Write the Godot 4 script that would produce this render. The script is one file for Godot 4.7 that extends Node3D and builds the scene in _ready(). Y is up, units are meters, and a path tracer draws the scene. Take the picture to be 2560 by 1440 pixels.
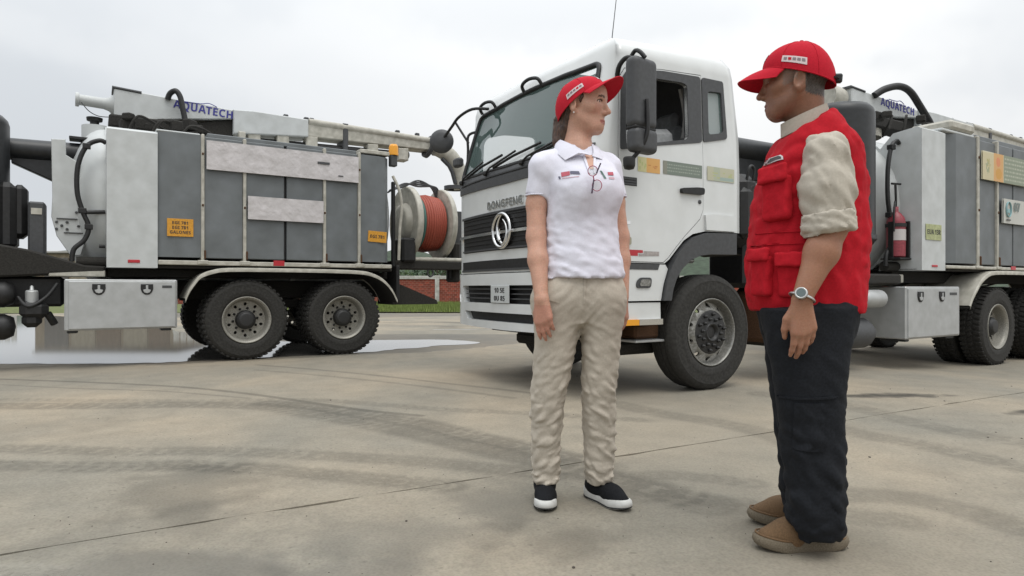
extends Node3D
# Two people talking in a lorry yard under an overcast sky. Metres, y up, the viewer stands at the origin and looks along -z.

const SKY_LOW := 0.77
const SKY_HIGH := 2.15

func _ready() -> void:
	var cam := Camera3D.new()
	cam.name = "camera"
	add_child(cam)
	cam.position = Vector3(0, 0.9, 0)
	cam.fov = 47.93
	cam.near = 0.05
	cam.far = 4000.0
	cam.current = true
	var we := WorldEnvironment.new()
	var env := Environment.new()
	env.background_mode = Environment.BG_SKY
	env.sky = make_sky()
	env.tonemap_mode = Environment.TONE_MAPPER_LINEAR
	env.tonemap_exposure = 1.14
	env.sdfgi_enabled = true
	env.ssao_enabled = true
	env.ssil_enabled = true
	we.environment = env
	add_child(we)
	var sun := DirectionalLight3D.new()
	sun.name = "sun"
	sun.light_energy = 0.3
	sun.light_color = Color(1.0, 0.985, 0.96)
	sun.light_angular_distance = 30.0
	sun.shadow_enabled = true
	sun.rotation_degrees = Vector3(-68, 25, 0)
	add_child(sun)

	make_materials()
	build_ground()
	build_far()
	build_lorries()
	build_people()
# ---------------------------------------------------------------- mesh builder
class Shape:
	var v := PackedVector3Array()
	var n := PackedVector3Array()
	var uv := PackedVector2Array()
	var col := PackedColorArray()
	var idx := PackedInt32Array()
	var tint := Color.WHITE
	var tinted := false

	func vert(p: Vector3, nn: Vector3, t := Vector2.ZERO) -> int:
		v.append(p); n.append(nn); uv.append(t); col.append(tint)
		return v.size() - 1

	func face(a: int, b: int, c: int) -> void:      # front faces run clockwise
		var g := (v[b] - v[a]).cross(v[c] - v[a])
		if g.dot(n[a] + n[b] + n[c]) > 0.0:
			idx.append(a); idx.append(c); idx.append(b)
		else:
			idx.append(a); idx.append(b); idx.append(c)

	func poly(pts: Array, nn: Vector3) -> void:
		var i0 := v.size()
		for p in pts: vert(p, nn)
		for i in range(1, pts.size() - 1): face(i0, i0 + i, i0 + i + 1)

	func quad_uv(a: Vector3, b: Vector3, c: Vector3, d: Vector3, nn: Vector3) -> void:   # a top left, b top right, c bottom right, d bottom left
		var i := vert(a, nn, Vector2(0, 0)); vert(b, nn, Vector2(1, 0)); vert(c, nn, Vector2(1, 1)); vert(d, nn, Vector2(0, 1))
		face(i, i + 1, i + 2); face(i, i + 2, i + 3)

	func box(c: Vector3, s: Vector3, bev := 0.0, bs := Basis()) -> void:
		var h := s * 0.5
		bev = minf(bev, minf(h.x, minf(h.y, h.z)) * 0.9)
		var ax := [Vector3.RIGHT, Vector3.UP, Vector3.BACK]
		for k in 3:
			for sg in [-1.0, 1.0]:
				var w: Vector3 = ax[k] * sg
				var a: Vector3 = ax[(k + 1) % 3]
				var b: Vector3 = ax[(k + 2) % 3]
				var ha: float = h[(k + 1) % 3] - bev
				var hb: float = h[(k + 2) % 3] - bev
				var o: Vector3 = w * h[k]
				poly([c + bs * (o + a * ha + b * hb), c + bs * (o - a * ha + b * hb), c + bs * (o - a * ha - b * hb), c + bs * (o + a * ha - b * hb)], bs * w)
		if bev <= 0.0: return
		for k in 3:
			for s1 in [-1.0, 1.0]:
				for s2 in [-1.0, 1.0]:
					var a2: Vector3 = ax[(k + 1) % 3] * s1
					var b2: Vector3 = ax[(k + 2) % 3] * s2
					var L: Vector3 = ax[k] * (h[k] - bev)
					var ea: Vector3 = a2 * h[(k + 1) % 3] + b2 * (h[(k + 2) % 3] - bev)
					var eb: Vector3 = a2 * (h[(k + 1) % 3] - bev) + b2 * h[(k + 2) % 3]
					poly([c + bs * (ea + L), c + bs * (eb + L), c + bs * (eb - L), c + bs * (ea - L)], bs * (a2 + b2).normalized())
		for sx in [-1.0, 1.0]:
			for sy in [-1.0, 1.0]:
				for sz in [-1.0, 1.0]:
					var sv := Vector3(sx, sy, sz)
					poly([c + bs * (sv * Vector3(h.x, h.y - bev, h.z - bev)), c + bs * (sv * Vector3(h.x - bev, h.y, h.z - bev)), c + bs * (sv * Vector3(h.x - bev, h.y - bev, h.z))], bs * sv.normalized())

	# rows of points -> smooth surface. close_u joins the last point of a row to its first. sgn > 0: outward as the builder finds by the centroid
	func grid(rows: Array, close_u := false, close_v := false, flip := 0) -> void:
		var nr := rows.size()
		var nc: int = rows[0].size()
		var nn := PackedVector3Array(); nn.resize(nr * nc)
		var cen := Vector3.ZERO
		for r in rows:
			for p in r: cen += p
		cen /= float(nr * nc)
		var vote := 0.0
		var vr := nr if close_v else nr - 1
		var uc := nc if close_u else nc - 1
		for i in vr:
			var r0 = rows[i]; var r1 = rows[(i + 1) % nr]
			for j in uc:
				var j1 := (j + 1) % nc
				var a: Vector3 = r0[j]; var b: Vector3 = r0[j1]; var c: Vector3 = r1[j1]; var d: Vector3 = r1[j]
				var g := (c - a).cross(d - b)
				vote += g.dot((a + b + c + d) * 0.25 - cen)
				nn[i * nc + j] += g; nn[i * nc + j1] += g; nn[((i + 1) % nr) * nc + j1] += g; nn[((i + 1) % nr) * nc + j] += g
		var sg := (1.0 if vote > 0.0 else -1.0) if flip == 0 else float(flip)
		var i0 := v.size()
		for i in nr:
			for j in nc:
				vert(rows[i][j], (nn[i * nc + j] * sg).normalized(), Vector2(float(j) / uc, float(i) / maxi(vr, 1)))
		for i in vr:
			for j in uc:
				var a1 := i0 + i * nc + j
				var b1 := i0 + i * nc + (j + 1) % nc
				var c1 := i0 + ((i + 1) % nr) * nc + (j + 1) % nc
				var d1 := i0 + ((i + 1) % nr) * nc + j
				face(a1, b1, c1); face(a1, c1, d1)

	func tube(path: Array, r: float, sides := 8, r_end := -1.0, closed := false, flat := 1.0) -> void:
		var m := path.size()
		var rows := []
		var up := Vector3.UP
		var t0: Vector3 = (path[1] - path[0]).normalized()
		if absf(t0.dot(up)) > 0.95: up = Vector3.RIGHT
		var side := t0.cross(up).normalized()
		for i in m:
			var t: Vector3
			if closed: t = (path[(i + 1) % m] - path[(i + m - 1) % m]).normalized()
			elif i == 0: t = t0
			elif i == m - 1: t = (path[i] - path[i - 1]).normalized()
			else: t = (path[i + 1] - path[i - 1]).normalized()
			side = (side - t * side.dot(t)).normalized()
			var bi := t.cross(side)
			var rr := r if r_end < 0.0 else lerpf(r, r_end, float(i) / (m - 1))
			var row := PackedVector3Array()
			for k in sides:
				var an := TAU * k / sides
				row.append(path[i] + side * cos(an) * rr + bi * sin(an) * rr * flat)
			rows.append(row)
		# each ring is convex, so outward is away from its own centre
		grid(rows, true, closed, 1)
		if not closed:
			for e in [0, m - 1]:
				var nn: Vector3 = -t0 if e == 0 else (path[m - 1] - path[m - 2]).normalized()
				poly(Array(rows[e]), nn)

	# profile of (radius, height) turned about the local y axis of xf; a repeated point makes a crease
	func lathe(prof: Array, xf: Transform3D, segs := 24, from := 0.0, to := TAU) -> void:
		var run := []
		var runs := []
		for p in prof:
			if run.size() and run[-1].is_equal_approx(p):
				runs.append(run); run = [p]
			else: run.append(p)
		runs.append(run)
		var full := to - from > TAU - 0.001
		for q in runs:
			if q.size() < 2: continue
			var nrm := []
			for i in q.size():
				var d: Vector2 = (q[mini(i + 1, q.size() - 1)] - q[maxi(i - 1, 0)]).normalized()
				nrm.append(Vector2(d.y, -d.x))
			var i0 := v.size()
			var sn := segs if full else segs + 1
			for s in sn:
				var an := from + (to - from) * s / segs
				var e := Vector3(cos(an), 0, sin(an))
				for i in q.size():
					vert(xf * (e * q[i].x + Vector3.UP * q[i].y), (xf.basis * (e * nrm[i].x + Vector3.UP * nrm[i].y)).normalized(), Vector2(float(s) / segs, float(i) / q.size()))
			for s in segs:
				for i in q.size() - 1:
					var a: int = i0 + s * q.size() + i
					var b: int = i0 + ((s + 1) % sn) * q.size() + i
					if v[a].distance_squared_to(v[b]) > 1e-12: face(a, b, b + 1)
					if v[a + 1].distance_squared_to(v[b + 1]) > 1e-12: face(a, b + 1, a + 1)

	# polygon in the xy plane of xf, from z = 0 to z = depth, front edge chamfered by bev
	func prism(pl: PackedVector2Array, xf: Transform3D, depth: float, bev := 0.0) -> void:
		if Geometry2D.is_polygon_clockwise(pl) == false:
			pl = pl.duplicate(); pl.reverse()
		var m := pl.size()
		var inn := PackedVector2Array()
		for i in m:
			var d0 := (pl[i] - pl[(i + m - 1) % m]).normalized()
			var d1 := (pl[(i + 1) % m] - pl[i]).normalized()
			var n0 := Vector2(d0.y, -d0.x)
			var n1 := Vector2(d1.y, -d1.x)
			var bis := (n0 + n1)
			var l := maxf(bis.length_squared() * 0.5, 0.3)
			inn.append(pl[i] + bis / l * bev if bev > 0.0 else pl[i])
		var area := 0.0
		for i in m: area += pl[i].cross(pl[(i + 1) % m])
		var area2 := 0.0
		for i in m: area2 += inn[i].cross(inn[(i + 1) % m])
		if bev > 0.0 and absf(area2) > absf(area):
			for i in m: inn[i] = pl[i] * 2.0 - inn[i]
		var so := signf(area)
		for cap in 2:
			var src := inn if cap == 0 else pl
			var z := depth if cap == 0 else 0.0
			var tri := Geometry2D.triangulate_polygon(src)
			var i0 := v.size()
			var nn := (xf.basis * Vector3(0, 0, 1.0 if cap == 0 else -1.0)).normalized() * (1.0 if depth > 0 else -1.0)
			for p in src: vert(xf * Vector3(p.x, p.y, z), nn, p)
			for t in range(0, tri.size(), 3): face(i0 + tri[t], i0 + tri[t + 1], i0 + tri[t + 2])
		for i in m:
			var a := pl[i]; var b := pl[(i + 1) % m]
			var d := (b - a).normalized()
			var nn2 := xf.basis * Vector3(d.y * so, -d.x * so, 0)
			var zs := depth - bev * signf(depth)
			poly([xf * Vector3(a.x, a.y, 0), xf * Vector3(b.x, b.y, 0), xf * Vector3(b.x, b.y, zs), xf * Vector3(a.x, a.y, zs)], nn2.normalized())
			if bev > 0.0:
				var a2 := inn[i]; var b2 := inn[(i + 1) % m]
				poly([xf * Vector3(a.x, a.y, zs), xf * Vector3(b.x, b.y, zs), xf * Vector3(b2.x, b2.y, depth), xf * Vector3(a2.x, a2.y, depth)], (nn2.normalized() + xf.basis.z.normalized() * signf(depth)).normalized())

	# a curved sheet: the polygon outer less holes in (u, v), cut into cells and laid on the surface f(u, v); side > 0: normal = df/du x df/dv
	func sheet(outer0: PackedVector2Array, holes0: Array, cell: Vector2, f: Callable, side := 1.0) -> void:
		var K := 256.0           # polygons are clipped at a larger scale, which keeps thin slivers exact
		var outer := PackedVector2Array()
		for p in outer0: outer.append(p * K)
		var holes := []
		for h in holes0:
			var g := PackedVector2Array()
			for p in h: g.append(p * K)
			holes.append(g)
		var lo := outer[0]; var hi := outer[0]
		for p in outer:
			lo = lo.min(p); hi = hi.max(p)
		var nx := maxi(1, int(ceil((hi.x - lo.x) / (cell.x * K))))
		var ny := maxi(1, int(ceil((hi.y - lo.y) / (cell.y * K))))
		var st := Vector2((hi.x - lo.x) / nx, (hi.y - lo.y) / ny)
		for i in nx:
			for j in ny:
				var q := lo + Vector2(i, j) * st
				var sq := PackedVector2Array([q, q + Vector2(st.x, 0), q + st, q + Vector2(0, st.y)])
				var parts: Array = Geometry2D.intersect_polygons(sq, outer)
				for h in holes:
					var nxt := []
					for p in parts:
						for r in Geometry2D.clip_polygons(p, h):
							if not Geometry2D.is_polygon_clockwise(r): nxt.append(r)
							elif Geometry2D.is_polygon_clockwise(p): nxt.append(r)
					parts = nxt
				for p in parts:
					var tri := Geometry2D.triangulate_polygon(p)
					if tri.is_empty():
						tri = PackedInt32Array()
						for t in range(1, p.size() - 1): tri.append_array(PackedInt32Array([0, t, t + 1]))
					var i0 := v.size()
					for w in p:
						var c: Vector3 = f.call(w.x / K, w.y / K)
						var du: Vector3 = f.call(w.x / K + 0.002, w.y / K) - f.call(w.x / K - 0.002, w.y / K)
						var dv: Vector3 = f.call(w.x / K, w.y / K + 0.002) - f.call(w.x / K, w.y / K - 0.002)
						vert(c, (du.cross(dv) * side).normalized(), Vector2((w.x - lo.x) / (hi.x - lo.x), (hi.y - w.y) / (hi.y - lo.y)))
					for t in range(0, tri.size(), 3): face(i0 + tri[t], i0 + tri[t + 1], i0 + tri[t + 2])

	func add(o: Shape, xf := Transform3D()) -> void:
		var i0 := v.size()
		for i in o.v.size():
			v.append(xf * o.v[i]); n.append((xf.basis * o.n[i]).normalized()); uv.append(o.uv[i]); col.append(o.col[i])
		for i in o.idx: idx.append(i0 + i)

	func mesh() -> ArrayMesh:
		var a := []
		a.resize(Mesh.ARRAY_MAX)
		a[Mesh.ARRAY_VERTEX] = v; a[Mesh.ARRAY_NORMAL] = n; a[Mesh.ARRAY_TEX_UV] = uv; a[Mesh.ARRAY_INDEX] = idx
		if tinted: a[Mesh.ARRAY_COLOR] = col
		var m := ArrayMesh.new()
		m.add_surface_from_arrays(Mesh.PRIMITIVE_TRIANGLES, a)
		return m

# ---------------------------------------------------------------- a distance field joined with smooth minima, meshed as surface nets
class Field:
	var kind := PackedInt32Array()      # 0 tapered capsule, 1 ellipsoid, 2 loft along y
	var neg := PackedInt32Array()
	var a := PackedVector3Array()
	var ba := PackedVector3Array()
	var il := PackedFloat32Array()
	var ra := PackedFloat32Array()
	var dr := PackedFloat32Array()
	var kk := PackedFloat32Array()
	var flat := PackedInt32Array()
	var rad := PackedVector3Array()
	var inv := []                       # inverse turn of an ellipsoid
	var tab := []                       # baked table of a loft
	var y0 := PackedFloat32Array()
	var bc := PackedVector3Array()      # bounding sphere
	var br := PackedFloat32Array()
	var wave = null
	var amp := 0.0
	var live := PackedInt32Array()

	func _push(kd: int, k: float, ng: bool) -> void:
		kind.append(kd); kk.append(k); neg.append(1 if ng else 0)
		a.append(Vector3.ZERO); ba.append(Vector3.ZERO); il.append(0); ra.append(0); dr.append(0); flat.append(0); rad.append(Vector3.ONE); inv.append(Basis()); tab.append(PackedFloat32Array()); y0.append(0); bc.append(Vector3.ZERO); br.append(0)

	func cap(p: Vector3, q: Vector3, rp: float, rq: float, k := 0.02, fl := 0, ng := false) -> void:   # fl 1: flat end at q, 2: at p, 3: both
		_push(0, k, ng)
		var i := kind.size() - 1
		a[i] = p; ba[i] = q - p; il[i] = 1.0 / maxf((q - p).length_squared(), 1e-9); ra[i] = rp; dr[i] = rq - rp; flat[i] = fl
		bc[i] = (p + q) * 0.5; br[i] = (q - p).length() * 0.5 + maxf(rp, rq)

	func chain(pts: Array, rs: Array, k := 0.012, k0 := -1.0) -> void:
		for i in pts.size() - 1: cap(pts[i], pts[i + 1], rs[i], rs[i + 1], k0 if i == 0 and k0 >= 0.0 else k)

	func cut(p: Vector3, nn: Vector3, k := 0.004) -> void:      # takes away what lies beyond the plane through p, on the side nn points to
		_push(3, k, true)
		a[-1] = p; ba[-1] = nn.normalized(); bc[-1] = p; br[-1] = 9.0

	func block(c: Vector3, half: Vector3, round_by: float, turn: Basis, k := 0.01) -> void:      # a box with rounded edges
		_push(4, k, false)
		a[-1] = c; rad[-1] = half; ra[-1] = round_by; inv[-1] = turn.transposed(); bc[-1] = c; br[-1] = half.length()

	func ell(c: Vector3, r: Vector3, k := 0.02, turn := Vector3.ZERO, ng := false) -> void:
		_push(1, k, ng)
		var i := kind.size() - 1
		a[i] = c; rad[i] = r; inv[i] = Basis.from_euler(turn * PI / 180.0).transposed()
		bc[i] = c; br[i] = maxf(r.x, maxf(r.y, r.z))

	# rows of [y, centre x, centre z, half width, half depth], rising; sections are superellipses of the power pw
	func loft(rows: Array, k := 0.03) -> void:
		_push(2, k, false)
		var i := kind.size() - 1
		var lo: float = rows[0][0]; var hi: float = rows[-1][0]
		var m := int((hi - lo) / 0.01) + 2
		var t := PackedFloat32Array()
		var big := 0.0
		for s in m:
			var y := minf(lo + s * 0.01, hi)
			var j := 0
			while j < rows.size() - 2 and y > rows[j + 1][0]: j += 1
			var r0 = rows[maxi(j - 1, 0)]; var r1 = rows[j]; var r2 = rows[j + 1]; var r3 = rows[mini(j + 2, rows.size() - 1)]
			var w: float = (y - r1[0]) / (r2[0] - r1[0])
			for c in range(1, 5):
				var m1: float = (r2[c] - r0[c]) / maxf(r2[0] - r0[0], 1e-5) * (r2[0] - r1[0])
				var m2: float = (r3[c] - r1[c]) / maxf(r3[0] - r1[0], 1e-5) * (r2[0] - r1[0])
				var w2 := w * w; var w3 := w2 * w
				t.append((2 * w3 - 3 * w2 + 1) * r1[c] + (w3 - 2 * w2 + w) * m1 + (-2 * w3 + 3 * w2) * r2[c] + (w3 - w2) * m2)
			big = maxf(big, absf(t[-4]) + t[-2]); big = maxf(big, absf(t[-3]) + t[-1])
		tab[i] = t; y0[i] = lo; ra[i] = hi
		bc[i] = Vector3(0, (lo + hi) * 0.5, 0); br[i] = Vector2((hi - lo) * 0.5, big * 1.2).length()

	func one(i: int, p: Vector3) -> float:
		var kd := kind[i]
		if kd == 0:
			var pa := p - a[i]
			var t := pa.dot(ba[i]) * il[i]
			var tc := clampf(t, 0.0, 1.0)
			var d := (pa - ba[i] * tc).length() - ra[i] - dr[i] * tc
			if flat[i] & 1: d = maxf(d, (t - 1.0) / sqrt(il[i]))
			if flat[i] & 2: d = maxf(d, -t / sqrt(il[i]))
			return d
		if kd == 4:
			var b4: Vector3 = inv[i] * (p - a[i])
			var h4 := b4.abs() - rad[i] + Vector3.ONE * ra[i]
			return h4.max(Vector3.ZERO).length() + minf(maxf(h4.x, maxf(h4.y, h4.z)), 0.0) - ra[i]
		if kd == 3: return (a[i] - p).dot(ba[i])
		if kd == 1:
			var q: Vector3 = inv[i] * (p - a[i])
			var r := rad[i]
			var k0 := (q / r).length()
			var k1 := (q / (r * r)).length()
			return k0 * (k0 - 1.0) / maxf(k1, 1e-6)
		var t2: PackedFloat32Array = tab[i]
		var f := (clampf(p.y, y0[i], ra[i]) - y0[i]) * 100.0
		var s := mini(int(f), t2.size() / 4 - 2)
		var w := minf(f - s, 1.0)
		s *= 4
		var cx := lerpf(t2[s], t2[s + 4], w); var cz := lerpf(t2[s + 1], t2[s + 5], w)
		var rx := lerpf(t2[s + 2], t2[s + 6], w); var rz := lerpf(t2[s + 3], t2[s + 7], w)
		var qx := absf(p.x - cx) / rx; var qz := absf(p.z - cz) / rz
		var q2 := qx * qx + qz * qz
		var e := pow(qx * qx * qx * qx * 0.35 + qz * qz * qz * qz * 0.35 + q2 * q2 * 0.65, 0.25)
		var d2 := (e - 1.0) * minf(rx, rz)
		return maxf(d2, maxf(y0[i] - p.y, p.y - ra[i]))

	func all_live() -> void:
		live = PackedInt32Array()
		for i in kind.size(): live.append(i)

	func ev(p: Vector3) -> float:
		var d := 1e3
		for i in live:
			var e := one(i, p)
			var k := kk[i]
			if neg[i]:
				var h := maxf(k - absf(d + e), 0.0)
				d = maxf(d, -e) + (h * h * 0.25 / k if k > 0.0 else 0.0)
			else:
				var h2 := maxf(k - absf(d - e), 0.0)
				d = minf(d, e) - (h2 * h2 * 0.25 / k if k > 0.0 else 0.0)
		if amp > 0.0 and absf(d) < 0.08: d += wave.call(p)
		return d

	func normal_at(p: Vector3) -> Vector3:
		var e := 0.004
		return Vector3(ev(p + Vector3(e, 0, 0)) - ev(p - Vector3(e, 0, 0)), ev(p + Vector3(0, e, 0)) - ev(p - Vector3(0, e, 0)), ev(p + Vector3(0, 0, e)) - ev(p - Vector3(0, 0, e))).normalized()

	# first point of the surface on a ray, walked with short steps
	func hit(from: Vector3, dir: Vector3, far := 0.8) -> Vector3:
		var t := 0.0
		while t < far:
			var d := ev(from + dir * t)
			if d < 0.0006: break
			t += maxf(d * 0.7, 0.0006)
		return from + dir * t

	func mesh_into(sh: Shape, cell: float, paint = null, lo_cut := Vector3(-9, -9, -9), hi_cut := Vector3(9, 9, 9)) -> void:
		var lo := Vector3(1e3, 1e3, 1e3); var hi := -lo
		for i in kind.size():
			if neg[i]: continue
			lo = lo.min(bc[i] - Vector3.ONE * br[i]); hi = hi.max(bc[i] + Vector3.ONE * br[i])
		lo = lo.max(lo_cut) - Vector3.ONE * (cell * 2 + amp); hi = hi.min(hi_cut) + Vector3.ONE * (cell * 2 + amp)
		var B := 8
		var span := cell * B
		var nb := Vector3i(((hi - lo) / span).ceil())
		var at := {}            # cell key -> vertex index
		var cells := PackedInt32Array()
		var base := sh.v.size()
		var N := Vector3i(nb.x * B + 2, nb.y * B + 2, nb.z * B + 2)
		var S := B + 1
		var val := PackedFloat32Array(); val.resize(S * S * S)
		var quads := PackedInt32Array()     # packed: cell, axis, sign
		var half := span * 0.5 * 1.7321
		for bx in nb.x:
			for by in nb.y:
				for bz in nb.z:
					var o := lo + Vector3(bx, by, bz) * span
					var mid := o + Vector3.ONE * span * 0.5
					live = PackedInt32Array()
					var near := 1e3
					for i in kind.size():
						var reach := half + kk[i] + amp + cell * 2.0
						if bc[i].distance_to(mid) - br[i] < reach:
							var e := one(i, mid)
							if e < reach * 1.6:
								live.append(i)
								if not neg[i]: near = minf(near, e)
					if live.is_empty() or near > half * 1.3 + amp + 0.05: continue
					var dm := ev(mid)
					if dm > half * 1.25 + amp or dm < -half * 2.5 - amp: continue
					var m := 0
					var anyp := false; var anyn := false
					for x in S:
						for y in S:
							for z in S:
								var d := ev(o + Vector3(x, y, z) * cell)
								val[m] = d; m += 1
								if d < 0.0: anyn = true
								else: anyp = true
					if not (anyp and anyn): continue
					for x in B:
						for y in B:
							for z in B:
								var i0 := (x * S + y) * S + z
								var c0 := val[i0]; var c1 := val[i0 + S * S]; var c2 := val[i0 + S]; var c3 := val[i0 + S + S * S]
								var c4 := val[i0 + 1]; var c5 := val[i0 + 1 + S * S]; var c6 := val[i0 + 1 + S]; var c7 := val[i0 + 1 + S + S * S]
								var cnt := int(c0 < 0.0) + int(c1 < 0.0) + int(c2 < 0.0) + int(c3 < 0.0) + int(c4 < 0.0) + int(c5 < 0.0) + int(c6 < 0.0) + int(c7 < 0.0)
								if cnt == 0 or cnt == 8: continue
								var acc := Vector3.ZERO; var w := 0
								var c := [c0, c1, c2, c3, c4, c5, c6, c7]
								for e in 12:
									var p: int = EA[e]; var q: int = EB[e]
									if (c[p] < 0.0) != (c[q] < 0.0):
										var t: float = c[p] / (c[p] - c[q])
										acc += Vector3(p & 1, (p >> 1) & 1, p >> 2).lerp(Vector3(q & 1, (q >> 1) & 1, q >> 2), t); w += 1
								var gx := bx * B + x; var gy := by * B + y; var gz := bz * B + z
								var key := (gx * N.y + gy) * N.z + gz
								var pos := o + (Vector3(x, y, z) + acc / w) * cell
								if paint != null: sh.tint = paint.call(pos)
								at[key] = sh.vert(pos, Vector3.ZERO)
								if (c0 < 0.0) != (c1 < 0.0): quads.append(key); quads.append(0 if c0 < 0.0 else 3)
								if (c0 < 0.0) != (c2 < 0.0): quads.append(key); quads.append(1 if c0 < 0.0 else 4)
								if (c0 < 0.0) != (c4 < 0.0): quads.append(key); quads.append(2 if c0 < 0.0 else 5)
		var step := [N.y * N.z, N.z, 1]
		for i in range(0, quads.size(), 2):
			var key := quads[i]
			var ax := quads[i + 1] % 3
			var u: int = step[(ax + 1) % 3]; var w2: int = step[(ax + 2) % 3]
			var ia = at.get(key - u - w2); var ib = at.get(key - w2); var ic = at.get(key); var id = at.get(key - u)
			if ia == null or ib == null or ic == null or id == null: continue
			var g := (sh.v[ic] - sh.v[ia]).cross(sh.v[id] - sh.v[ib])
			var outward := quads[i + 1] < 3
			if not outward: g = -g
			for q in [ia, ib, ic, id]: sh.n[q] += g
			if outward:
				sh.idx.append_array(PackedInt32Array([ia, ic, ib, ia, id, ic]))
			else:
				sh.idx.append_array(PackedInt32Array([ia, ib, ic, ia, ic, id]))
		for i in range(base, sh.v.size()): sh.n[i] = sh.n[i].normalized() if sh.n[i].length_squared() > 0 else Vector3.UP
		all_live()

	const EA := [0, 2, 4, 6, 0, 1, 4, 5, 0, 1, 2, 3]
	const EB := [1, 3, 5, 7, 2, 3, 6, 7, 4, 5, 6, 7]

# ---------------------------------------------------------------- naming and grouping
var taken := {}

func numbered(called: String, parent: Node) -> String:
	var key := str(parent.get_instance_id()) + called
	var k: int = taken.get(key, 0)
	taken[key] = k + 1
	return called if k == 0 else "%s_%03d" % [called, k]

func put(called: String, sh, m: Material, parent: Node = self) -> MeshInstance3D:
	var o := MeshInstance3D.new()
	o.name = numbered(called, parent)
	o.mesh = sh.mesh() if sh is Shape else sh
	o.material_override = m
	parent.add_child(o, true)
	return o

func thing(called: String, label: String, category: String, at := Vector3.ZERO, turn := 0.0, group := "") -> Node3D:
	var o := Node3D.new()
	o.name = numbered(called, self)
	add_child(o, true)
	o.position = at
	o.rotation.y = turn
	tag(o, label, category, group)
	return o

func tag(o: Node, label: String, category: String, group := "") -> Node:
	o.set_meta("label", label); o.set_meta("category", category)
	if group: o.set_meta("group", group)
	return o

func structure(o: Node, label := "", category := "") -> Node:
	o.set_meta("kind", "structure")
	if label: o.set_meta("label", label)
	if category: o.set_meta("category", category)
	return o

func bx(c: Vector3, s: Vector3, bev := 0.004, bs := Basis()) -> Shape:
	var q := Shape.new(); q.box(c, s, bev, bs); return q

func tb(path: Array, r: float, sides := 8, r_end := -1.0, closed := false, flat := 1.0) -> Shape:
	var q := Shape.new(); q.tube(path, r, sides, r_end, closed, flat); return q

func smooth(pts: Array, per := 6, closed := false) -> Array:        # Catmull-Rom through the points
	var r := []
	var m := pts.size()
	for i in (m if closed else m - 1):
		var p0 = pts[(i + m - 1) % m] if closed else pts[maxi(i - 1, 0)]
		var p1 = pts[i]; var p2 = pts[(i + 1) % m]
		var p3 = pts[(i + 2) % m] if closed else pts[mini(i + 2, m - 1)]
		for s in per: r.append(p1.cubic_interpolate(p2, p0, p3, float(s) / per))
	if not closed: r.append(pts[m - 1])
	return r

func rect(x0: float, y0: float, x1: float, y1: float, r := 0.0) -> PackedVector2Array:
	if r <= 0.0: return PackedVector2Array([Vector2(x0, y0), Vector2(x1, y0), Vector2(x1, y1), Vector2(x0, y1)])
	var q := PackedVector2Array()
	var cs := [Vector2(x1 - r, y1 - r), Vector2(x0 + r, y1 - r), Vector2(x0 + r, y0 + r), Vector2(x1 - r, y0 + r)]
	for c in 4:
		for s in 5:
			q.append(cs[c] + Vector2.from_angle(PI / 2 * (c + s / 4.0)) * r)
	return q

# ---------------------------------------------------------------- materials
var tex_cache := {}

func noise_tex(sd: int, freq: float, lo: Color, hi: Color, size := 256, oct := 4, kind := FastNoiseLite.TYPE_SIMPLEX_SMOOTH) -> ImageTexture:
	var key := [sd, freq, lo, hi, size, oct, kind]
	if tex_cache.has(key): return tex_cache[key]
	var f := FastNoiseLite.new()
	f.seed = sd; f.frequency = freq; f.fractal_octaves = oct; f.noise_type = kind
	var im := f.get_seamless_image(size, size)
	var o := Image.create(size, size, false, Image.FORMAT_RGB8)
	for y in size:
		for x in size: o.set_pixel(x, y, lo.lerp(hi, im.get_pixel(x, y).r))
	tex_cache[key] = ImageTexture.create_from_image(o)
	return tex_cache[key]

func mat(c: Color, rough := 0.6, metal := 0.0, spec := 0.5) -> StandardMaterial3D:      # c is a linear base colour
	var m := StandardMaterial3D.new()
	m.albedo_color = c.linear_to_srgb(); m.roughness = rough; m.metallic = metal; m.metallic_specular = spec
	return m

# paint with a mottled grain: vary is the share by which patches differ, scale the number of repeats per metre
func grain(m: StandardMaterial3D, vary: float, scale := 1.0, sd := 1, freq := 0.02, bump := 0.0) -> StandardMaterial3D:
	m.albedo_texture = noise_tex(sd, freq, Color(1 - vary, 1 - vary, 1 - vary * 1.08), Color(1, 1, 1))
	m.uv1_triplanar = true
	m.uv1_scale = Vector3.ONE * scale
	if bump > 0.0:
		m.heightmap_enabled = true
		m.heightmap_texture = noise_tex(sd + 7, freq * 2.0, Color.BLACK, Color.WHITE)
		m.heightmap_scale = bump
	return m
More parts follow.
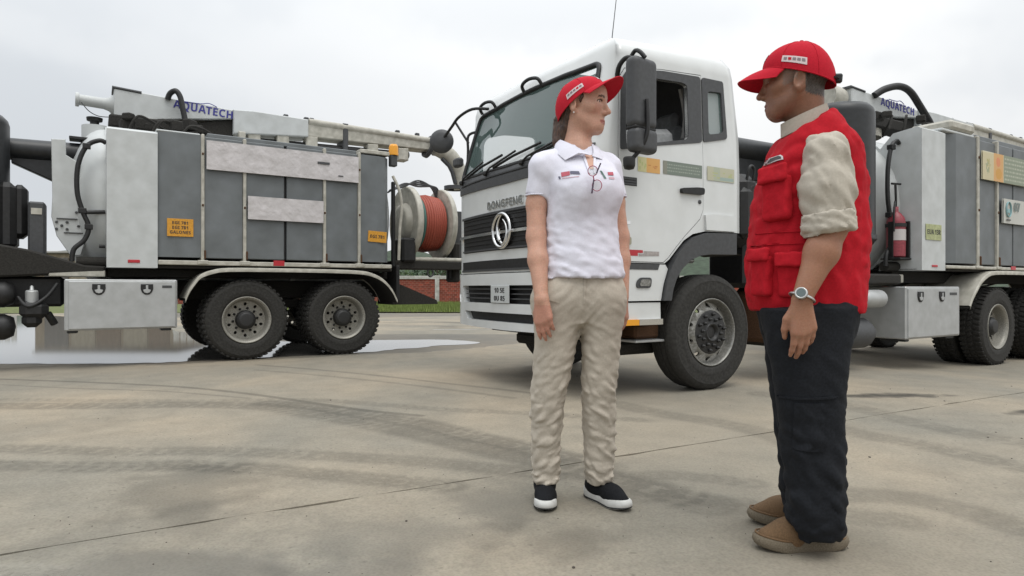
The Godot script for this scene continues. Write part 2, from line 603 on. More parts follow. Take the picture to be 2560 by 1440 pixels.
# ---------------------------------------------------------------- sky, ground and what stands far off
func make_sky() -> Sky:
	var w := 768; var h := 384
	var f := FastNoiseLite.new()
	f.seed = 11; f.frequency = 0.009; f.fractal_octaves = 4; f.fractal_gain = 0.42
	f.domain_warp_enabled = true; f.domain_warp_amplitude = 25.0; f.domain_warp_frequency = 0.01
	var im := Image.create(w, h, false, Image.FORMAT_RGBF)
	for y in h:
		var el := PI * (0.5 - (y + 0.5) / h)
		for x in w:
			var az := TAU * (x + 0.5) / w
			var dir := Vector3(cos(el) * sin(az), sin(el), -cos(el) * cos(az))
			var up := maxf(dir.y, 0.0)
			var lum := SKY_LOW + (SKY_HIGH - SKY_LOW) * pow(up, 2.2)           # an overcast sky brightens towards the zenith
			var q := dir * 120.0
			var c := f.get_noise_3d(q.x, q.y * 2.6, q.z) * 0.5 + 0.5
			var bank := smoothstep(0.05, -0.55, dir.x + (c - 0.5) * 0.5)        # a greyer bank of cloud off to the left
			var dk := clampf(smoothstep(0.36, 0.70, c) * 0.55 + bank * 0.55, 0.0, 1.0)
			lum *= 1.05 - 0.26 * dk
			var tone := Color(0.985, 0.995, 1.0).lerp(Color(0.925, 0.975, 1.03), dk)
			if dir.y < 0.0:
				lum = SKY_LOW * 0.5; tone = Color(0.9, 0.85, 0.78)
			im.set_pixel(x, y, Color(tone.r * lum, tone.g * lum, tone.b * lum))
	var p := PanoramaSkyMaterial.new()
	p.panorama = ImageTexture.create_from_image(im)
	var s := Sky.new(); s.sky_material = p
	return s

# the yard falls a little towards the right-hand lorry's rear axles
func ground_y(x: float, z: float) -> float:
	return -0.12 * smoothstep(3.4, 6.0, x) * smoothstep(5.2, 7.6, -z)

const MAP_LO := Vector2(-12.0, 0.6)
const MAP_SIZE := Vector2(24.0, 12.0)

func yard_material() -> StandardMaterial3D:
	var W := 2048; var H := 1024
	var px := W / MAP_SIZE.x
	var f := FastNoiseLite.new()
	f.seed = 3; f.frequency = 0.004; f.fractal_octaves = 5; f.fractal_gain = 0.55
	var broad := f.get_seamless_image(W, H).get_data()
	f.seed = 9; f.frequency = 0.035; f.fractal_octaves = 4
	var mid := f.get_seamless_image(W, H).get_data()
	f.seed = 21; f.frequency = 0.35; f.fractal_octaves = 2
	var fine := f.get_seamless_image(W, H).get_data()
	f.seed = 5; f.frequency = 0.006; f.fractal_octaves = 3
	var streak := f.get_seamless_image(W, 512)
	streak.resize(W, H)
	var strk := streak.get_data()
	var dark := PackedFloat32Array(); dark.resize(W * H)
	var wet := PackedFloat32Array(); wet.resize(W * H)
	# tyre marks: [width in metres, strength, path in metres (across, away from the viewer)]
	var tracks := [
		[0.07, 0.22, [Vector2(-5.52, 6.48), Vector2(-5.05, 6.39), Vector2(-4.14, 6.2), Vector2(-3.37, 6.0), Vector2(-2.88, 5.83), Vector2(-2.24, 5.5), Vector2(-1.64, 5.12), Vector2(-1.12, 4.78), Vector2(-0.65, 4.56)]],
		[0.05, 0.14, [Vector2(-4.76, 6.02), Vector2(-3.86, 5.79), Vector2(-3.07, 5.65), Vector2(-2.15, 5.28)]],
		[0.28, 0.2, [Vector2(-4.9, 4.94), Vector2(-3.91, 4.94), Vector2(-3.14, 4.94), Vector2(-2.56, 4.99), Vector2(-1.95, 4.93), Vector2(-1.51, 4.7), Vector2(-1.02, 4.34), Vector2(-0.62, 4.03), Vector2(-0.3, 3.74), Vector2(0.04, 3.45), Vector2(0.3, 3.22), Vector2(0.8, 2.7)]],
		[0.16, 0.12, [Vector2(-4.11, 5.21), Vector2(-2.58, 5.15), Vector2(-1.67, 5.21), Vector2(-1.02, 4.99), Vector2(-0.53, 4.8), Vector2(0.14, 4.64), Vector2(0.9, 4.4)]],
		[0.26, 0.22, [Vector2(-1.9, 5.05), Vector2(-1.59, 4.94), Vector2(-1.09, 4.63), Vector2(-0.61, 4.29), Vector2(-0.32, 3.99), Vector2(0.07, 3.63), Vector2(0.45, 3.25)]],
		[0.2, 0.16, [Vector2(-3.6, 3.7), Vector2(-2.87, 3.63), Vector2(-2.15, 3.56), Vector2(-1.61, 3.57), Vector2(-1.03, 3.47), Vector2(-0.58, 3.38), Vector2(-0.16, 3.25), Vector2(0.2, 3.1)]],
		[0.2, 0.18, [Vector2(-3.2, 3.3), Vector2(-2.59, 3.28), Vector2(-2.07, 3.25), Vector2(-1.66, 3.28), Vector2(-1.14, 3.18), Vector2(-0.72, 3.06), Vector2(-0.3, 2.94)]],
		[0.08, 0.16, [Vector2(-3.0, 7.59), Vector2(-2.11, 7.11), Vector2(-1.35, 6.63), Vector2(-0.68, 6.15), Vector2(0.0, 5.67), Vector2(0.4, 5.36)]],
		[0.08, 0.12, [Vector2(-2.81, 7.11), Vector2(-1.97, 6.66), Vector2(-1.27, 6.23), Vector2(-0.64, 5.79), Vector2(0.0, 5.3)]],
		[0.25, 0.14, [Vector2(0.81, 5.03), Vector2(1.06, 4.63), Vector2(1.28, 4.42), Vector2(1.55, 4.05), Vector2(1.62, 3.65)]],
		[0.25, 0.14, [Vector2(2.04, 4.29), Vector2(2.15, 3.99), Vector2(2.34, 3.72), Vector2(2.56, 3.24)]],
		[0.22, 0.15, [Vector2(1.4, 2.83), Vector2(1.59, 2.8), Vector2(1.73, 2.75), Vector2(1.85, 2.56), Vector2(1.9, 2.37)]],
		[0.16, 0.13, [Vector2(0.42, 3.07), Vector2(0.61, 3.1), Vector2(0.8, 3.1), Vector2(1.1, 2.98)]],
		[0.2, 0.12, [Vector2(0.48, 2.8), Vector2(0.72, 2.78), Vector2(1.01, 2.65), Vector2(1.5, 2.5)]],
		[0.25, 0.12, [Vector2(2.11, 5.5), Vector2(2.54, 5.03), Vector2(2.7, 4.29), Vector2(2.95, 3.74)]],
	]
	for t in tracks:
		var path := smooth(t[2], 5)
		var hw: float = t[0] * 0.5
		var run := 0.0
		var lay := {}
		for i in path.size() - 1:
			var a: Vector2 = (path[i] - MAP_LO) * px
			var b: Vector2 = (path[i + 1] - MAP_LO) * px
			var r := hw * px
			var lo := a.min(b) - Vector2(r, r) * 1.5; var hi := a.max(b) + Vector2(r, r) * 1.5
			for y in range(maxi(int(lo.y), 0), mini(int(hi.y) + 1, H)):
				for x in range(maxi(int(lo.x), 0), mini(int(hi.x) + 1, W)):
					var q := Vector2(x, y)
					var w := clampf((q - a).dot(b - a) / (b - a).length_squared(), 0, 1)
					var d := (q - a.lerp(b, w)).length() / r
					if d < 1.35:
						var s := 0.85 * (1.0 - smoothstep(0.55, 1.35, d))
						if hw > 0.06:     # tread: lugs across the mark and two bare grooves along it
							var along: float = (run + (path[i + 1] - path[i]).length() * w)
							s *= 0.72 + 0.28 * signf(sin(along * 70.0 + d * 3.0))
							if absf(d - 0.38) < 0.1: s *= 0.55
						var k := y * W + x
						lay[k] = maxf(lay.get(k, 0.0), s * t[1])
			run += (path[i + 1] - path[i]).length()
		for k in lay: dark[k] = maxf(dark[k], lay[k]) + minf(dark[k], lay[k]) * 0.5
	# stains: [centre, half size, turn, strength, wetness, red, green, blue]
	var stains := [
		[Vector2(-1.46, 2.9), Vector2(0.34, 0.42), 0.3, 0.22, 0.0], [Vector2(-1.25, 2.5), Vector2(0.5, 0.22), 0.5, 0.13, 0.15],
		[Vector2(-0.05, 2.66), Vector2(0.24, 0.3), 0.2, 0.2, 0.35], [Vector2(0.12, 2.28), Vector2(0.3, 0.2), 0.4, 0.22, 0.3], [Vector2(-0.35, 2.35), Vector2(0.5, 0.25), 0.1, 0.12, 0.3],
		[Vector2(3.17, 5.42), Vector2(0.46, 0.13), 0.05, 0.5, 0.3], [Vector2(3.85, 4.7), Vector2(0.4, 0.12), 0.3, 0.5, 0.2],
		[Vector2(-1.1, 2.08), Vector2(0.42, 0.13), 0.1, 0.22, 0.8], [Vector2(-1.55, 2.03), Vector2(0.25, 0.09), 0.0, -0.1, 0.85], [Vector2(-0.45, 2.06), Vector2(0.3, 0.12), 0.2, 0.16, 0.5],
		[Vector2(1.0, 2.3), Vector2(0.3, 0.3), 0.0, 0.08, 0.1], [Vector2(-3.0, 4.2), Vector2(0.8, 0.4), 0.1, 0.07, 0.0], [Vector2(2.4, 2.9), Vector2(0.6, 0.25), -0.3, 0.09, 0.0],
	]
	for s in stains:
		var c: Vector2 = (s[0] - MAP_LO) * px
		var hs: Vector2 = s[1] * px
		var rr := maxf(hs.x, hs.y) * 1.5
		for y in range(maxi(int(c.y - rr), 0), mini(int(c.y + rr), H)):
			for x in range(maxi(int(c.x - rr), 0), mini(int(c.x + rr), W)):
				var q := (Vector2(x, y) - c).rotated(-s[2]) / hs
				var k := y * W + x
				var e := q.length() + (broad[k] / 255.0 - 0.5) * 0.8 + (mid[k] / 255.0 - 0.5) * 0.9
				var w := 1.0 - smoothstep(0.30, 1.10, e)
				if w > 0.0:
					dark[k] += w * s[3] * (0.62 if s[3] < 0.4 else 1.0) * (0.75 + 0.5 * fine[k] / 255.0); wet[k] = maxf(wet[k], w * s[4])
	# darker, less rough concrete from the long puddle's front edge backwards
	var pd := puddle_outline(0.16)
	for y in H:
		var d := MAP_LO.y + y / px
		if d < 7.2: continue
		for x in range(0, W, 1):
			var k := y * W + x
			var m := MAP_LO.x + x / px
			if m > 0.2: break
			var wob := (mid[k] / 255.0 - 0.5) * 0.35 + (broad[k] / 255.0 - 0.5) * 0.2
			if d + wob > dark_edge(m): dark[k] += 0.22 * smoothstep(0.0, 0.12, d + wob - dark_edge(m)); wet[k] = maxf(wet[k], 0.3)
	var rgb := PackedByteArray(); rgb.resize(W * H * 3)
	var rough := PackedByteArray(); rough.resize(W * H)
	for k in W * H:
		var b := broad[k] / 255.0 - 0.5
		var m := mid[k] / 255.0 - 0.5
		var fn := fine[k] / 255.0 - 0.5
		var st := strk[k] / 255.0 - 0.5
		var l := 1.0 + b * 0.16 + m * 0.12 + fn * 0.13 + st * 0.10
		if fn > 0.33 and m > 0.10: l *= 0.8
		l *= 1.0 - minf(dark[k], 0.7)
		var warm := 1.0 + b * 0.05 + st * 0.03
		rgb[k * 3] = clampi(int(139.0 * l * warm), 0, 255); rgb[k * 3 + 1] = clampi(int(132.0 * l), 0, 255); rgb[k * 3 + 2] = clampi(int(118.0 * l / warm), 0, 255)
		rough[k] = int(255.0 * clampf(0.9 - wet[k] * 0.72 + fn * 0.1, 0.1, 1.0))
	var mt := StandardMaterial3D.new()
	mt.albedo_texture = ImageTexture.create_from_image(Image.create_from_data(W, H, false, Image.FORMAT_RGB8, rgb))
	mt.roughness = 1.0
	mt.roughness_texture = ImageTexture.create_from_image(Image.create_from_data(W, H, false, Image.FORMAT_L8, rough))
	mt.metallic_specular = 0.4
	# sand grains, four times finer than the stains
	mt.detail_enabled = true
	mt.detail_blend_mode = BaseMaterial3D.BLEND_MODE_MUL
	mt.detail_uv_layer = BaseMaterial3D.DETAIL_UV_2
	mt.detail_albedo = noise_tex(31, 0.22, Color(0.89, 0.885, 0.88), Color(1.07, 1.07, 1.07), 512, 3)
	mt.uv2_scale = Vector3.ONE
	return mt

func dark_edge(x: float) -> float:
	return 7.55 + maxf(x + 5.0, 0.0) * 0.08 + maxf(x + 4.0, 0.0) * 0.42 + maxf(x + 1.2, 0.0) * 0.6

func puddle_outline(grow := 0.0) -> PackedVector2Array:
	var pts := [Vector2(-7.26, 7.44), Vector2(-6.03, 7.63), Vector2(-5.38, 7.71), Vector2(-4.69, 7.76), Vector2(-4.16, 7.84), Vector2(-3.84, 7.97), Vector2(-3.46, 8.24), Vector2(-3.07, 8.5), Vector2(-2.6, 8.72), Vector2(-1.97, 9.05), Vector2(-1.66, 9.5), Vector2(-1.12, 10.02), Vector2(-0.53, 10.64), Vector2(-0.89, 11.05), Vector2(-1.6, 11.3), Vector2(-2.27, 11.13), Vector2(-3.27, 11.05), Vector2(-3.65, 10.8), Vector2(-4.71, 11.4), Vector2(-5.75, 12.3), Vector2(-6.46, 13.0), Vector2(-7.77, 14.5), Vector2(-9.17, 17.0), Vector2(-14.32, 20.54), Vector2(-15.91, 21.13), Vector2(-18.0, 21.13), Vector2(-20.03, 20.54), Vector2(-18.0, 12.0), Vector2(-11.0, 7.6)]
	var f := FastNoiseLite.new(); f.seed = 4; f.frequency = 1.3; f.fractal_octaves = 3
	var o := PackedVector2Array()
	for p in smooth(pts, 8, true):
		o.append(p + Vector2(f.get_noise_2d(p.x, p.y), f.get_noise_2d(p.y, p.x + 40.0)) * 0.14)
	return o

func build_ground() -> void:
	var fill := mat(Color(0.10, 0.088, 0.07), 0.95)
	var base := Shape.new()
	base.sheet(rect(-16, 0.4, 16, 16), [], Vector2(0.5, 0.5), func(u, w): return Vector3(u, ground_y(u, -w) - 0.022, -w), 1.0)
	for q in [rect(-700, 16, 700, 900), rect(-700, -700, 700, 0.4), rect(-700, 0.4, -16, 16), rect(16, 0.4, 700, 16)]:
		base.poly([Vector3(q[0].x, -0.022, -q[0].y), Vector3(q[1].x, -0.022, -q[1].y), Vector3(q[2].x, -0.022, -q[2].y), Vector3(q[3].x, -0.022, -q[3].y)], Vector3.UP)
	structure(put("ground", base, grain(fill, 0.3, 0.4, 2)), "dark sandy ground under and between the concrete slabs", "ground")

	var yard := Node3D.new(); yard.name = "concrete_yard"; add_child(yard, true)
	structure(yard, "beige concrete yard with tyre marks and a slab joint running across", "yard")
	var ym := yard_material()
	var ang := deg_to_rad(29.0)
	var e := Vector2(cos(ang), sin(ang)); var q := Vector2(-sin(ang), cos(ang))     # (across, away)
	var rng := RandomNumberGenerator.new(); rng.seed = 6
	var edges := [-11.0, -3.55, 2.755, 9.1, 15.4, 21.7, 28.0]
	var stops := [-34.0, -16.5, 13.0, 34.0]
	var far := 23.4
	for i in edges.size() - 1:
		for j in stops.size() - 1:
			var a0: float = stops[j] + 0.006; var a1: float = stops[j + 1] - 0.006
			var b0: float = edges[i] + 0.006; var b1: float = edges[i + 1] - 0.006
			var pl := PackedVector2Array()
			var along := func(p: Vector2, r: Vector2) -> void:
				var m := maxi(1, int((r - p).length() / 0.16)) if i < 3 and j == 1 else 4
				for s in m:
					var w := p.lerp(r, float(s) / m)
					var jit := Vector2(rng.randf_range(-1, 1), rng.randf_range(-1, 1)) * (0.016 if rng.randf() < 0.3 else 0.005)
					pl.append(e * w.x + q * w.y + jit)
			along.call(Vector2(a0, b0), Vector2(a1, b0)); along.call(Vector2(a1, b0), Vector2(a1, b1))
			along.call(Vector2(a1, b1), Vector2(a0, b1)); along.call(Vector2(a0, b1), Vector2(a0, b0))
			for piece in Geometry2D.intersect_polygons(pl, rect(-36, -14, 36, far)):
				var sh := Shape.new()
				var cell := 0.7 if i < 3 and j == 1 else 3.0
				sh.sheet(piece, [], Vector2(cell, cell), func(u, w): return Vector3(u, ground_y(u, -w), -w), 1.0)
				for k in piece.size():
					var p0: Vector2 = piece[k]; var p1: Vector2 = piece[(k + 1) % piece.size()]
					var d := (p1 - p0).normalized()
					var g0 := ground_y(p0.x, -p0.y); var g1 := ground_y(p1.x, -p1.y)
					sh.poly([Vector3(p0.x, g0, -p0.y), Vector3(p1.x, g1, -p1.y), Vector3(p1.x, g1 - 0.03, -p1.y), Vector3(p0.x, g0 - 0.03, -p0.y)], Vector3(d.y, 0, d.x))
				for k in sh.v.size(): sh.uv[k] = (Vector2(sh.v[k].x, -sh.v[k].z) - MAP_LO) / MAP_SIZE
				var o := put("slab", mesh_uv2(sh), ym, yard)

	var water := mat(Color(0.13, 0.125, 0.115), 0.05, 0.0, 0.52)
	var pd := Shape.new()
	pd.sheet(puddle_outline(), [], Vector2(2, 2), func(u, w): return Vector3(u, 0.004, -w), 1.0)
	structure(put("puddle", pd, water), "long shallow puddle reaching under the vacuum lorry on the left", "puddle")

	# loose grit on the concrete
	var grit := MultiMesh.new()
	grit.transform_format = MultiMesh.TRANSFORM_3D
	var st := Shape.new()
	var ico := SphereMesh.new(); ico.radius = 1.0; ico.height = 1.3; ico.radial_segments = 6; ico.rings = 3
	grit.mesh = ico
	var n := 420
	grit.instance_count = n
	for i in n:
		var d := 1.6 + pow(rng.randf(), 1.6) * 6.0
		var x := rng.randf_range(-0.85, 0.85) * d
		var s := rng.randf_range(0.0012, 0.0032) * (2.2 if rng.randf() < 0.06 else 1.0)
		grit.set_instance_transform(i, Transform3D(Basis.from_euler(Vector3(0, rng.randf() * 6, 0)).scaled(Vector3(s, s * rng.randf_range(0.5, 1.0), s * rng.randf_range(0.7, 1.4))), Vector3(x, ground_y(x, -d) + s * 0.3, -d)))
	var gm := MultiMeshInstance3D.new(); gm.name = "grit"; gm.multimesh = grit; gm.material_override = mat(Color(0.06, 0.05, 0.04), 0.9)
	add_child(gm, true); gm.set_meta("kind", "stuff"); tag(gm, "dark grit and small stones scattered over the concrete", "grit")

func mesh_uv2(sh: Shape) -> ArrayMesh:
	var a := []
	a.resize(Mesh.ARRAY_MAX)
	var u2 := PackedVector2Array()
	for p in sh.v: u2.append(Vector2(p.x, -p.z) / 1.7 + Vector2(0.013, 0.37))
	a[Mesh.ARRAY_VERTEX] = sh.v; a[Mesh.ARRAY_NORMAL] = sh.n; a[Mesh.ARRAY_TEX_UV] = sh.uv; a[Mesh.ARRAY_TEX_UV2] = u2; a[Mesh.ARRAY_INDEX] = sh.idx
	var m := ArrayMesh.new()
	m.add_surface_from_arrays(Mesh.PRIMITIVE_TRIANGLES, a)
	return m

func build_far() -> void:
	var rng := RandomNumberGenerator.new(); rng.seed = 77
	# grass verge between the yard and the wall
	var g := Shape.new()
	g.sheet(rect(-60, 23.3, 60, 37.0), [], Vector2(4, 3), func(u, w): return Vector3(u, 0.02 + 0.04 * sin(u * 1.3) * sin(w * 0.9), -w), 1.0)
	var gmat := grain(mat(Color(0.17, 0.20, 0.055), 0.95), 0.45, 0.35, 8, 0.05)
	structure(put("grass_verge", g, gmat), "strip of short grass before the brick wall", "grass verge")
	var tuft := Shape.new()
	for i in 7:
		var a := TAU * i / 7.0
		var b := Vector3(cos(a), 0, sin(a)) * 0.05
		var tip := b * 2.2 + Vector3.UP * rng.randf_range(0.1, 0.2)
		var sd := Vector3(-sin(a), 0, cos(a)) * 0.012
		tuft.poly([b + sd, b - sd, tip], Vector3(cos(a), 0.5, sin(a)).normalized())
	var mm := MultiMesh.new(); mm.transform_format = MultiMesh.TRANSFORM_3D; mm.mesh = tuft.mesh()
	mm.instance_count = 5000
	for i in 5000:
		var x := rng.randf_range(-9.0, 1.5); var d := rng.randf_range(23.4, 36.2)
		mm.set_instance_transform(i, Transform3D(Basis.from_euler(Vector3(0, rng.randf() * 6, 0)).scaled(Vector3.ONE * rng.randf_range(0.6, 1.3)), Vector3(x, 0.02, -d)))
	var gi := MultiMeshInstance3D.new(); gi.name = "grass"; gi.multimesh = mm; gi.material_override = mat(Color(0.16, 0.21, 0.05), 0.9)
	add_child(gi, true); gi.set_meta("kind", "stuff"); tag(gi, "short green grass growing in front of the brick wall", "grass")

	# brick boundary wall with white columns and beam
	var wall := thing("brick_wall", "red brick boundary wall with white concrete columns and top beam", "wall", Vector3(0, 0, -36.5))
	var white := grain(mat(Color(0.62, 0.61, 0.58), 0.85), 0.25, 0.5, 5)
	var bricks := brick_material()
	for i in range(-3, 6):
		var x := -4.2 + i * 4.9
		put("column", bx(Vector3(x, 0.8, 0.03), Vector3(0.24, 1.6, 0.34), 0.01), white, wall)
		var w := 4.9 - 0.24
		put("brick_panel", bx(Vector3(x + 2.45, 0.7, 0), Vector3(w, 1.4, 0.2), 0.0), bricks, wall)
		put("beam", bx(Vector3(x + 2.45, 1.49, 0.02), Vector3(w, 0.18, 0.28), 0.01), white, wall)

	# bushes and trees behind the wall
	var leafm := [mat(Color(0.055, 0.095, 0.03), 0.85), mat(Color(0.075, 0.12, 0.04), 0.85), mat(Color(0.04, 0.075, 0.035), 0.85)]
	var bark := mat(Color(0.09, 0.07, 0.05), 0.95)
	var spots := [[-13.4, 58.0, 1.9, 1.9], [-9.6, 56.0, 2.7, 1.7], [-8.2, 60.0, 3.0, 1.6], [-6.5, 57.0, 3.3, 1.7], [-4.9, 61.0, 2.6, 1.4], [-17.5, 60.0, 3.2, 2.2], [-2.6, 58.0, 2.9, 1.8], [-22.0, 62.0, 3.6, 2.3]]
	var looks := ["low wide bush behind the brick wall, under the hose reel", "pale bush showing just above the wall left of its white column", "rounded bush behind the wall column beneath the hose reel", "taller dark green tree behind the wall beside the lorry's headlamp", "small tree half hidden behind the white cab's front corner", "dense tree behind the wall hidden by the left lorry's wheels", "tree behind the wall hidden by the white cab", "tall tree behind the wall beside the tan shed"]
	for i in spots.size():
		var s = spots[i]
		var t := thing("leafy_tree", looks[i], "tree", Vector3(s[0], 0, -s[1]), 0.0, "trees beyond the brick wall")
		var tr := Shape.new()
		tr.tube([Vector3(0, 0, 0), Vector3(0.05, s[2] * 0.35, 0), Vector3(-0.05, s[2] * 0.75, 0.05)], 0.13, 7, 0.05)
		for k in 5:
			var a := TAU * k / 5.0 + i
			tr.tube([Vector3(0, s[2] * (0.3 + 0.07 * k), 0), Vector3(cos(a) * s[3] * 0.5, s[2] * (0.55 + 0.06 * k), sin(a) * s[3] * 0.5)], 0.06, 5, 0.02)
		put("trunk", tr, bark, t)
		var cr := Shape.new()
		for c in 26:
			var a := rng.randf() * TAU
			var rr: float = sqrt(rng.randf()) * s[3]
			var cy: float = s[2] * rng.randf_range(0.35, 0.92) - rr * 0.12
			var cc := Vector3(cos(a) * rr, cy, sin(a) * rr)
			for l in 46:
				var p := cc + Vector3(rng.randfn(), rng.randfn() * 0.7, rng.randfn()) * 0.3
				var ax := Basis.from_euler(Vector3(rng.randf() * 6, rng.randf() * 6, rng.randf() * 6))
				var z := rng.randf_range(0.07, 0.15)
				cr.poly([p + ax.x * z, p + ax.y * z * 0.5, p - ax.x * z, p - ax.y * z * 0.5], ax.z)
		put("crown", cr, leafm[i % 3], t)

	# hazy hills
	var h := Shape.new()
	var rows := [[], [], []]
	var f := FastNoiseLite.new(); f.seed = 15; f.frequency = 0.0016; f.fractal_octaves = 4
	for i in 81:
		var x := -2400.0 + i * 60.0
		var y := 70.0 + 95.0 * f.get_noise_1d(x) + 20.0 * f.get_noise_1d(x * 4.0)
		rows[0].append(Vector3(x, -2, -1300)); rows[1].append(Vector3(x, maxf(y, 18.0) * 0.75, -1560)); rows[2].append(Vector3(x, maxf(y, 22.0), -1800))
	h.grid(rows, false, false, 0)
	structure(put("hills", h, grain(mat(Color(0.055, 0.085, 0.05), 0.95), 0.4, 0.01, 4)), "far hazy hills beyond the brick wall", "hills")

	# tan shed and white railing beyond the left-hand lorry, seen in the puddle
	var shed := thing("storage_shed", "long low tan storage shed mirrored in the puddle under the left lorry", "shed", Vector3(-25.7, 0, -41.0))
	var tan := [mat(Color(0.27, 0.22, 0.155), 0.85), mat(Color(0.17, 0.125, 0.085), 0.85), mat(Color(0.14, 0.13, 0.12), 0.85), mat(Color(0.30, 0.265, 0.20), 0.85)]
	for m in tan: grain(m, 0.2, 0.6, 12)
	put("wall", bx(Vector3(0, 1.55, -2.0), Vector3(9.0, 3.1, 4.0), 0.03), tan[0], shed)
	put("roof", bx(Vector3(0, 3.16, -2.0), Vector3(9.2, 0.14, 4.3), 0.03), mat(Color(0.3, 0.29, 0.27), 0.8), shed)
	var bays := [[-3.1, 1.5, 2], [-1.4, 1.5, 3], [0.2, 1.5, 1], [1.9, 1.5, 3], [3.4, 1.3, 1]]
	for b in bays: put("shed_door", bx(Vector3(b[0], 1.42, 0.03), Vector3(b[1], 2.8, 0.08), 0.02), tan[b[2]], shed)
	for k in 2:
		var fn := thing("white_railing", ["white barred railing left of the tan shed", "short white barred railing right of the tan shed"][k], "railing", Vector3([-35.5, -19.2][k], 0, -40.0), 0.0, "white railings beside the shed")
		var wd: float = [9.6, 3.0][k]
		for y in [0.5, 2.1]: put("rail", bx(Vector3(0, y, 0), Vector3(wd, 0.09, 0.06), 0.01), white, fn)
		var m := int(wd / 0.4)
		for i in m + 1: put("bar", bx(Vector3(-wd / 2 + i * wd / m, 1.2, 0.05), Vector3(0.33, 2.4, 0.04), 0.0), white, fn)

func brick_material() -> StandardMaterial3D:
	var W := 512
	var im := Image.create(W, W, false, Image.FORMAT_RGB8)
	im.fill(Color8(150, 120, 105))
	var rng := RandomNumberGenerator.new(); rng.seed = 40
	for r in 16:
		for c in range(-1, 9):
			var s := rng.randf_range(0.8, 1.1)
			im.fill_rect(Rect2i(c * 64 + (32 if r % 2 else 0) + 2, r * 32 + 2, 60, 28), Color(0.54 * s, 0.25 * s, 0.19 * s))
	var m := StandardMaterial3D.new()
	m.albedo_texture = ImageTexture.create_from_image(im)
	m.roughness = 0.9
	m.uv1_triplanar = true
	m.uv1_scale = Vector3.ONE * 0.55
	return m
# ---------------------------------------------------------------- the vacuum lorry: tank body, boom, reel, wheels
var M := {}

func make_materials() -> void:
	M.white = grain(mat(Color(0.655, 0.67, 0.665), 0.32), 0.05, 0.45, 3, 0.03); M.white.clearcoat_enabled = true; M.white.clearcoat = 0.5; M.white.clearcoat_roughness = 0.12
	M.old_white = grain(mat(Color(0.545, 0.565, 0.565), 0.5), 0.10, 0.5, 13, 0.03)
	M.cream = grain(mat(Color(0.52, 0.50, 0.44), 0.55), 0.20, 1.0, 23, 0.03)
	M.panel = grain(mat(Color(0.172, 0.187, 0.196), 0.5, 0.1), 0.16, 0.5, 33, 0.02)
	M.board = grain(mat(Color(0.60, 0.57, 0.575), 0.6), 0.12, 0.8, 43, 0.02, 0.6)
	M.alu = grain(mat(Color(0.475, 0.485, 0.485), 0.45, 0.4), 0.09, 0.7, 53, 0.03)
	M.steel = grain(mat(Color(0.36, 0.355, 0.34), 0.45, 0.6), 0.35, 3.0, 63, 0.05)
	M.rim = grain(mat(Color(0.40, 0.385, 0.35), 0.5, 0.35), 0.35, 4.0, 73, 0.06)
	M.rubber = grain(mat(Color(0.040, 0.038, 0.035), 0.85), 0.45, 2.2, 83, 0.05)
	M.black = grain(mat(Color(0.016, 0.016, 0.017), 0.55), 0.4, 1.6, 93, 0.04)
	M.duct = grain(mat(Color(0.022, 0.024, 0.027), 0.42), 0.3, 1.2, 94, 0.04)
	M.grime = grain(mat(Color(0.030, 0.027, 0.023), 0.85), 0.5, 3.0, 103, 0.05)
	M.trim = grain(mat(Color(0.062, 0.064, 0.068), 0.55), 0.15, 2.0, 113, 0.04)
	M.chrome = mat(Color(0.72, 0.72, 0.71), 0.14, 1.0)
	M.red = mat(Color(0.42, 0.02, 0.03), 0.35)
	M.rust = grain(mat(Color(0.16, 0.075, 0.035), 0.9), 0.5, 6.0, 123, 0.06)
	M.orange = grain(mat(Color(0.70, 0.33, 0.03), 0.6), 0.15, 3.0, 133, 0.05)
	M.amber = mat(Color(0.75, 0.32, 0.02), 0.25)
	M.hose_red = grain(mat(Color(0.42, 0.085, 0.05), 0.6), 0.25, 4.0, 143, 0.05)
	M.hose_green = mat(Color(0.05, 0.14, 0.12), 0.6)
	M.hub = grain(mat(Color(0.05, 0.05, 0.052), 0.5, 0.3), 0.4, 6.0, 153, 0.05)
	M.glass = StandardMaterial3D.new()
	M.glass.transparency = BaseMaterial3D.TRANSPARENCY_ALPHA; M.glass.albedo_color = Color(0.5, 0.6, 0.58, 0.30); M.glass.roughness = 0.02
	M.lamp_glass = StandardMaterial3D.new()
	M.lamp_glass.transparency = BaseMaterial3D.TRANSPARENCY_ALPHA; M.lamp_glass.albedo_color = Color(0.8, 0.82, 0.82, 0.3); M.lamp_glass.roughness = 0.05
	M.ink = mat(Color(0.03, 0.03, 0.03), 0.6)
	M.navy = mat(Color(0.035, 0.035, 0.22), 0.55)

const ALONG_Z := Basis(Vector3(1, 0, 0), Vector3(0, 0, 1), Vector3(0, -1, 0))       # turns a lathe's axis to z
const ALONG_X := Basis(Vector3(0, -1, 0), Vector3(1, 0, 0), Vector3(0, 0, 1))       # ... to x

func words_on(txt: String, size: float, parent: Node3D, at: Transform3D, m: Material, called := "lettering", bold := true, wide := 1.0, deep := 0.004) -> MeshInstance3D:
	var t := TextMesh.new()
	var f := SystemFont.new(); f.font_names = PackedStringArray(["Droid Sans"]); f.font_weight = 700 if bold else 400
	t.font = f; t.font_size = 64; t.pixel_size = size / 46.0; t.depth = deep; t.text = txt
	var o := put(called, t, m, parent)
	o.transform = at.scaled_local(Vector3(wide, 1, 1))
	return o

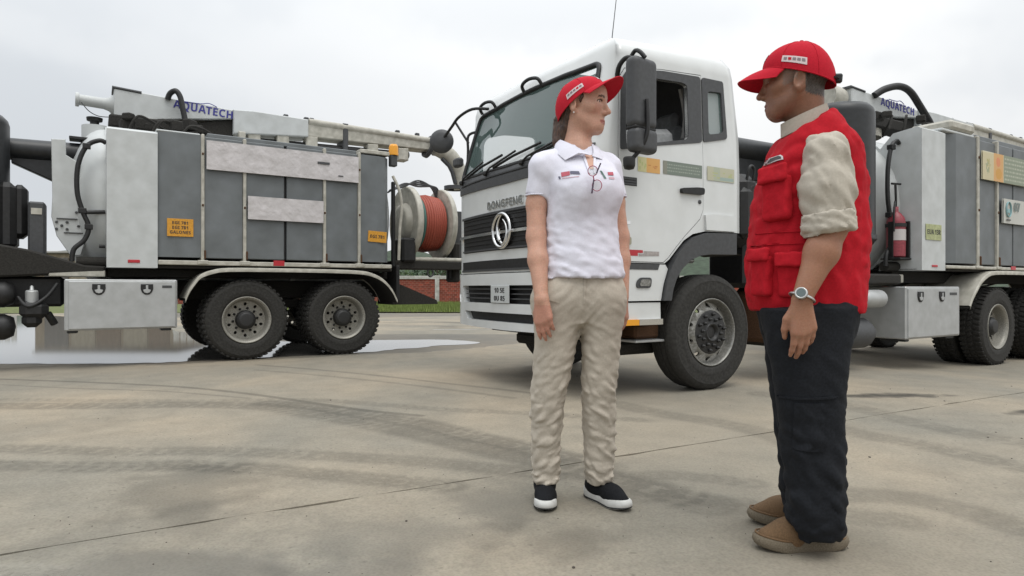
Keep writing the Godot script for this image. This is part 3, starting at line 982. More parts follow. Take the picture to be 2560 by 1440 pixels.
func make_wheel(t: Node3D, at: Vector3, r: float, front: bool, flip := false, lugged := true) -> void:
	# the outer face lies in the plane z = 0 of the wheel, the rest behind it
	var q := r / 0.505
	var xf := Transform3D(ALONG_Z, Vector3.ZERO)
	var hub := Shape.new()
	if front:
		hub.lathe([Vector2(0, -0.02), Vector2(0.045, -0.02), Vector2(0.05, -0.025), Vector2(0.05, -0.025), Vector2(0.062, 0.0), Vector2(0.075, 0.004), Vector2(0.078, 0.0), Vector2(0.078, 0.0), Vector2(0.085, -0.012), Vector2(0.18, -0.022), Vector2(0.195, -0.03), Vector2(0.2, -0.06)], xf, 36)
		for k in 10:
			for ring in 2:
				var a := TAU * (k + 0.3 + ring * 0.5) / 10.0
				var rr := 0.158 if ring == 0 else 0.115
				var c := Vector3(cos(a) * rr, sin(a) * rr, -0.016)
				hub.lathe([Vector2(0.016, -0.01), Vector2(0.016, 0.012), Vector2(0.016, 0.012), Vector2(0.01, 0.02), Vector2(0.009, 0.028), Vector2(0.0, 0.03)], Transform3D(ALONG_Z, c), 6)
	else:
		hub.lathe([Vector2(0, -0.035), Vector2(0.07, -0.035), Vector2(0.088, -0.042), Vector2(0.1, -0.06), Vector2(0.1, -0.06), Vector2(0.118, -0.07), Vector2(0.122, -0.16)], xf, 30)
		for k in 10:
			var a := TAU * (k + 0.2) / 10.0
			hub.lathe([Vector2(0.017, -0.03), Vector2(0.017, 0.0), Vector2(0.017, 0.0), Vector2(0.010, 0.01), Vector2(0, 0.028)], Transform3D(ALONG_Z, Vector3(cos(a) * 0.148, sin(a) * 0.148, -0.128)), 6)
	var w := put("wheel", hub, M.hub, t)
	w.position = at
	w.scale = Vector3(q, q, q)
	if flip: w.rotation.y = PI
	var tyre := Shape.new()
	var W := 0.27
	var pr := [Vector2(0.287, -0.035), Vector2(0.296, -0.018), Vector2(0.31, -0.006), Vector2(0.33, 0.0), Vector2(0.345, 0.0), Vector2(0.348, 0.003), Vector2(0.372, 0.004), Vector2(0.375, 0.001), Vector2(0.41, 0.003), Vector2(0.44, -0.001), Vector2(0.443, 0.002), Vector2(0.452, 0.001), Vector2(0.456, -0.003), Vector2(0.475, -0.010), Vector2(0.489, -0.024), Vector2(0.494, -0.034), Vector2(0.494, -0.034)]
	if front:
		pr.append_array([Vector2(0.503, -0.042), Vector2(0.505, -0.06), Vector2(0.505, -0.075), Vector2(0.505, -0.075), Vector2(0.494, -0.077), Vector2(0.494, -0.083), Vector2(0.505, -0.086), Vector2(0.505, -0.086), Vector2(0.505, -0.13), Vector2(0.505, -0.13), Vector2(0.494, -0.132), Vector2(0.494, -0.138), Vector2(0.505, -0.14), Vector2(0.505, -0.14), Vector2(0.505, -0.186), Vector2(0.505, -0.186), Vector2(0.494, -0.188), Vector2(0.494, -0.194), Vector2(0.505, -0.196), Vector2(0.505, -0.196), Vector2(0.503, -0.235), Vector2(0.489, -0.25), Vector2(0.45, -0.265), Vector2(0.29, -0.24)])
	else:
		pr.append_array([Vector2(0.496, -0.06), Vector2(0.496, -0.215), Vector2(0.489, -0.245), Vector2(0.45, -0.268), Vector2(0.29, -0.24)])
	tyre.lathe(pr, xf, 64)
	if not front and lugged:
		for k in 46:
			var a := TAU * k / 46.0
			var bs := Basis(Vector3.BACK, a)
			for sd in 2:
				var z := -0.052 if sd == 0 else -0.22
				tyre.box(bs * Vector3(0.497, 0.016 if sd else 0.0, z), Vector3(0.022, 0.040, 0.078), 0.004, bs * Basis(Vector3.RIGHT, 0.25 if sd else -0.25))
			tyre.box(bs * Vector3(0.496, 0.02, -0.136), Vector3(0.02, 0.046, 0.05), 0.004, bs * Basis(Vector3.RIGHT, 0.5))
	put("tyre", tyre, M.rubber, w)
	var rim := Shape.new()
	var holes := []
	if front:
		rim.lathe([Vector2(0.288, -0.05), Vector2(0.297, -0.012), Vector2(0.293, -0.004), Vector2(0.284, -0.006), Vector2(0.276, -0.03), Vector2(0.27, -0.075), Vector2(0.262, -0.085)], xf, 48)
		rim_disc(rim, 0.266, -0.084, 0.192, -0.026, 0.236, 0.020, 10)
	else:
		rim.lathe([Vector2(0.288, -0.05), Vector2(0.297, -0.012), Vector2(0.292, -0.003), Vector2(0.282, -0.005), Vector2(0.272, -0.02), Vector2(0.262, -0.022), Vector2(0.254, -0.05), Vector2(0.247, -0.11), Vector2(0.24, -0.128)], xf, 48)
		rim_disc(rim, 0.243, -0.127, 0.12, -0.14, 0.2, 0.019, 10)
	put("rim", rim, M.steel if front else M.rim, w)

# a flat or dished ring with round hand holes in it
func rim_disc(sh: Shape, r_out: float, z_out: float, r_in: float, z_in: float, r_hole: float, hole: float, count: int) -> void:
	var f := func(u: float, w: float) -> Vector3:
		var k := (r_out - w) / (r_out - r_in)
		return Vector3(cos(u / r_hole) * w, sin(u / r_hole) * w, lerpf(z_out, z_in, k * k * (3 - 2 * k)))
	var step := TAU * r_hole / count
	for k in count:
		var h := PackedVector2Array()
		for i in 12: h.append(Vector2(step * (k + 0.5), r_hole) + Vector2.from_angle(TAU * i / 12.0) * Vector2(hole, hole * 1.15))
		# two halves, so that no piece has a hole inside it
		for half in 2:
			var o := rect(step * k + half * step * 0.5, r_in, step * k + (half + 1) * step * 0.5, r_out)
			sh.sheet(o, [h], Vector2(step, 1.0), f, 1.0)
		for i in 12:
			var a: Vector3 = f.call(h[i].x, h[i].y); var b: Vector3 = f.call(h[(i + 1) % 12].x, h[(i + 1) % 12].y)
			var c: Vector3 = f.call(step * (k + 0.5), r_hole)
			var nn := (c - (a + b) * 0.5); nn.z = 0
			sh.poly([a, b, b + Vector3(0, 0, -0.02), a + Vector3(0, 0, -0.02)], nn.normalized())

func map1(x: float, from: Array, to: Array) -> float:
	for i in from.size() - 1:
		if x <= from[i + 1] or i == from.size() - 2:
			return lerpf(to[i], to[i + 1], (x - from[i]) / (from[i + 1] - from[i]))
	return x

# P: fx, fy, fb place the body's stations on this lorry; "left" marks the one with white boards
func vacuum_body(t: Node3D, P: Dictionary) -> void:
	var X: Callable = P.fx; var Y: Callable = P.fy; var XB: Callable = P.fb; var YB: Callable = P.fyb
	var left: bool = P.left
	var sx := func(a: float, b: float) -> float: return X.call(b) - X.call(a)
	var span := func(called: String, x0: float, x1: float, y0: float, y1: float, z0: float, z1: float, m: Material, par: Node = t, bev := 0.008) -> MeshInstance3D:
		var a: float = X.call(x0); var b: float = X.call(x1); var c: float = Y.call(y0); var d: float = Y.call(y1)
		return put(called, bx(Vector3((a + b) / 2, (c + d) / 2, (z0 + z1) / 2), Vector3(absf(b - a), absf(d - c), absf(z1 - z0)), bev), m, par)
	# chassis
	for z in [-0.82, -1.62]:
		span.call("chassis_rail", -6.2 if left else -2.4, 2.35, 0.76, 1.0, z - 0.045, z + 0.045, M.grime)
	for x in [-2.3, -1.2, -0.55, 0.62, 1.9]:
		span.call("cross_member", x - 0.06, x + 0.06, 0.8, 0.96, -1.58, -0.86, M.grime)
	span.call("sub_frame", -2.03, -1.5, 1.03, 1.1, -0.72, -0.2, M.cream)
	span.call("sub_frame", -1.48, 2.0, 1.03, 1.13, -2.1, -0.35, M.grime)
	span.call("deck_plate", -1.49, 1.95, 1.135, 1.17, -2.36, -0.05, M.grime)
	# front cabinet with a chamfered inner top corner
	var a0: float = X.call(-1.49); var a1: float = X.call(-0.985); var b0: float = Y.call(1.134); var b1: float = Y.call(2.72)
	var sec := PackedVector2Array([Vector2(0, b0), Vector2(0, b1 - 0.02), Vector2(-0.05, b1 + 0.01), Vector2(-0.33, b1 - 0.02), Vector2(-0.5, b1 - 0.2), Vector2(-0.5, b0)])
	for far in 2:
		var sh := Shape.new()
		var pl := PackedVector2Array()
		for p in sec: pl.append(Vector2(-p.x if far == 0 else p.x, p.y))
		# local x of the prism runs along z, its depth along x
		var xf := Transform3D(Basis(Vector3(0, 0, -1 if far == 0 else 1), Vector3(0, 1, 0), Vector3(1, 0, 0)), Vector3(a0, 0, 0.0 if far == 0 else -2.4))
		if far == 1:
			pl = PackedVector2Array()
			for p in sec: pl.append(Vector2(-p.x, p.y))
		sh.prism(pl, xf, a1 - a0)
		put("cabinet", sh, M.old_white, t)
	span.call("reflector", -1.285, -1.165, 1.19, 1.225, 0.001, 0.008, M.red)
	# tank
	var tk := Shape.new()
	var ty: float = Y.call(1.92)
	var tr := 1.0
	var prof := []
	for i in 10:
		var an := PI / 2 * i / 9.0
		prof.append(Vector2(tr * sin(an), -1.5 - 0.42 * cos(an)))
	for i in range(1, 11):
		var an := PI / 2 * i / 10.0
		prof.append(Vector2(tr * cos(an), 1.93 + 0.22 * sin(an)))
	for i in prof.size(): prof[i].y = X.call(prof[i].y)
	tk.lathe(prof, Transform3D(ALONG_X, Vector3(0, ty, -1.25)), 48)
	var tank := put("tank", tk, M.old_white, t)
	var ring := Shape.new()
	for x in [-1.46, -0.4, 0.75, 1.9]:
		ring.lathe([Vector2(tr, X.call(x) - 0.03), Vector2(tr + 0.03, X.call(x) - 0.03), Vector2(tr + 0.03, X.call(x) - 0.03), Vector2(tr + 0.03, X.call(x) + 0.03), Vector2(tr + 0.03, X.call(x) + 0.03), Vector2(tr, X.call(x) + 0.03)], Transform3D(ALONG_X, Vector3(0, ty, -1.25)), 48)
	put("band", ring, M.old_white, tank)
	var neck := Shape.new()
	neck.lathe([Vector2(0.16, -0.1), Vector2(0.16, 0.1), Vector2(0.16, 0.1), Vector2(0.0, 0.13)], Transform3D(Basis(), Vector3(X.call(-1.58), Y.call(2.84), -1.15)), 20)
	put("tank_neck", neck, M.old_white, tank)
	var capm := Shape.new()
	capm.lathe([Vector2(0.05, -0.1), Vector2(0.05, 0.02), Vector2(0.05, 0.02), Vector2(0.085, 0.03), Vector2(0.09, 0.07), Vector2(0.09, 0.07), Vector2(0.0, 0.08)], Transform3D(Basis(), Vector3(X.call(-1.6), Y.call(2.98), -1.15)), 16)
	put("vent_cap", capm, M.black, tank)
	# hatch plate at the tank's shoulder and its black clamp
	var pl2 := Shape.new()
	pl2.box(Vector3(X.call(-1.74), Y.call(2.72), -0.95), Vector3(0.24, 0.035, 0.2), 0.005)
	put("clamp_plate", pl2, M.black, tank)
	# bracket plate before the tank
	var bp := PackedVector2Array()
	for p in [[-2.02, 2.61], [-1.885, 2.62], [-1.88, 2.44], [-1.77, 2.37], [-1.74, 2.0], [-1.72, 1.72], [-1.68, 1.5], [-1.74, 1.28], [-1.84, 1.28], [-1.97, 1.5], [-2.02, 1.72], [-2.01, 1.95]]: bp.append(Vector2(X.call(p[0]), Y.call(p[1])))
	var bk := Shape.new(); bk.prism(bp, Transform3D(Basis(), Vector3(0, 0, -0.55)), 0.05, 0.006)
	var bracket := put("bracket_plate", bk, M.old_white, t)
	var bolts := Shape.new()
	for p in [[-1.97, 1.66], [-1.87, 1.66], [-1.97, 1.58], [-1.87, 1.58], [-1.92, 1.62], [-1.78, 1.78], [-1.76, 1.62]]:
		bolts.lathe([Vector2(0.016, 0), Vector2(0.016, 0.012), Vector2(0.016, 0.012), Vector2(0, 0.015)], Transform3D(ALONG_Z, Vector3(X.call(p[0]), Y.call(p[1]), -0.50)), 6)
	for p in [[-1.93, 1.70], [-1.86, 1.54]]: bolts.box(Vector3(X.call(p[0] + 0.06), Y.call(p[1]), -0.495), Vector3(0.2, 0.012, 0.02), 0.0)
	put("bolt", bolts, M.trim, bracket)
	# black duct with its gusset
	var du := Shape.new()
	var dx0: float = P.duct[0]; var dx1: float = P.duct[1]; var dy: float = P.duct[2]
	du.tube([Vector3(dx0, dy, -1.0), Vector3(dx1, dy + 0.02, -1.0)], 0.13, 20)
	put("duct", du, M.duct, t)
	var gx: float = P.gusset[0]
	var gu := Shape.new()
	gu.prism(PackedVector2Array([Vector2(gx, dy), Vector2(gx, dy - 0.16), Vector2(P.gusset[1], dy - 0.34), Vector2(P.gusset[2], dy - 0.34), Vector2(P.gusset[2] + 0.3, dy - 0.1), Vector2(P.gusset[2] + 0.3, dy)]), Transform3D(Basis(), Vector3(0, 0, -1.06)), 0.12, 0.01)
	put("duct_gusset", gu, M.duct, t)
	# black air filter drum
	var fd := Shape.new()
	var fr: float = P.drum[3]
	fd.lathe([Vector2(0, P.drum[2]), Vector2(fr * 0.55, P.drum[2] - 0.012), Vector2(fr * 0.86, P.drum[2] - 0.045), Vector2(fr * 0.96, P.drum[2] - 0.09), Vector2(fr, P.drum[2] - 0.15), Vector2(fr, 1.5), Vector2(fr, 1.5), Vector2(fr + 0.015, 1.49), Vector2(fr + 0.015, 1.45), Vector2(fr + 0.015, 1.45), Vector2(fr * 0.9, 1.38), Vector2(0, 1.36)], Transform3D(Basis(), Vector3(P.drum[0], 0, P.drum[1])), 40)
	put("filter_drum", fd, M.duct, t)
	# black pipe bent round the tank's end
	var hp := []
	for p in [[-1.49, 2.58], [-1.56, 2.6], [-1.68, 2.52], [-1.76, 2.3], [-1.77, 2.0], [-1.72, 1.78], [-1.66, 1.6], [-1.7, 1.45], [-1.8, 1.34], [-1.82, 1.2]]: hp.append(Vector3(X.call(p[0]), Y.call(p[1]), -0.26))
	var hos := put("hose", tb(smooth(hp, 5), 0.026, 8), M.black, t)
	for i in [2, 5, 6]: put("hose_clamp", bx(hp[i], Vector3(0.08, 0.06, 0.07), 0.006), M.black, hos)
	var cl := Shape.new()
	cl.tube([hp[5] + Vector3(0, -0.02, 0), hp[5] + Vector3(sx.call(-1.72, -1.5), 0.0, 0)], 0.022, 8)
	put("side_pipe", cl, M.black, hos)
	put("side_pipe", tb([hp[6] + Vector3(0.1, -0.22, 0), Vector3(X.call(-1.5), hp[6].y - 0.22, hp[6].z)], 0.02, 8), M.black, hos)
	put("suction_pipe", tb([Vector3(X.call(-1.78), Y.call(1.2), -0.3), Vector3(X.call(-1.49), Y.call(1.2), -0.3)], 0.06, 14), M.grime, t)

	# side panels and posts
	var yb0 := 1.262; var yb1 := 2.735
	var cuts: Array = [[-0.98, -0.522], [-0.487, -0.045], [-0.012, 0.455], [0.487, 0.958], [0.99, 1.436], [1.468, 1.925]]
	for i in 6:
		var pn: MeshInstance3D
		if i == 5:      # the last one bulges round the corner
			var o := Shape.new()
			var pts := PackedVector2Array()
			var xa: float = X.call(cuts[5][0]); var xb: float = X.call(cuts[5][1])
			for p in [[0.0, 0.0], [0.55, 0.0], [0.8, -0.03], [0.95, -0.1], [1.0, -0.2], [1.0, -0.5], [0.0, -0.5]]: pts.append(Vector2(lerpf(xa, xb, p[0]), p[1]))
			var xf := Transform3D(Basis(Vector3(1, 0, 0), Vector3(0, 0, 1), Vector3(0, -1, 0)), Vector3(0, Y.call(2.74), -0.01))
			o.prism(pts, xf, Y.call(2.74) - Y.call(yb0))
			pn = put("side_panel", o, M.panel, t)
		elif i == 0:
			var o := Shape.new()
			var xa: float = X.call(cuts[0][0]); var xb: float = X.call(cuts[0][1])
			var dent := 0.0 if left else 0.12
			var pts := PackedVector2Array([Vector2(xa, -0.04 - dent), Vector2(lerpf(xa, xb, 0.38), -0.015 - dent * 0.1), Vector2(xb, -0.015), Vector2(xb, -0.3), Vector2(xa, -0.3)])
			var xf := Transform3D(Basis(Vector3(1, 0, 0), Vector3(0, 0, 1), Vector3(0, -1, 0)), Vector3(0, Y.call(yb1 + 0.005), 0))
			o.prism(pts, xf, Y.call(yb1) - Y.call(yb0))
			pn = put("side_panel", o, M.panel, t)
		else:
			pn = span.call("side_panel", cuts[i][0], cuts[i][1], yb0, yb1, -0.28, -0.025, M.panel)
	for x in [-0.505, -0.028, 0.974, 1.452]:
		var ps: MeshInstance3D = span.call("post", x - 0.019, x + 0.019, 1.215, 2.76, -0.3, 0.005, M.cream)
		span.call("bracket", x - 0.06, x + 0.06, 1.185, 1.235, -0.03, 0.03, M.cream, ps)
		span.call("hinge", x + 0.014, x + 0.034, 1.25, 1.36, -0.01, 0.022, M.rust, ps)
		for y in [1.9, 2.52]: span.call("bolt", x - 0.012, x + 0.012, y - 0.015, y + 0.015, 0.0, 0.016, M.rust, ps)
	span.call("panel_gap", 0.455, 0.487, 1.262, 2.7, -0.2, -0.06, M.black)
	span.call("bottom_rail", -0.98, 1.92, 1.175, 1.228, -0.2, 0.012, M.cream)
	span.call("top_rail", -0.45, 1.43, 2.735, 2.79, -0.55, -0.06, M.panel)
	span.call("roof_plate", -1.0, -0.53, 2.742, 2.765, -0.6, -0.03, M.old_white)
	span.call("roof_plate", 1.47, 1.9, 2.765, 2.82, -0.6, -0.02, M.cream)
	span.call("reflector", 0.312, 0.448, 1.182, 1.25, 0.013, 0.02, M.red)
	span.call("body_back", -0.98, 1.8, 1.2, 2.7, -2.1, -0.32, M.grime)
	# rear fender: a bent strip over both wheels
	var fpts := []
	for p in [[-0.70, 0.757], [-0.66, 0.86], [-0.60, 0.96], [-0.53, 1.045], [-0.40, 1.10], [-0.223, 1.127], [0.3, 1.132], [0.9, 1.13], [1.40, 1.119], [1.6, 1.09], [1.77, 1.012], [1.9, 0.88], [1.987, 0.719]]: fpts.append(Vector2(X.call(p[0]), Y.call(p[1])))
	fpts = smooth(fpts, 3)
	var fe := Shape.new()
	var rowsf := [[], [], [], [], []]
	for p in fpts:
		for k in 5:
			var z: float = [0.055, 0.06, 0.04, -0.6, -0.62][k]
			var off: float = [-0.03, 0.012, 0.02, 0.02, -0.03][k]
			rowsf[k].append(Vector3(p.x, p.y + off, z))
	fe.grid(rowsf, false, false, 0)
	put("fender", fe, M.cream, t)
	var fa := Shape.new()
	var rows2 := [[], []]
	for p in fpts:
		rows2[0].append(Vector3(p.x, p.y - 0.012, 0.05)); rows2[1].append(Vector3(p.x, p.y - 0.012, -0.61))
	fa.grid(rows2, false, false, 0)
	put("fender_lining", fa, M.grime, t)
	# wheels: two twin axles each side
	var wy: float = Y.call(0.5)
	for x in [0.0, 1.246]:
		var wx: float = X.call(x)
		make_wheel(t, Vector3(wx, wy, 0.0), P.r, false)
		make_wheel(t, Vector3(wx, wy, -0.34), P.r, false, false)
		make_wheel(t, Vector3(wx, wy, -2.42), P.r, false, true)
		var ax := Shape.new()
		ax.tube([Vector3(wx, wy, -0.2), Vector3(wx, wy, -2.2)], 0.1, 12)
		ax.lathe([Vector2(0, -0.24), Vector2(0.16, -0.2), Vector2(0.24, 0), Vector2(0.16, 0.2), Vector2(0, 0.24)], Transform3D(ALONG_Z, Vector3(wx, wy + 0.03, -1.2)), 18)
		put("axle", ax, M.grime, t)
	span.call("leaf_spring", -0.35, 1.6, 0.62, 0.74, -0.92, -0.8, M.grime)
	# mud flap and the folded chute behind the wheels
	span.call("mud_flap", 2.02, 2.07, 0.72, 1.22, -0.62, -0.06, M.black)
	var ch := Shape.new()
	ch.prism(PackedVector2Array([Vector2(X.call(2.05), Y.call(0.98)), Vector2(X.call(2.7), Y.call(0.72)), Vector2(X.call(2.72), Y.call(0.66)), Vector2(X.call(2.0), Y.call(0.66))]), Transform3D(Basis(), Vector3(0, 0, -0.75)), 0.6)
	put("rear_step", ch, M.grime, t)

	# tool box
	var bxn: MeshInstance3D = span.call("tool_box", -1.884, -0.781, 0.428, 0.997, -0.62, 0.0, M.alu, t, 0.012)
	var lid: MeshInstance3D = span.call("lid", -1.845, -0.80, 0.445, 0.975, -0.01, 0.014, M.alu, bxn, 0.006)
	for x in [-1.564, -1.095]:
		var px: float = X.call(x); var py: float = Y.call(0.89)
		var lt := Shape.new()
		var sh2 := PackedVector2Array([Vector2(-0.062, 0.055), Vector2(0.062, 0.055), Vector2(0.064, 0.0), Vector2(0.05, -0.04), Vector2(0.02, -0.066), Vector2(-0.02, -0.066), Vector2(-0.05, -0.04), Vector2(-0.064, 0.0)])
		lt.prism(sh2, Transform3D(Basis(), Vector3(px, py, 0.012)), 0.014, 0.005)
		put("latch", lt, M.black, bxn)
		var pd := Shape.new()
		pd.prism(PackedVector2Array([Vector2(-0.012, 0.04), Vector2(0.012, 0.04), Vector2(0.012, -0.005), Vector2(0.04, -0.012), Vector2(0.028, -0.04), Vector2(0, -0.05), Vector2(-0.028, -0.04), Vector2(-0.04, -0.012), Vector2(-0.012, -0.005)]), Transform3D(Basis(), Vector3(px, py, 0.025)), 0.006, 0.002)
		put("latch_paddle", pd, M.alu, bxn)
	span.call("box_foot", -1.86, -1.76, 0.40, 0.43, -0.3, -0.02, M.black, bxn)
	span.call("box_foot", -0.95, -0.84, 0.40, 0.43, -0.3, -0.02, M.black, bxn)
	span.call("name_plate", -0.94, -0.84, 0.9, 0.93, 0.014, 0.018, M.trim, bxn, 0.001)

	# hydraulic gear under the boom
	var rng := RandomNumberGenerator.new(); rng.seed = 5 if left else 6
	var hy := Shape.new()
	hy.box(Vector3(XB.call(-0.95), YB.call(3.02), -1.3), Vector3(1.0, 0.16, 0.6), 0.02)
	hy.box(Vector3(XB.call(-0.6), YB.call(3.06), -1.3), Vector3(0.5, 0.12, 0.4), 0.02)
	for i in 9:
		var x := rng.randf_range(-1.45, -0.3)
		hy.box(Vector3(XB.call(x), YB.call(rng.randf_range(2.9, 3.1)), rng.randf_range(-1.3, -0.75)), Vector3(rng.randf_range(0.08, 0.2), rng.randf_range(0.06, 0.14), 0.12), 0.015, Basis(Vector3.UP, rng.randf()))
	for i in 4:
		var x := rng.randf_range(-1.4, -0.5)
		var pa := [Vector3(XB.call(x), YB.call(2.86), -0.7), Vector3(XB.call(x + 0.1), YB.call(2.99 + rng.randf() * 0.07), -0.72), Vector3(XB.call(x + 0.3), YB.call(2.94 + rng.randf() * 0.08), -0.85), Vector3(XB.call(x + 0.55), YB.call(2.9), -1.1)]
		hy.tube(smooth(pa, 5), 0.018, 6)
	put("hydraulic_unit", hy, M.grime, t)
	var sw := Shape.new()
	sw.lathe([Vector2(0.32, -0.12), Vector2(0.32, 0.05), Vector2(0.32, 0.05), Vector2(0.24, 0.07), Vector2(0.2, 0.16), Vector2(0.0, 0.17)], Transform3D(Basis(), Vector3(XB.call(-1.05), YB.call(2.97), -1.35)), 24)
	put("swivel", sw, M.cream, t)

	# boom: nozzle, tapering head, sleeve, long beam with its hose pipe, elbow
	var bz := -1.2
	var quadbox := func(p: Array, z0: float, z1: float) -> Shape:       # [x, top, bottom] stations
		var pl := PackedVector2Array()
		for s in p: pl.append(Vector2(XB.call(s[0]), YB.call(s[1])))
		for i in range(p.size() - 1, -1, -1): pl.append(Vector2(XB.call(p[i][0]), YB.call(p[i][2])))
		var o := Shape.new(); o.prism(pl, Transform3D(Basis(), Vector3(0, 0, z1)), z0 - z1, 0.012); return o
	var boom := put("boom", quadbox.call([[-1.39, 3.487, 3.10], [-1.05, 3.47, 3.115], [0.04, 3.41, 3.285]], bz, bz - 0.34), M.old_white, t)
	put("boom_cap", quadbox.call([[-1.41, 3.505, 3.47], [-1.08, 3.485, 3.45]], bz + 0.015, bz - 0.355), M.trim, boom)
	put("boom_underside", quadbox.call([[-0.6, 3.14, 3.06], [0.05, 3.29, 3.02]], bz - 0.06, bz - 0.28), M.grime, boom)
	put("boom_sleeve", quadbox.call([[0.042, 3.41, 3.07], [0.3, 3.43, 3.10], [1.086, 3.416, 3.16]], bz + 0.03, bz - 0.37), M.old_white, boom)
	put("boom_beam", quadbox.call([[1.08, 3.37, 3.17], [3.16, 3.33, 3.20]], bz, bz - 0.3), M.cream, boom)
	put("boom_pipe", tb([Vector3(XB.call(1.1), YB.call(3.395), bz - 0.02), Vector3(XB.call(3.15), YB.call(3.36), bz - 0.02)], 0.05, 12), M.cream, boom)
	put("boom_ram", tb([Vector3(XB.call(0.3), YB.call(3.02), bz - 0.1), Vector3(XB.call(2.75), YB.call(3.09), bz - 0.1)], 0.055, 12), M.black, boom)
	for x in [0.32, 0.72, 1.14, 2.1, 2.62]:
		put("boom_bracket", quadbox.call([[x - 0.08, 3.17, 2.98], [x + 0.09, 3.18, 2.98]], bz + 0.01, bz - 0.2), M.cream, boom)
	put("boom_saddle", quadbox.call([[1.62, 3.44, 2.86], [1.70, 3.44, 2.86]], bz + 0.02, bz - 0.3), M.trim, boom)
	put("boom_saddle", quadbox.call([[0.1, 3.1, 2.74], [0.19, 3.1, 2.74]], bz + 0.1, bz), M.cream, boom)
	for x in [0.78, 1.08, 1.16, 2.55, 2.9]:
		put("boom_lug", bx(Vector3(XB.call(x), YB.call(3.44), bz - 0.08), Vector3(0.07, 0.06, 0.06), 0.01), M.trim, boom)
	if not left: put("corner_hood", bx(Vector3(4.62, 2.93, -0.28), Vector3(0.62, 0.12, 0.5), 0.03), M.cream, t)
	var el := []
	for p in [[3.1, 3.27], [3.22, 3.25], [3.42, 3.14], [3.56, 2.95], [3.62, 2.74], [3.63, 2.6]]: el.append(Vector3(XB.call(p[0]) + 0.12, YB.call(p[1]), bz - 0.1))
	var elb := put("boom_elbow", tb(smooth(el, 5), 0.135, 16), M.cream, boom)
	var els := Shape.new()
	for p in [[3.12, 3.27, 0.3], [3.62, 2.62, 1.5]]:
		els.lathe([Vector2(0.12, -0.03), Vector2(0.19, -0.03), Vector2(0.19, -0.03), Vector2(0.19, 0.03), Vector2(0.19, 0.03), Vector2(0.12, 0.03)], Transform3D(Basis(Vector3.BACK, -p[2]) * ALONG_X if p[2] < 1.0 else Basis(), Vector3(XB.call(p[0]), YB.call(p[1]), bz - 0.1)), 20)
	els.tube([el[1] + Vector3(0.0, -0.16, 0.05), el[2] + Vector3(-0.06, -0.16, 0.05), el[3] + Vector3(-0.14, -0.07, 0.05), el[4] + Vector3(-0.14, -0.05, 0.05)], 0.035, 8)
	put("elbow_flange", els, M.trim, boom)
	if left:
		var nz := Shape.new()
		nz.lathe([Vector2(0.0, -0.005), Vector2(0.085, -0.005), Vector2(0.085, -0.005), Vector2(0.09, 0.0), Vector2(0.09, 0.03), Vector2(0.09, 0.03), Vector2(0.068, 0.04), Vector2(0.072, 0.3), Vector2(0.09, 0.36), Vector2(0.13, 0.40), Vector2(0.13, 0.42)], Transform3D(Basis(Vector3.BACK, -0.03) * ALONG_X, Vector3(-1.80, 3.31, bz - 0.17)), 18)
		put("boom_nozzle", nz, M.old_white, boom)
		put("cable", tb(smooth([Vector3(-1.74, 3.24, bz), Vector3(-1.66, 3.14, bz), Vector3(-1.55, 3.09, bz), Vector3(-1.4, 3.1, bz)], 5), 0.006, 5), M.trim, boom)
	else:
		var nz := Shape.new()
		nz.lathe([Vector2(0.0, 0.02), Vector2(0.15, 0.02), Vector2(0.16, 0.0), Vector2(0.17, 0.0), Vector2(0.17, 0.0), Vector2(0.17, 0.22), Vector2(0.16, 0.3), Vector2(0.12, 0.34)], Transform3D(ALONG_X, Vector3(XB.call(-1.39) - 0.36, YB.call(3.33), bz - 0.17)), 24)
		put("boom_nozzle", nz, M.cream, boom)
	# hose looped over the boom
	var hl: Array
	if left: hl = [Vector3(-0.78, 3.42, bz + 0.02), Vector3(-0.75, 3.5, bz + 0.05), Vector3(-0.69, 3.53, bz + 0.1), Vector3(-0.64, 3.46, bz + 0.12), Vector3(-0.61, 3.3, bz + 0.14), Vector3(-0.57, 3.1, bz + 0.16), Vector3(-0.5, 2.95, bz + 0.2), Vector3(-0.45, 2.82, bz + 0.3)]
	else: hl = [Vector3(4.66, 3.62, bz + 0.02), Vector3(4.82, 3.72, bz + 0.08), Vector3(5.1, 3.79, bz + 0.14), Vector3(5.35, 3.74, bz + 0.16), Vector3(5.55, 3.58, bz + 0.18), Vector3(5.75, 3.4, bz + 0.2), Vector3(5.95, 3.22, bz + 0.22), Vector3(6.3, 3.1, bz + 0.3)]
	put("boom_hose", tb(smooth(hl, 5), 0.036 if left else 0.05, 9), M.black, boom)
	# maker's lettering on the boom head
	var lx: float = XB.call(-0.33) if left else 5.32; var ly: float = YB.call(3.355) if left else 3.56
	words_on("AQUATECH", 0.105, boom, Transform3D(Basis(Vector3.BACK, -0.07 if left else -0.03), Vector3(lx, ly, bz + 0.003)), M.navy, "lettering", true, 0.99 if left else 1.2)
	var sw2 := Shape.new()
	sw2.tube(smooth([Vector3(lx - 0.25, ly + 0.075, bz + 0.003), Vector3(lx - 0.05, ly + 0.075, bz + 0.003), Vector3(lx + 0.06, ly + 0.095, bz + 0.003), Vector3(lx + 0.16, ly + 0.06, bz + 0.003)], 4), 0.006, 5)
	put("logo_wave", sw2, M.navy, boom)
	# amber beacon at the rear corner
	if left:
		var be := Shape.new()
		be.lathe([Vector2(0, 0.16), Vector2(0.05, 0.155), Vector2(0.066, 0.12), Vector2(0.07, 0.0), Vector2(0.07, 0.0), Vector2(0.0, 0.0)], Transform3D(Basis(), Vector3(2.0, 2.80, -0.12)), 18)
		var bc := put("beacon", be, M.amber, t)
		put("beacon_bracket", bx(Vector3(1.99, 2.72, -0.12), Vector3(0.1, 0.16, 0.1), 0.01), M.trim, bc)

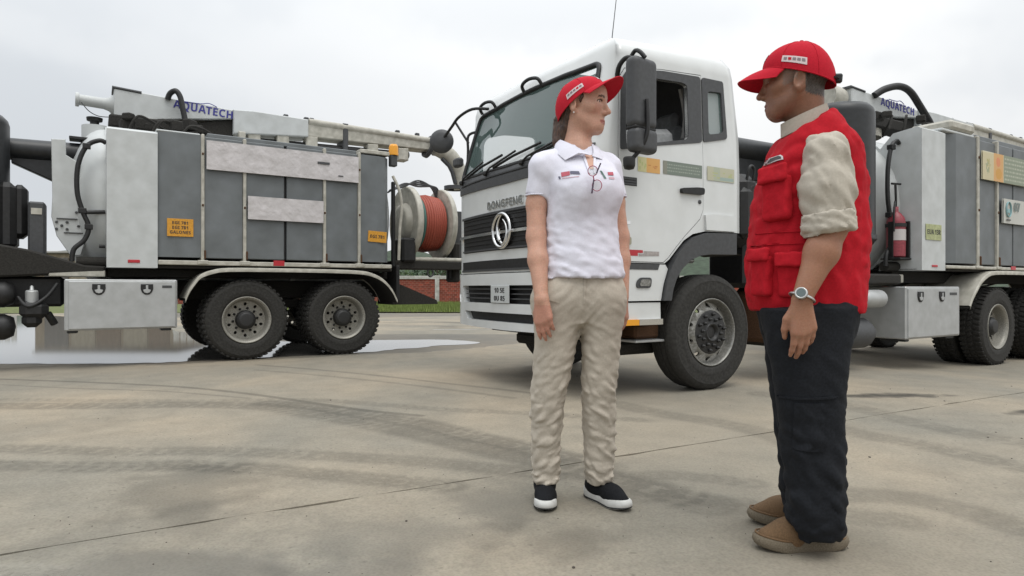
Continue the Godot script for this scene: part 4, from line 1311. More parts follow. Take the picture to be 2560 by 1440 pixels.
func rear_reel(t: Node3D) -> void:
	# rear frame behind the tank
	put("rear_frame", bx(Vector3(2.06, 1.7, -0.28), Vector3(0.05, 1.5, 0.06), 0.01), M.black, t)
	put("rear_hose", tb(smooth([Vector3(1.98, 2.5, -0.1), Vector3(2.06, 2.3, -0.06), Vector3(2.1, 2.05, -0.06), Vector3(2.08, 1.75, -0.08), Vector3(2.07, 1.3, -0.1)], 5), 0.022, 7), M.cream, t)
	var rz := -0.62
	var cy := 1.90
	var tilt := Basis()
	var reel := Shape.new()
	var c := Vector3(2.42, cy, rz)
	# front flange: a dished drum plate; its rim bulges forward
	reel.lathe([Vector2(0.0, -0.12), Vector2(0.22, -0.12), Vector2(0.27, -0.10), Vector2(0.30, -0.03), Vector2(0.30, -0.03), Vector2(0.50, -0.03), Vector2(0.53, -0.06), Vector2(0.55, -0.03), Vector2(0.55, 0.03), Vector2(0.53, 0.05), Vector2(0.3, 0.05)], Transform3D(ALONG_X, c), 40)
	var r := put("hose_reel", reel, M.cream, t)
	var f2 := Shape.new()
	f2.lathe([Vector2(0.3, -0.03), Vector2(0.53, -0.03), Vector2(0.55, -0.01), Vector2(0.55, 0.04), Vector2(0.53, 0.06), Vector2(0.5, 0.04), Vector2(0.0, 0.04)], Transform3D(ALONG_X, c + Vector3(0.55, 0, 0)), 40)
	put("reel_flange", f2, M.cream, r)
	put("reel_drum", tb([c + Vector3(0, 0, 0), c + Vector3(0.55, 0, 0)], 0.3, 24), M.trim, r)
	for k in 11:
		var h := Shape.new()
		var rr := 0.425 - 0.03 * absf(k - 5.0) / 5.0
		var ring := []
		for i in 36: ring.append(c + Vector3(0.09 + k * 0.038, cos(TAU * i / 36.0) * rr, sin(TAU * i / 36.0) * rr))
		h.tube(ring, 0.024, 7, -1.0, true)
		put("hose_turn", h, M.hose_green if k < 2 else M.hose_red, r)
	# frame under the reel
	put("reel_bar", tb([Vector3(2.2, 1.33, -0.3), Vector3(3.2, 1.33, -0.3)], 0.035, 10), M.cream, r)
	put("reel_bar", bx(Vector3(2.65, 1.24, -0.5), Vector3(1.15, 0.12, 0.5), 0.01), M.grime, r)
	put("reel_post", bx(Vector3(2.28, 1.46, -0.34), Vector3(0.22, 0.36, 0.3), 0.03), M.black, r)
	put("reel_post", bx(Vector3(3.16, 1.3, -0.5), Vector3(0.12, 0.62, 0.3), 0.03), M.grime, r)
	put("reel_motor", tb([Vector3(3.12, 1.42, -0.5), Vector3(3.12, 1.05, -0.5)], 0.07, 10), M.black, r)
	put("rear_drum", tb([Vector3(3.3, 1.35, -0.62), Vector3(3.3, 2.12, -0.62)], 0.1, 14), M.trim, r)
	put("tow_eye", tb(smooth([Vector3(2.66, 1.2, -0.28), Vector3(2.61, 1.13, -0.28), Vector3(2.66, 1.07, -0.28), Vector3(2.71, 1.13, -0.28)], 5, true), 0.014, 6, -1.0, true), M.trim, r)
	for k in 4:
		var o := 0.03 * k
		put("reel_hose", tb(smooth([Vector3(2.1, 2.36 - o * 0.3, -0.5 - o), Vector3(2.35, 2.44 + o * 0.5, -0.55), Vector3(2.6, 2.56 - o, -0.6), Vector3(2.82 + o, 2.48, -0.6), Vector3(2.93 + o * 0.6, 2.3, -0.62)], 6), 0.014, 6), M.trim, r)

func left_front_gear(t: Node3D) -> void:
	var g := Shape.new()
	g.box(Vector3(-2.31, 1.76, -0.62), Vector3(0.14, 0.6, 0.3), 0.05)
	g.box(Vector3(-2.42, 1.7, -0.62), Vector3(0.18, 0.75, 0.4), 0.06)
	put("cooler", g, M.black, t)
	var b := put("battery_cabinet", bx(Vector3(-2.15, 1.54, -0.55), Vector3(0.16, 0.66, 0.3), 0.02), M.trim, t)
	put("label_plate", bx(Vector3(-2.15, 1.76, -0.395), Vector3(0.1, 0.07, 0.008), 0.002), M.cream, b)
	var s := Shape.new()
	s.prism(PackedVector2Array([Vector2(-2.7, 1.42), Vector2(-2.2, 1.32), Vector2(-1.7, 1.16), Vector2(-1.5, 1.15), Vector2(-1.5, 1.08), Vector2(-2.7, 1.0)]), Transform3D(Basis(), Vector3(0, 0, -0.6)), 0.4, 0.02)
	put("mud_shelf", s, M.grime, t)
	put("chassis_block", bx(Vector3(-2.3, 0.86, -0.62), Vector3(0.8, 0.34, 0.5), 0.03), M.black, t)
	var f := Shape.new()
	f.lathe([Vector2(0, 0.93), Vector2(0.015, 0.92), Vector2(0.02, 0.88), Vector2(0.05, 0.875), Vector2(0.06, 0.86), Vector2(0.06, 0.86), Vector2(0.06, 0.74), Vector2(0.055, 0.72)], Transform3D(Basis(), Vector3(-2.18, 0, -0.2)), 18)
	put("fuel_filter", f, M.alu, t)
	var p := Shape.new()
	p.box(Vector3(-2.16, 0.66, -0.22), Vector3(0.26, 0.2, 0.24), 0.06)
	p.box(Vector3(-2.18, 0.55, -0.22), Vector3(0.18, 0.16, 0.18), 0.05)
	p.tube([Vector3(-2.04, 0.62, -0.2), Vector3(-1.98, 0.5, -0.25)], 0.04, 8)
	p.tube(smooth([Vector3(-2.3, 0.8, -0.2), Vector3(-2.2, 0.7, -0.1), Vector3(-2.05, 0.8, -0.15), Vector3(-1.95, 0.95, -0.2)], 5), 0.02, 7)
	put("pump", p, M.black, t)
	var a := Shape.new()
	for y in [0.83, 0.48]:
		a.lathe([Vector2(0, -0.3), Vector2(0.1, -0.28), Vector2(0.14, -0.2), Vector2(0.14, 0.16), Vector2(0.1, 0.24), Vector2(0, 0.26)], Transform3D(ALONG_X, Vector3(-2.58, y, -0.25)), 20)
	put("air_tank", a, M.black, t)

func print_plate(t: Node, called: String, x0: float, x1: float, y0: float, y1: float, z: float, m: Material, lines: Array, size: float, tilt := 0.0) -> MeshInstance3D:
	var c := Vector3((x0 + x1) / 2, (y0 + y1) / 2, z)
	var o := put(called, bx(Vector3.ZERO, Vector3(x1 - x0, y1 - y0, 0.006), 0.001), m, t)
	o.transform = Transform3D(Basis(Vector3.BACK, tilt), c)
	for i in lines.size():
		words_on(lines[i], size, o, Transform3D(Basis(), Vector3(0, ((lines.size() - 1) * 0.5 - i) * size * 1.55, 0.004)), M.ink, "lettering", true, 1.0, 0.002)
	return o
# ---------------------------------------------------------------- the lorry's cab: one closed skin over (u along the plan curve, v up), cut by openings
var plan_u := PackedFloat32Array()
var plan_p := PackedVector2Array()     # (x, sideways from the centre line)
const CAB_TOP := 2.79
const CAB_Z := -1.2

func cab_plan() -> void:
	var p := PackedVector2Array()
	for i in 15: p.append(Vector2(-1.42 + 0.075 * pow(i / 14.0, 2.4), 0.97 * i / 14.0))
	for i in range(1, 13):
		var a := PI / 2 * i / 12.0
		p.append(Vector2(-1.345 + 0.245 * (1.0 - cos(a)), 0.97 + 0.23 * sin(a)))
	p.append(Vector2(0.32, 1.2))
	for i in range(1, 7):
		var a := PI / 2 * i / 6.0
		p.append(Vector2(0.32 + 0.09 * sin(a), 1.11 + 0.09 * cos(a)))
	p.append(Vector2(0.41, 0.0))
	plan_p = p
	plan_u = PackedFloat32Array([0.0])
	for i in range(1, p.size()): plan_u.append(plan_u[-1] + p[i].distance_to(p[i - 1]))

func cab_at(u: float, v: float) -> Vector3:
	var au := absf(u)
	var i := 0
	while i < plan_u.size() - 2 and au > plan_u[i + 1]: i += 1
	var q := plan_p[i].lerp(plan_p[i + 1], clampf((au - plan_u[i]) / (plan_u[i + 1] - plan_u[i]), 0, 1))
	var x := q.x; var w := q.y
	var y := minf(v, CAB_TOP)
	var up := maxf(y - 1.96, 0.0)
	x += up * 0.36 * clampf((-1.09 - x) / 0.3, 0.0, 1.0)
	x -= maxf(y - 2.25, 0.0) * 0.12 * clampf((x - 0.1) / 0.2, 0.0, 1.0)
	w *= 1.0 - 0.03 * up
	if v > CAB_TOP:
		var th := (v - CAB_TOP) / 0.42 * PI / 2
		var sc := pow(maxf(cos(th), 0.0), 0.55)
		x = -0.38 + (x + 0.38) * sc; w *= sc
		y = CAB_TOP + 0.26 * sin(th)
	y += 0.085 * clampf((x + 1.15) / 1.2, 0.0, 1.0) * smoothstep(2.72, 2.95, v)      # the roof keeps its height to the back
	return Vector3(x, y, CAB_Z + w * signf(u) if u != 0.0 else CAB_Z)

func cab_off(u: float, v: float, o: float) -> Vector3:
	if o == 0.0: return cab_at(u, v)
	var du := cab_at(u + 0.01, v) - cab_at(u - 0.01, v)
	var dv := cab_at(u, v + 0.01) - cab_at(u, v - 0.01)
	return cab_at(u, v) + du.cross(dv).normalized() * o

func u_of_x(x: float) -> float:        # along the near flank
	return plan_u[26] + (x - plan_p[26].x)

func u_of_w(w: float) -> float:        # across the front
	var a := absf(w)
	for i in 26:
		if a <= plan_p[i + 1].y: return (plan_u[i] + (a - plan_p[i].y) / (plan_p[i + 1].y - plan_p[i].y) * (plan_u[i + 1] - plan_u[i])) * signf(w)
	return plan_u[26] * signf(w)

func side_poly(pts: Array, sg := 1.0) -> PackedVector2Array:      # points in metres along and up the flank
	var o := PackedVector2Array()
	for p in pts: o.append(Vector2(u_of_x(p[0]) * sg, p[1]))
	return o

func round_poly(pl: PackedVector2Array, r: float) -> PackedVector2Array:
	var o := PackedVector2Array()
	var m := pl.size()
	for i in m:
		var p := pl[i]
		var a := pl[(i + m - 1) % m] - p; var b := pl[(i + 1) % m] - p
		var k := minf(r, minf(a.length(), b.length()) * 0.45)
		var s := p + a.normalized() * k; var e := p + b.normalized() * k
		for j in 5:
			var t := j / 4.0
			o.append(s.lerp(p, t).lerp(p.lerp(e, t), t))
	return o

func cab_sheet(pl: PackedVector2Array, holes: Array, off: float, thick: float, cell := Vector2(0.12, 0.14), inward := false) -> Shape:
	var sh := Shape.new()
	if inward: sh.sheet(pl, holes, cell, func(u, w): return cab_off(u, w, off), -1.0)
	else: sh.sheet(pl, holes, cell, func(u, w): return cab_off(u, w, off), 1.0)
	if thick > 0.0:
		for ring in [pl] + holes:
			var cen := Vector2.ZERO
			for p in ring: cen += p
			cen /= ring.size()
			var hole: bool = ring != pl
			for i in ring.size():
				var a: Vector2 = ring[i]; var b: Vector2 = ring[(i + 1) % ring.size()]
				var steps := maxi(1, int((b - a).length() / 0.15))
				for s in steps:
					var p := a.lerp(b, float(s) / steps); var q := a.lerp(b, float(s + 1) / steps)
					var c := [cab_off(p.x, p.y, off), cab_off(q.x, q.y, off), cab_off(q.x, q.y, off - thick), cab_off(p.x, p.y, off - thick)]
					var mid := cab_off((p.x + cen.x) * 0.5, (p.y + cen.y) * 0.5, off)
					var nn: Vector3 = (c[1] - c[0]).cross(c[3] - c[0]).normalized()
					var outw: Vector3 = c[0] - mid
					if nn.dot(outw) < 0.0: nn = -nn
					if hole: nn = -nn
					sh.poly(c, nn)
	return sh

func on_front(pts: Array) -> PackedVector2Array:      # points across and up the front
	var o := PackedVector2Array()
	for p in pts: o.append(Vector2(u_of_w(p[0]), p[1]))
	return o

func build_cab(t: Node3D) -> void:
	cab_plan()
	var L := plan_u[-1]
	var glass_poly := round_poly(on_front([[-1.07, 2.05], [-0.6, 2.03], [0.0, 2.02], [0.6, 2.03], [1.07, 2.05], [1.055, 2.4], [1.03, 2.74], [0.6, 2.765], [0.0, 2.77], [-0.6, 2.765], [-1.03, 2.74], [-1.055, 2.4]]), 0.07)
	var door_pts := [[-1.075, 1.115], [-0.60, 1.115], [-0.545, 1.155], [-0.45, 1.25], [-0.35, 1.345], [-0.24, 1.435], [-0.165, 1.50], [-0.126, 1.58], [-0.126, 2.752], [-0.6, 2.725], [-1.0, 2.665], [-1.06, 2.58], [-1.085, 2.0]]
	var win_pts := [[-1.01, 2.035], [-0.30, 2.175], [-0.30, 2.64], [-0.36, 2.655], [-0.72, 2.635], [-0.95, 2.57], [-1.0, 2.5]]
	var qtr_pts := [[-0.05, 2.245], [0.145, 2.285], [0.135, 2.645], [-0.05, 2.63]]
	var near_door := side_poly(door_pts); var far_door := side_poly(door_pts, -1.0)
	var wins := []
	for sg in [1.0, -1.0]:
		wins.append(round_poly(side_poly(win_pts, sg), 0.045)); wins.append(round_poly(side_poly(qtr_pts, sg), 0.035))
	# skin: lower edge steps up over the wheel arches
	var low := [[-0.585, 1.105], [-0.53, 1.14], [-0.45, 1.22], [-0.36, 1.305], [-0.25, 1.365], [-0.1, 1.395], [0.27, 1.40]]
	var pl := PackedVector2Array()
	pl.append(Vector2(-u_of_w(1.0), 1.045)); pl.append(Vector2(u_of_w(1.0), 1.045)); pl.append(Vector2(u_of_x(-1.08), 1.105))
	for p in low: pl.append(Vector2(u_of_x(p[0]), p[1]))
	pl.append(Vector2(L - 0.0005, 1.40)); pl.append(Vector2(L - 0.0005, 3.2)); pl.append(Vector2(-L + 0.0005, 3.2)); pl.append(Vector2(-L + 0.0005, 1.40))
	for i in range(low.size() - 1, -1, -1): pl.append(Vector2(-u_of_x(low[i][0]), low[i][1]))
	pl.append(Vector2(-u_of_x(-1.08), 1.105))
	var gap0: PackedVector2Array = Geometry2D.offset_polygon(near_door, 0.006)[0]
	var gap1: PackedVector2Array = Geometry2D.offset_polygon(far_door, 0.006)[0]
	var skin := Shape.new()
	skin.add(cab_sheet(pl, [glass_poly, gap0, gap1, wins[1], wins[3]], 0.0, 0.0, Vector2(0.1, 0.07)))
	put("cab", skin, M.white, t)
	var lining := Shape.new()
	lining.add(cab_sheet(pl, [glass_poly] + wins, -0.035, 0.0, Vector2(0.14, 0.14)))
	lining.add(cab_sheet(pl, [glass_poly] + wins, -0.040, 0.0, Vector2(0.14, 0.14), true))
	put("cab_lining", lining, M.trim, t)
	for k in 2:
		var sg := 1.0 if k == 0 else -1.0
		var dr := put("door", cab_sheet(near_door if k == 0 else far_door, [wins[k * 2]], 0.003, 0.03, Vector2(0.1, 0.1)), M.white, t)
		# dark surround of the side windows
		var tp := side_poly([[-1.07, 2.0], [-0.62, 2.085], [-0.135, 2.165], [-0.135, 2.74], [-0.6, 2.715], [-0.98, 2.655], [-1.045, 2.57]], sg)
		put("window_surround", cab_sheet(round_poly(tp, 0.03), [wins[k * 2]], 0.010, 0.045, Vector2(0.2, 0.2)), M.trim, dr)
		var tq := round_poly(side_poly([[-0.118, 2.17], [0.19, 2.235], [0.18, 2.745], [-0.118, 2.74]], sg), 0.03)
		put("window_surround", cab_sheet(tq, [wins[k * 2 + 1]], 0.010, 0.045, Vector2(0.2, 0.2)), M.trim, t)
		put("quarter_window", cab_sheet(wins[k * 2 + 1], [], -0.008, 0.0, Vector2(0.3, 0.3)), M.glass, t)
		if k == 1: put("door_glass", cab_sheet(wins[2], [], -0.01, 0.0, Vector2(0.3, 0.3)), M.glass, dr)
		if k == 0:
			var hd := Shape.new()
			hd.add(cab_sheet(round_poly(side_poly([[-0.41, 1.705], [-0.14, 1.705], [-0.135, 1.765], [-0.22, 1.765], [-0.41, 1.745]]), 0.025), [], 0.035, 0.03, Vector2(0.3, 0.3)))
			put("door_handle", hd, M.black, dr)
			var lk := Shape.new(); lk.lathe([Vector2(0.018, 0), Vector2(0.018, 0.006), Vector2(0.0, 0.008)], Transform3D(ALONG_Z, Vector3(-0.17, 1.645, 0.004)), 14)
			put("door_lock", lk, M.trim, dr)
			# printed bands on the flank
			var bands := [[-0.885, -0.64, 1.845, 1.965, 0], [-0.605, -0.14, 1.85, 1.962, 1], [-0.075, 0.275, 1.845, 1.967, 2]]
			for b in bands:
				var c := side_poly([[b[0], b[2]], [b[1], b[2]], [b[1], b[3]], [b[0], b[3]]])
				put("printed_band", cab_sheet(c, [], 0.0055, 0.0, Vector2(0.2, 0.2)), band_print(b[4]), dr if b[4] < 2 else t)
			for q in 3:
				var y := 1.735 + q * 0.021
				put("vent_slat", cab_sheet(side_poly([[-1.05, y - 0.008], [-0.905, y - 0.008], [-0.905, y + 0.006], [-1.05, y + 0.006]]), [], 0.012, 0.012), M.trim, dr)
			put("vent_frame", cab_sheet(side_poly([[-1.06, 1.722], [-0.895, 1.722], [-0.895, 1.79], [-1.06, 1.79]]), [], 0.0065, 0.004), M.black, dr)
			put("marker_light", cab_sheet(round_poly(side_poly([[-1.03, 1.245], [-0.965, 1.245], [-0.965, 1.31], [-1.03, 1.31]]), 0.02), [], 0.02, 0.02), grain(mat(Color(0.42, 0.40, 0.30), 0.4), 0.2), dr)
			put("badge", cab_sheet(side_poly([[-1.03, 1.41], [-0.965, 1.41], [-0.965, 1.435], [-1.03, 1.435]]), [], 0.006, 0.003), M.chrome, dr)
			put("reflective_tape", cab_sheet(side_poly([[-0.975, 1.16], [-0.885, 1.16], [-0.885, 1.185], [-0.83, 1.185], [-0.83, 1.208], [-0.975, 1.208]]), [], 0.0055, 0.0), M.red, dr)
			put("reflective_tape", cab_sheet(side_poly([[-0.875, 1.158], [-0.65, 1.165], [-0.65, 1.2], [-0.82, 1.2], [-0.82, 1.178], [-0.875, 1.178]]), [], 0.0055, 0.0), grain(mat(Color(0.42, 0.38, 0.37), 0.5), 0.2, 5.0), dr)
		# proud sill behind the door, over the wheel
		put("rear_sill", cab_sheet(side_poly([[-0.10, 1.405], [0.28, 1.405], [0.28, 1.545], [0.0, 1.55], [-0.112, 1.535]], sg), [], 0.022, 0.03), M.white, t)
		# dark arch flare
		var fl := [[-0.615, 0.795], [-0.585, 0.93], [-0.53, 1.07], [-0.46, 1.175], [-0.37, 1.265], [-0.26, 1.335], [-0.1, 1.38], [0.28, 1.39], [0.28, 1.20], [-0.05, 1.195], [-0.18, 1.18], [-0.30, 1.14], [-0.40, 1.065], [-0.47, 0.98], [-0.51, 0.89], [-0.53, 0.795]]
		put("arch_flare", cab_sheet(side_poly(fl, sg), [], 0.03, 0.12, Vector2(0.15, 0.15)), M.trim, t)
		# step panels below the door
		put("step_panel", cab_sheet(side_poly([[-1.06, 0.795], [-0.625, 0.795], [-0.595, 0.93], [-0.545, 1.06], [-0.575, 1.095], [-1.06, 1.095]], sg), [], 0.0, 0.08), M.white, t)
		put("step_panel", cab_sheet(side_poly([[-1.06, 0.612], [-0.615, 0.612], [-0.62, 0.78], [-1.06, 0.78]], sg), [], -0.012, 0.08), M.white, t)
		put("step_gap", cab_sheet(side_poly([[-1.06, 1.05], [-0.66, 1.05], [-0.64, 1.098], [-1.06, 1.098]], sg), [], 0.004, 0.0), M.trim, t)
		put("sill_strip", cab_sheet(side_poly([[-0.87, 0.598], [-0.61, 0.598], [-0.61, 0.645], [-0.87, 0.645]], sg), [], 0.01, 0.03), M.chrome, t)
		put("side_marker", cab_sheet(side_poly([[-1.04, 0.598], [-0.875, 0.598], [-0.875, 0.645], [-1.04, 0.645]], sg), [], 0.012, 0.03), M.amber, t)
		put("fog_lamp", cab_sheet(round_poly(side_poly([[-0.9, 0.9], [-0.745, 0.9], [-0.735, 0.985], [-0.86, 0.985], [-0.9, 0.95]], sg), 0.03), [], 0.012, 0.03), M.trim, t)
		put("fog_lamp_lens", cab_sheet(round_poly(side_poly([[-0.875, 0.915], [-0.76, 0.915], [-0.755, 0.97], [-0.855, 0.97]], sg), 0.02), [], 0.018, 0.01), M.steel, t)
		# headlamps on the bumper's corners
		var hp := PackedVector2Array()
		for p in [[0.98, 0.66], [1.15, 0.68], [1.18, 0.86], [1.1, 0.90], [0.97, 0.84]]: hp.append(Vector2(u_of_w(p[0]) * sg, p[1]))
		var hl := put("headlamp", cab_sheet(hp, [], 0.006, 0.01, Vector2(0.08, 0.08)), M.black, t)
		var hq := PackedVector2Array()
		for p in [[1.02, 0.75], [1.13, 0.76], [1.15, 0.86], [1.04, 0.83]]: hq.append(Vector2(u_of_w(p[0]) * sg, p[1]))
		put("headlamp_lens", cab_sheet(hq, [], 0.016, 0.01, Vector2(0.08, 0.08)), M.chrome, hl)
	# bumper with its two openings
	var lg := round_poly(on_front([[-0.9, 0.755], [-0.45, 0.755], [0.0, 0.755], [0.45, 0.755], [0.9, 0.755], [0.95, 0.925], [0.45, 0.925], [0.0, 0.925], [-0.45, 0.925], [-0.95, 0.925]]), 0.02)
	var ls := round_poly(on_front([[-0.8, 0.585], [-0.4, 0.585], [0.0, 0.585], [0.4, 0.585], [0.8, 0.585], [0.88, 0.668], [0.4, 0.668], [0.0, 0.668], [-0.4, 0.668], [-0.88, 0.668]]), 0.02)
	var us := side_poly([[-1.06, 0.5]])[0].x
	put("bumper", cab_sheet(PackedVector2Array([Vector2(-us, 0.56), Vector2(-u_of_w(1.0), 0.52), Vector2(0, 0.51), Vector2(u_of_w(1.0), 0.52), Vector2(us, 0.56), Vector2(us, 1.095), Vector2(u_of_w(1.0), 1.037), Vector2(-u_of_w(1.0), 1.037), Vector2(-us, 1.095)]), [lg, ls], 0.012, 0.07, Vector2(0.1, 0.1)), M.white, t)
	var dk := Shape.new()
	for q in [lg, ls]: dk.add(cab_sheet(q, [], -0.05, 0.0, Vector2(0.2, 0.2)))
	put("bumper_recess", dk, M.black, t)
	for y in [0.80, 0.845, 0.89]:
		var sp := on_front([[-0.9, y - 0.006], [-0.45, y - 0.006], [0, y - 0.006], [0.45, y - 0.006], [0.9, y - 0.006], [0.9, y + 0.006], [0.45, y + 0.006], [0, y + 0.006], [-0.45, y + 0.006], [-0.9, y + 0.006]])
		put("slat", cab_sheet(sp, [], -0.01, 0.03, Vector2(0.2, 0.2)), M.trim, t)
	var np := put("number_plate", bx(Vector3(-1.44, 0.842, -1.25), Vector3(0.012, 0.165, 0.33), 0.004), M.old_white, t)
	var face_front := Basis(Vector3(0, 0, 1), Vector3(0, 1, 0), Vector3(-1, 0, 0))
	words_on("10 5E", 0.045, np, Transform3D(face_front, Vector3(-1.447, 0.878, -1.25)), M.ink, "lettering", true, 1.2)
	words_on("0U 85", 0.045, np, Transform3D(face_front, Vector3(-1.447, 0.803, -1.25)), M.ink, "lettering", true, 1.2)
	# grille
	var gr := on_front([[-0.93, 1.255], [-0.5, 1.255], [0, 1.255], [0.5, 1.255], [0.93, 1.255], [0.95, 1.62], [0.5, 1.622], [0, 1.623], [-0.5, 1.622], [-0.95, 1.62]])
	var grille := put("grille", cab_sheet(gr, [], 0.004, 0.0, Vector2(0.15, 0.15)), M.black, t)
	var strip := func(y0: float, y1: float, w: float, off: float, th: float, m: Material, called: String, par: Node) -> void:
		var sp := on_front([[-w, y0], [-w * 0.5, y0], [0, y0], [w * 0.5, y0], [w, y0], [w, y1], [w * 0.5, y1], [0, y1], [-w * 0.5, y1], [-w, y1]])
		put(called, cab_sheet(sp, [], off, th, Vector2(0.15, 0.15)), m, par)
	for k in 8:
		var y := 1.285 + k * 0.042
		if absf(y - 1.43) > 0.02: strip.call(y - 0.004, y + 0.004, 0.9, 0.014, 0.012, M.black, "slat", grille)
	strip.call(1.405, 1.432, 1.0, 0.026, 0.024, M.chrome, "chrome_bar", grille)
	strip.call(1.262, 1.278, 0.92, 0.02, 0.018, M.trim, "grille_sill", grille)
	strip.call(1.60, 1.622, 0.95, 0.02, 0.018, M.trim, "grille_lip", grille)
	strip.call(1.062, 1.165, 0.97, 0.004, 0.0, M.black, "air_slot", t)
	strip.call(1.062, 1.082, 0.97, 0.014, 0.012, M.trim, "slot_lip", t)
	# chrome ring badge with two facing swallow-tail strokes
	var ec := Vector3(-1.452, 1.43, -1.2)
	var ring := []
	for i in 40: ring.append(ec + Vector3(0, sin(TAU * i / 40.0) * 0.155, cos(TAU * i / 40.0) * 0.155))
	var em := put("badge", tb(ring, 0.017, 10, -1.0, true), M.chrome, grille)
	var st := Shape.new()
	var arc := func(cz: float, cy: float, r: float, a0: float, a1: float, r0: float, r1: float) -> void:
		var pts := []
		for i in 17:
			var a := lerpf(a0, a1, i / 16.0)
			pts.append(ec + Vector3(0.004, cy + sin(a) * r, cz + cos(a) * r))
		st.tube(pts, r0, 8, r1)
	arc.call(0.065, 0.02, 0.145, deg_to_rad(118), deg_to_rad(232), 0.008, 0.024)
	arc.call(-0.045, -0.02, 0.135, deg_to_rad(62), deg_to_rad(-62), 0.008, 0.022)
	arc.call(0.05, -0.03, 0.10, deg_to_rad(150), deg_to_rad(268), 0.006, 0.02)
	var em2 := put("badge_stroke", st, M.chrome, grille)
	words_on("DONGFENG", 0.072, t, Transform3D(face_front, Vector3(-1.424, 1.685, -1.19)), M.chrome, "lettering", true, 1.15, 0.02)
	# cowl under the windscreen, wipers, glass and its rubber
	var cw := on_front([[-1.12, 1.885], [-0.6, 1.868], [0, 1.86], [0.6, 1.868], [1.12, 1.885], [1.13, 2.045], [0.6, 2.028], [0, 2.018], [-0.6, 2.028], [-1.13, 2.045]])
	put("cowl", cab_sheet(cw, [], 0.014, 0.014, Vector2(0.12, 0.08)), M.trim, t)
	strip.call(1.955, 1.968, 1.1, 0.019, 0.01, M.black, "cowl_seam", t)
	put("windscreen", cab_sheet(glass_poly, [], -0.004, 0.0, Vector2(0.1, 0.1)), M.glass, t)
	var rub := []
	for i in glass_poly.size(): rub.append(cab_off(glass_poly[i].x, glass_poly[i].y, 0.004))
	put("windscreen_rubber", tb(rub, 0.022, 7, -1.0, true), M.black, t)
	for k in 3:
		var w0: float = [-0.98, -0.35, 0.3][k]
		var wp := Shape.new()
		var pv := cab_off(u_of_w(w0), 2.0, 0.03); var tip := cab_off(u_of_w(w0 + 0.5), 2.13, 0.04)
		wp.tube([pv, cab_off(u_of_w(w0 + 0.1), 2.03, 0.05), tip], 0.01, 6)
		wp.tube([cab_off(u_of_w(w0 + 0.12), 2.04, 0.02), cab_off(u_of_w(w0 + 0.45), 2.1, 0.022), cab_off(u_of_w(w0 + 0.85), 2.15, 0.02)], 0.012, 6)
		wp.box(pv, Vector3(0.05, 0.05, 0.05), 0.015)
		put("wiper", wp, M.black, t)
	for w in [-0.86, 0.05]:
		var gh := [cab_off(u_of_w(w - 0.15), 2.77, 0.01), cab_off(u_of_w(w - 0.13), 2.82, 0.06), cab_off(u_of_w(w), 2.835, 0.075), cab_off(u_of_w(w + 0.13), 2.82, 0.06), cab_off(u_of_w(w + 0.15), 2.77, 0.01)]
		put("grab_handle", tb(smooth(gh, 5), 0.017, 7), M.black, t)
	# near mirrors
	var yaw := Basis(Vector3.UP, 0.12)
	var mf := Field.new(); mf.block(Vector3(-1.02, 2.40, 0.19), Vector3(0.138, 0.275, 0.062), 0.05, yaw)
	var mr := Shape.new(); mf.mesh_into(mr, 0.012)
	var mirror := put("mirror", mr, M.trim, t)
	put("mirror_seam", bx(Vector3(-1.02, 2.13, 0.19), Vector3(0.25, 0.03, 0.10), 0.01, yaw), M.black, mirror)
	var mf2 := Field.new(); mf2.block(Vector3(-1.015, 2.035, 0.195), Vector3(0.135, 0.095, 0.06), 0.045, yaw)
	var mr2 := Shape.new(); mf2.mesh_into(mr2, 0.011)
	put("lower_mirror", mr2, M.trim, mirror)
	var ma := Shape.new()
	ma.tube(smooth([Vector3(-1.10, 2.56, 0.0), Vector3(-1.12, 2.64, 0.05), Vector3(-1.10, 2.69, 0.11), Vector3(-1.06, 2.66, 0.17), Vector3(-1.05, 2.58, 0.2)], 6), 0.02, 8)
	ma.tube(smooth([Vector3(-1.04, 2.66, 0.255), Vector3(-1.06, 2.71, 0.22), Vector3(-1.06, 2.735, 0.16), Vector3(-1.07, 2.66, 0.10)], 5), 0.017, 7)
	put("mirror_arm", ma, M.black, mirror)
	var mc := Shape.new()
	mc.tube(smooth([Vector3(-1.03, 2.34, 0.262), Vector3(-1.03, 2.2, 0.272), Vector3(-1.035, 2.08, 0.27), Vector3(-1.06, 1.98, 0.24), Vector3(-1.10, 1.90, 0.19)], 6), 0.017, 8)
	put("mirror_stem", mc, M.black, mirror)
	var mb := Shape.new()
	mb.lathe([Vector2(0.0, -0.065), Vector2(0.036, -0.056), Vector2(0.046, -0.03), Vector2(0.047, 0.025), Vector2(0.04, 0.036), Vector2(0.0, 0.04)], Transform3D(Basis(), Vector3(-1.125, 1.87, 0.17)), 18)
	put("mirror_foot", mb, M.black, mirror)
	# far mirrors on their long bracket
	var fm := Shape.new()
	fm.lathe([Vector2(0, -0.05), Vector2(0.08, -0.045), Vector2(0.125, -0.02), Vector2(0.138, 0.01), Vector2(0.138, 0.01), Vector2(0.0, 0.012)], Transform3D(Basis(Vector3.UP, 1.0) * ALONG_X, Vector3(-1.32, 2.57, -2.76)), 28)
	var farm := put("mirror", fm, M.trim, t)
	var fa := Shape.new()
	fa.tube(smooth([Vector3(-1.12, 2.79, -2.02), Vector3(-1.25, 2.80, -2.15), Vector3(-1.28, 2.77, -2.4), Vector3(-1.28, 2.70, -2.58), Vector3(-1.31, 2.6, -2.72)], 5), 0.016, 7)
	fa.tube([Vector3(-1.28, 2.74, -2.5), Vector3(-1.2, 2.48, -2.33)], 0.013, 6)
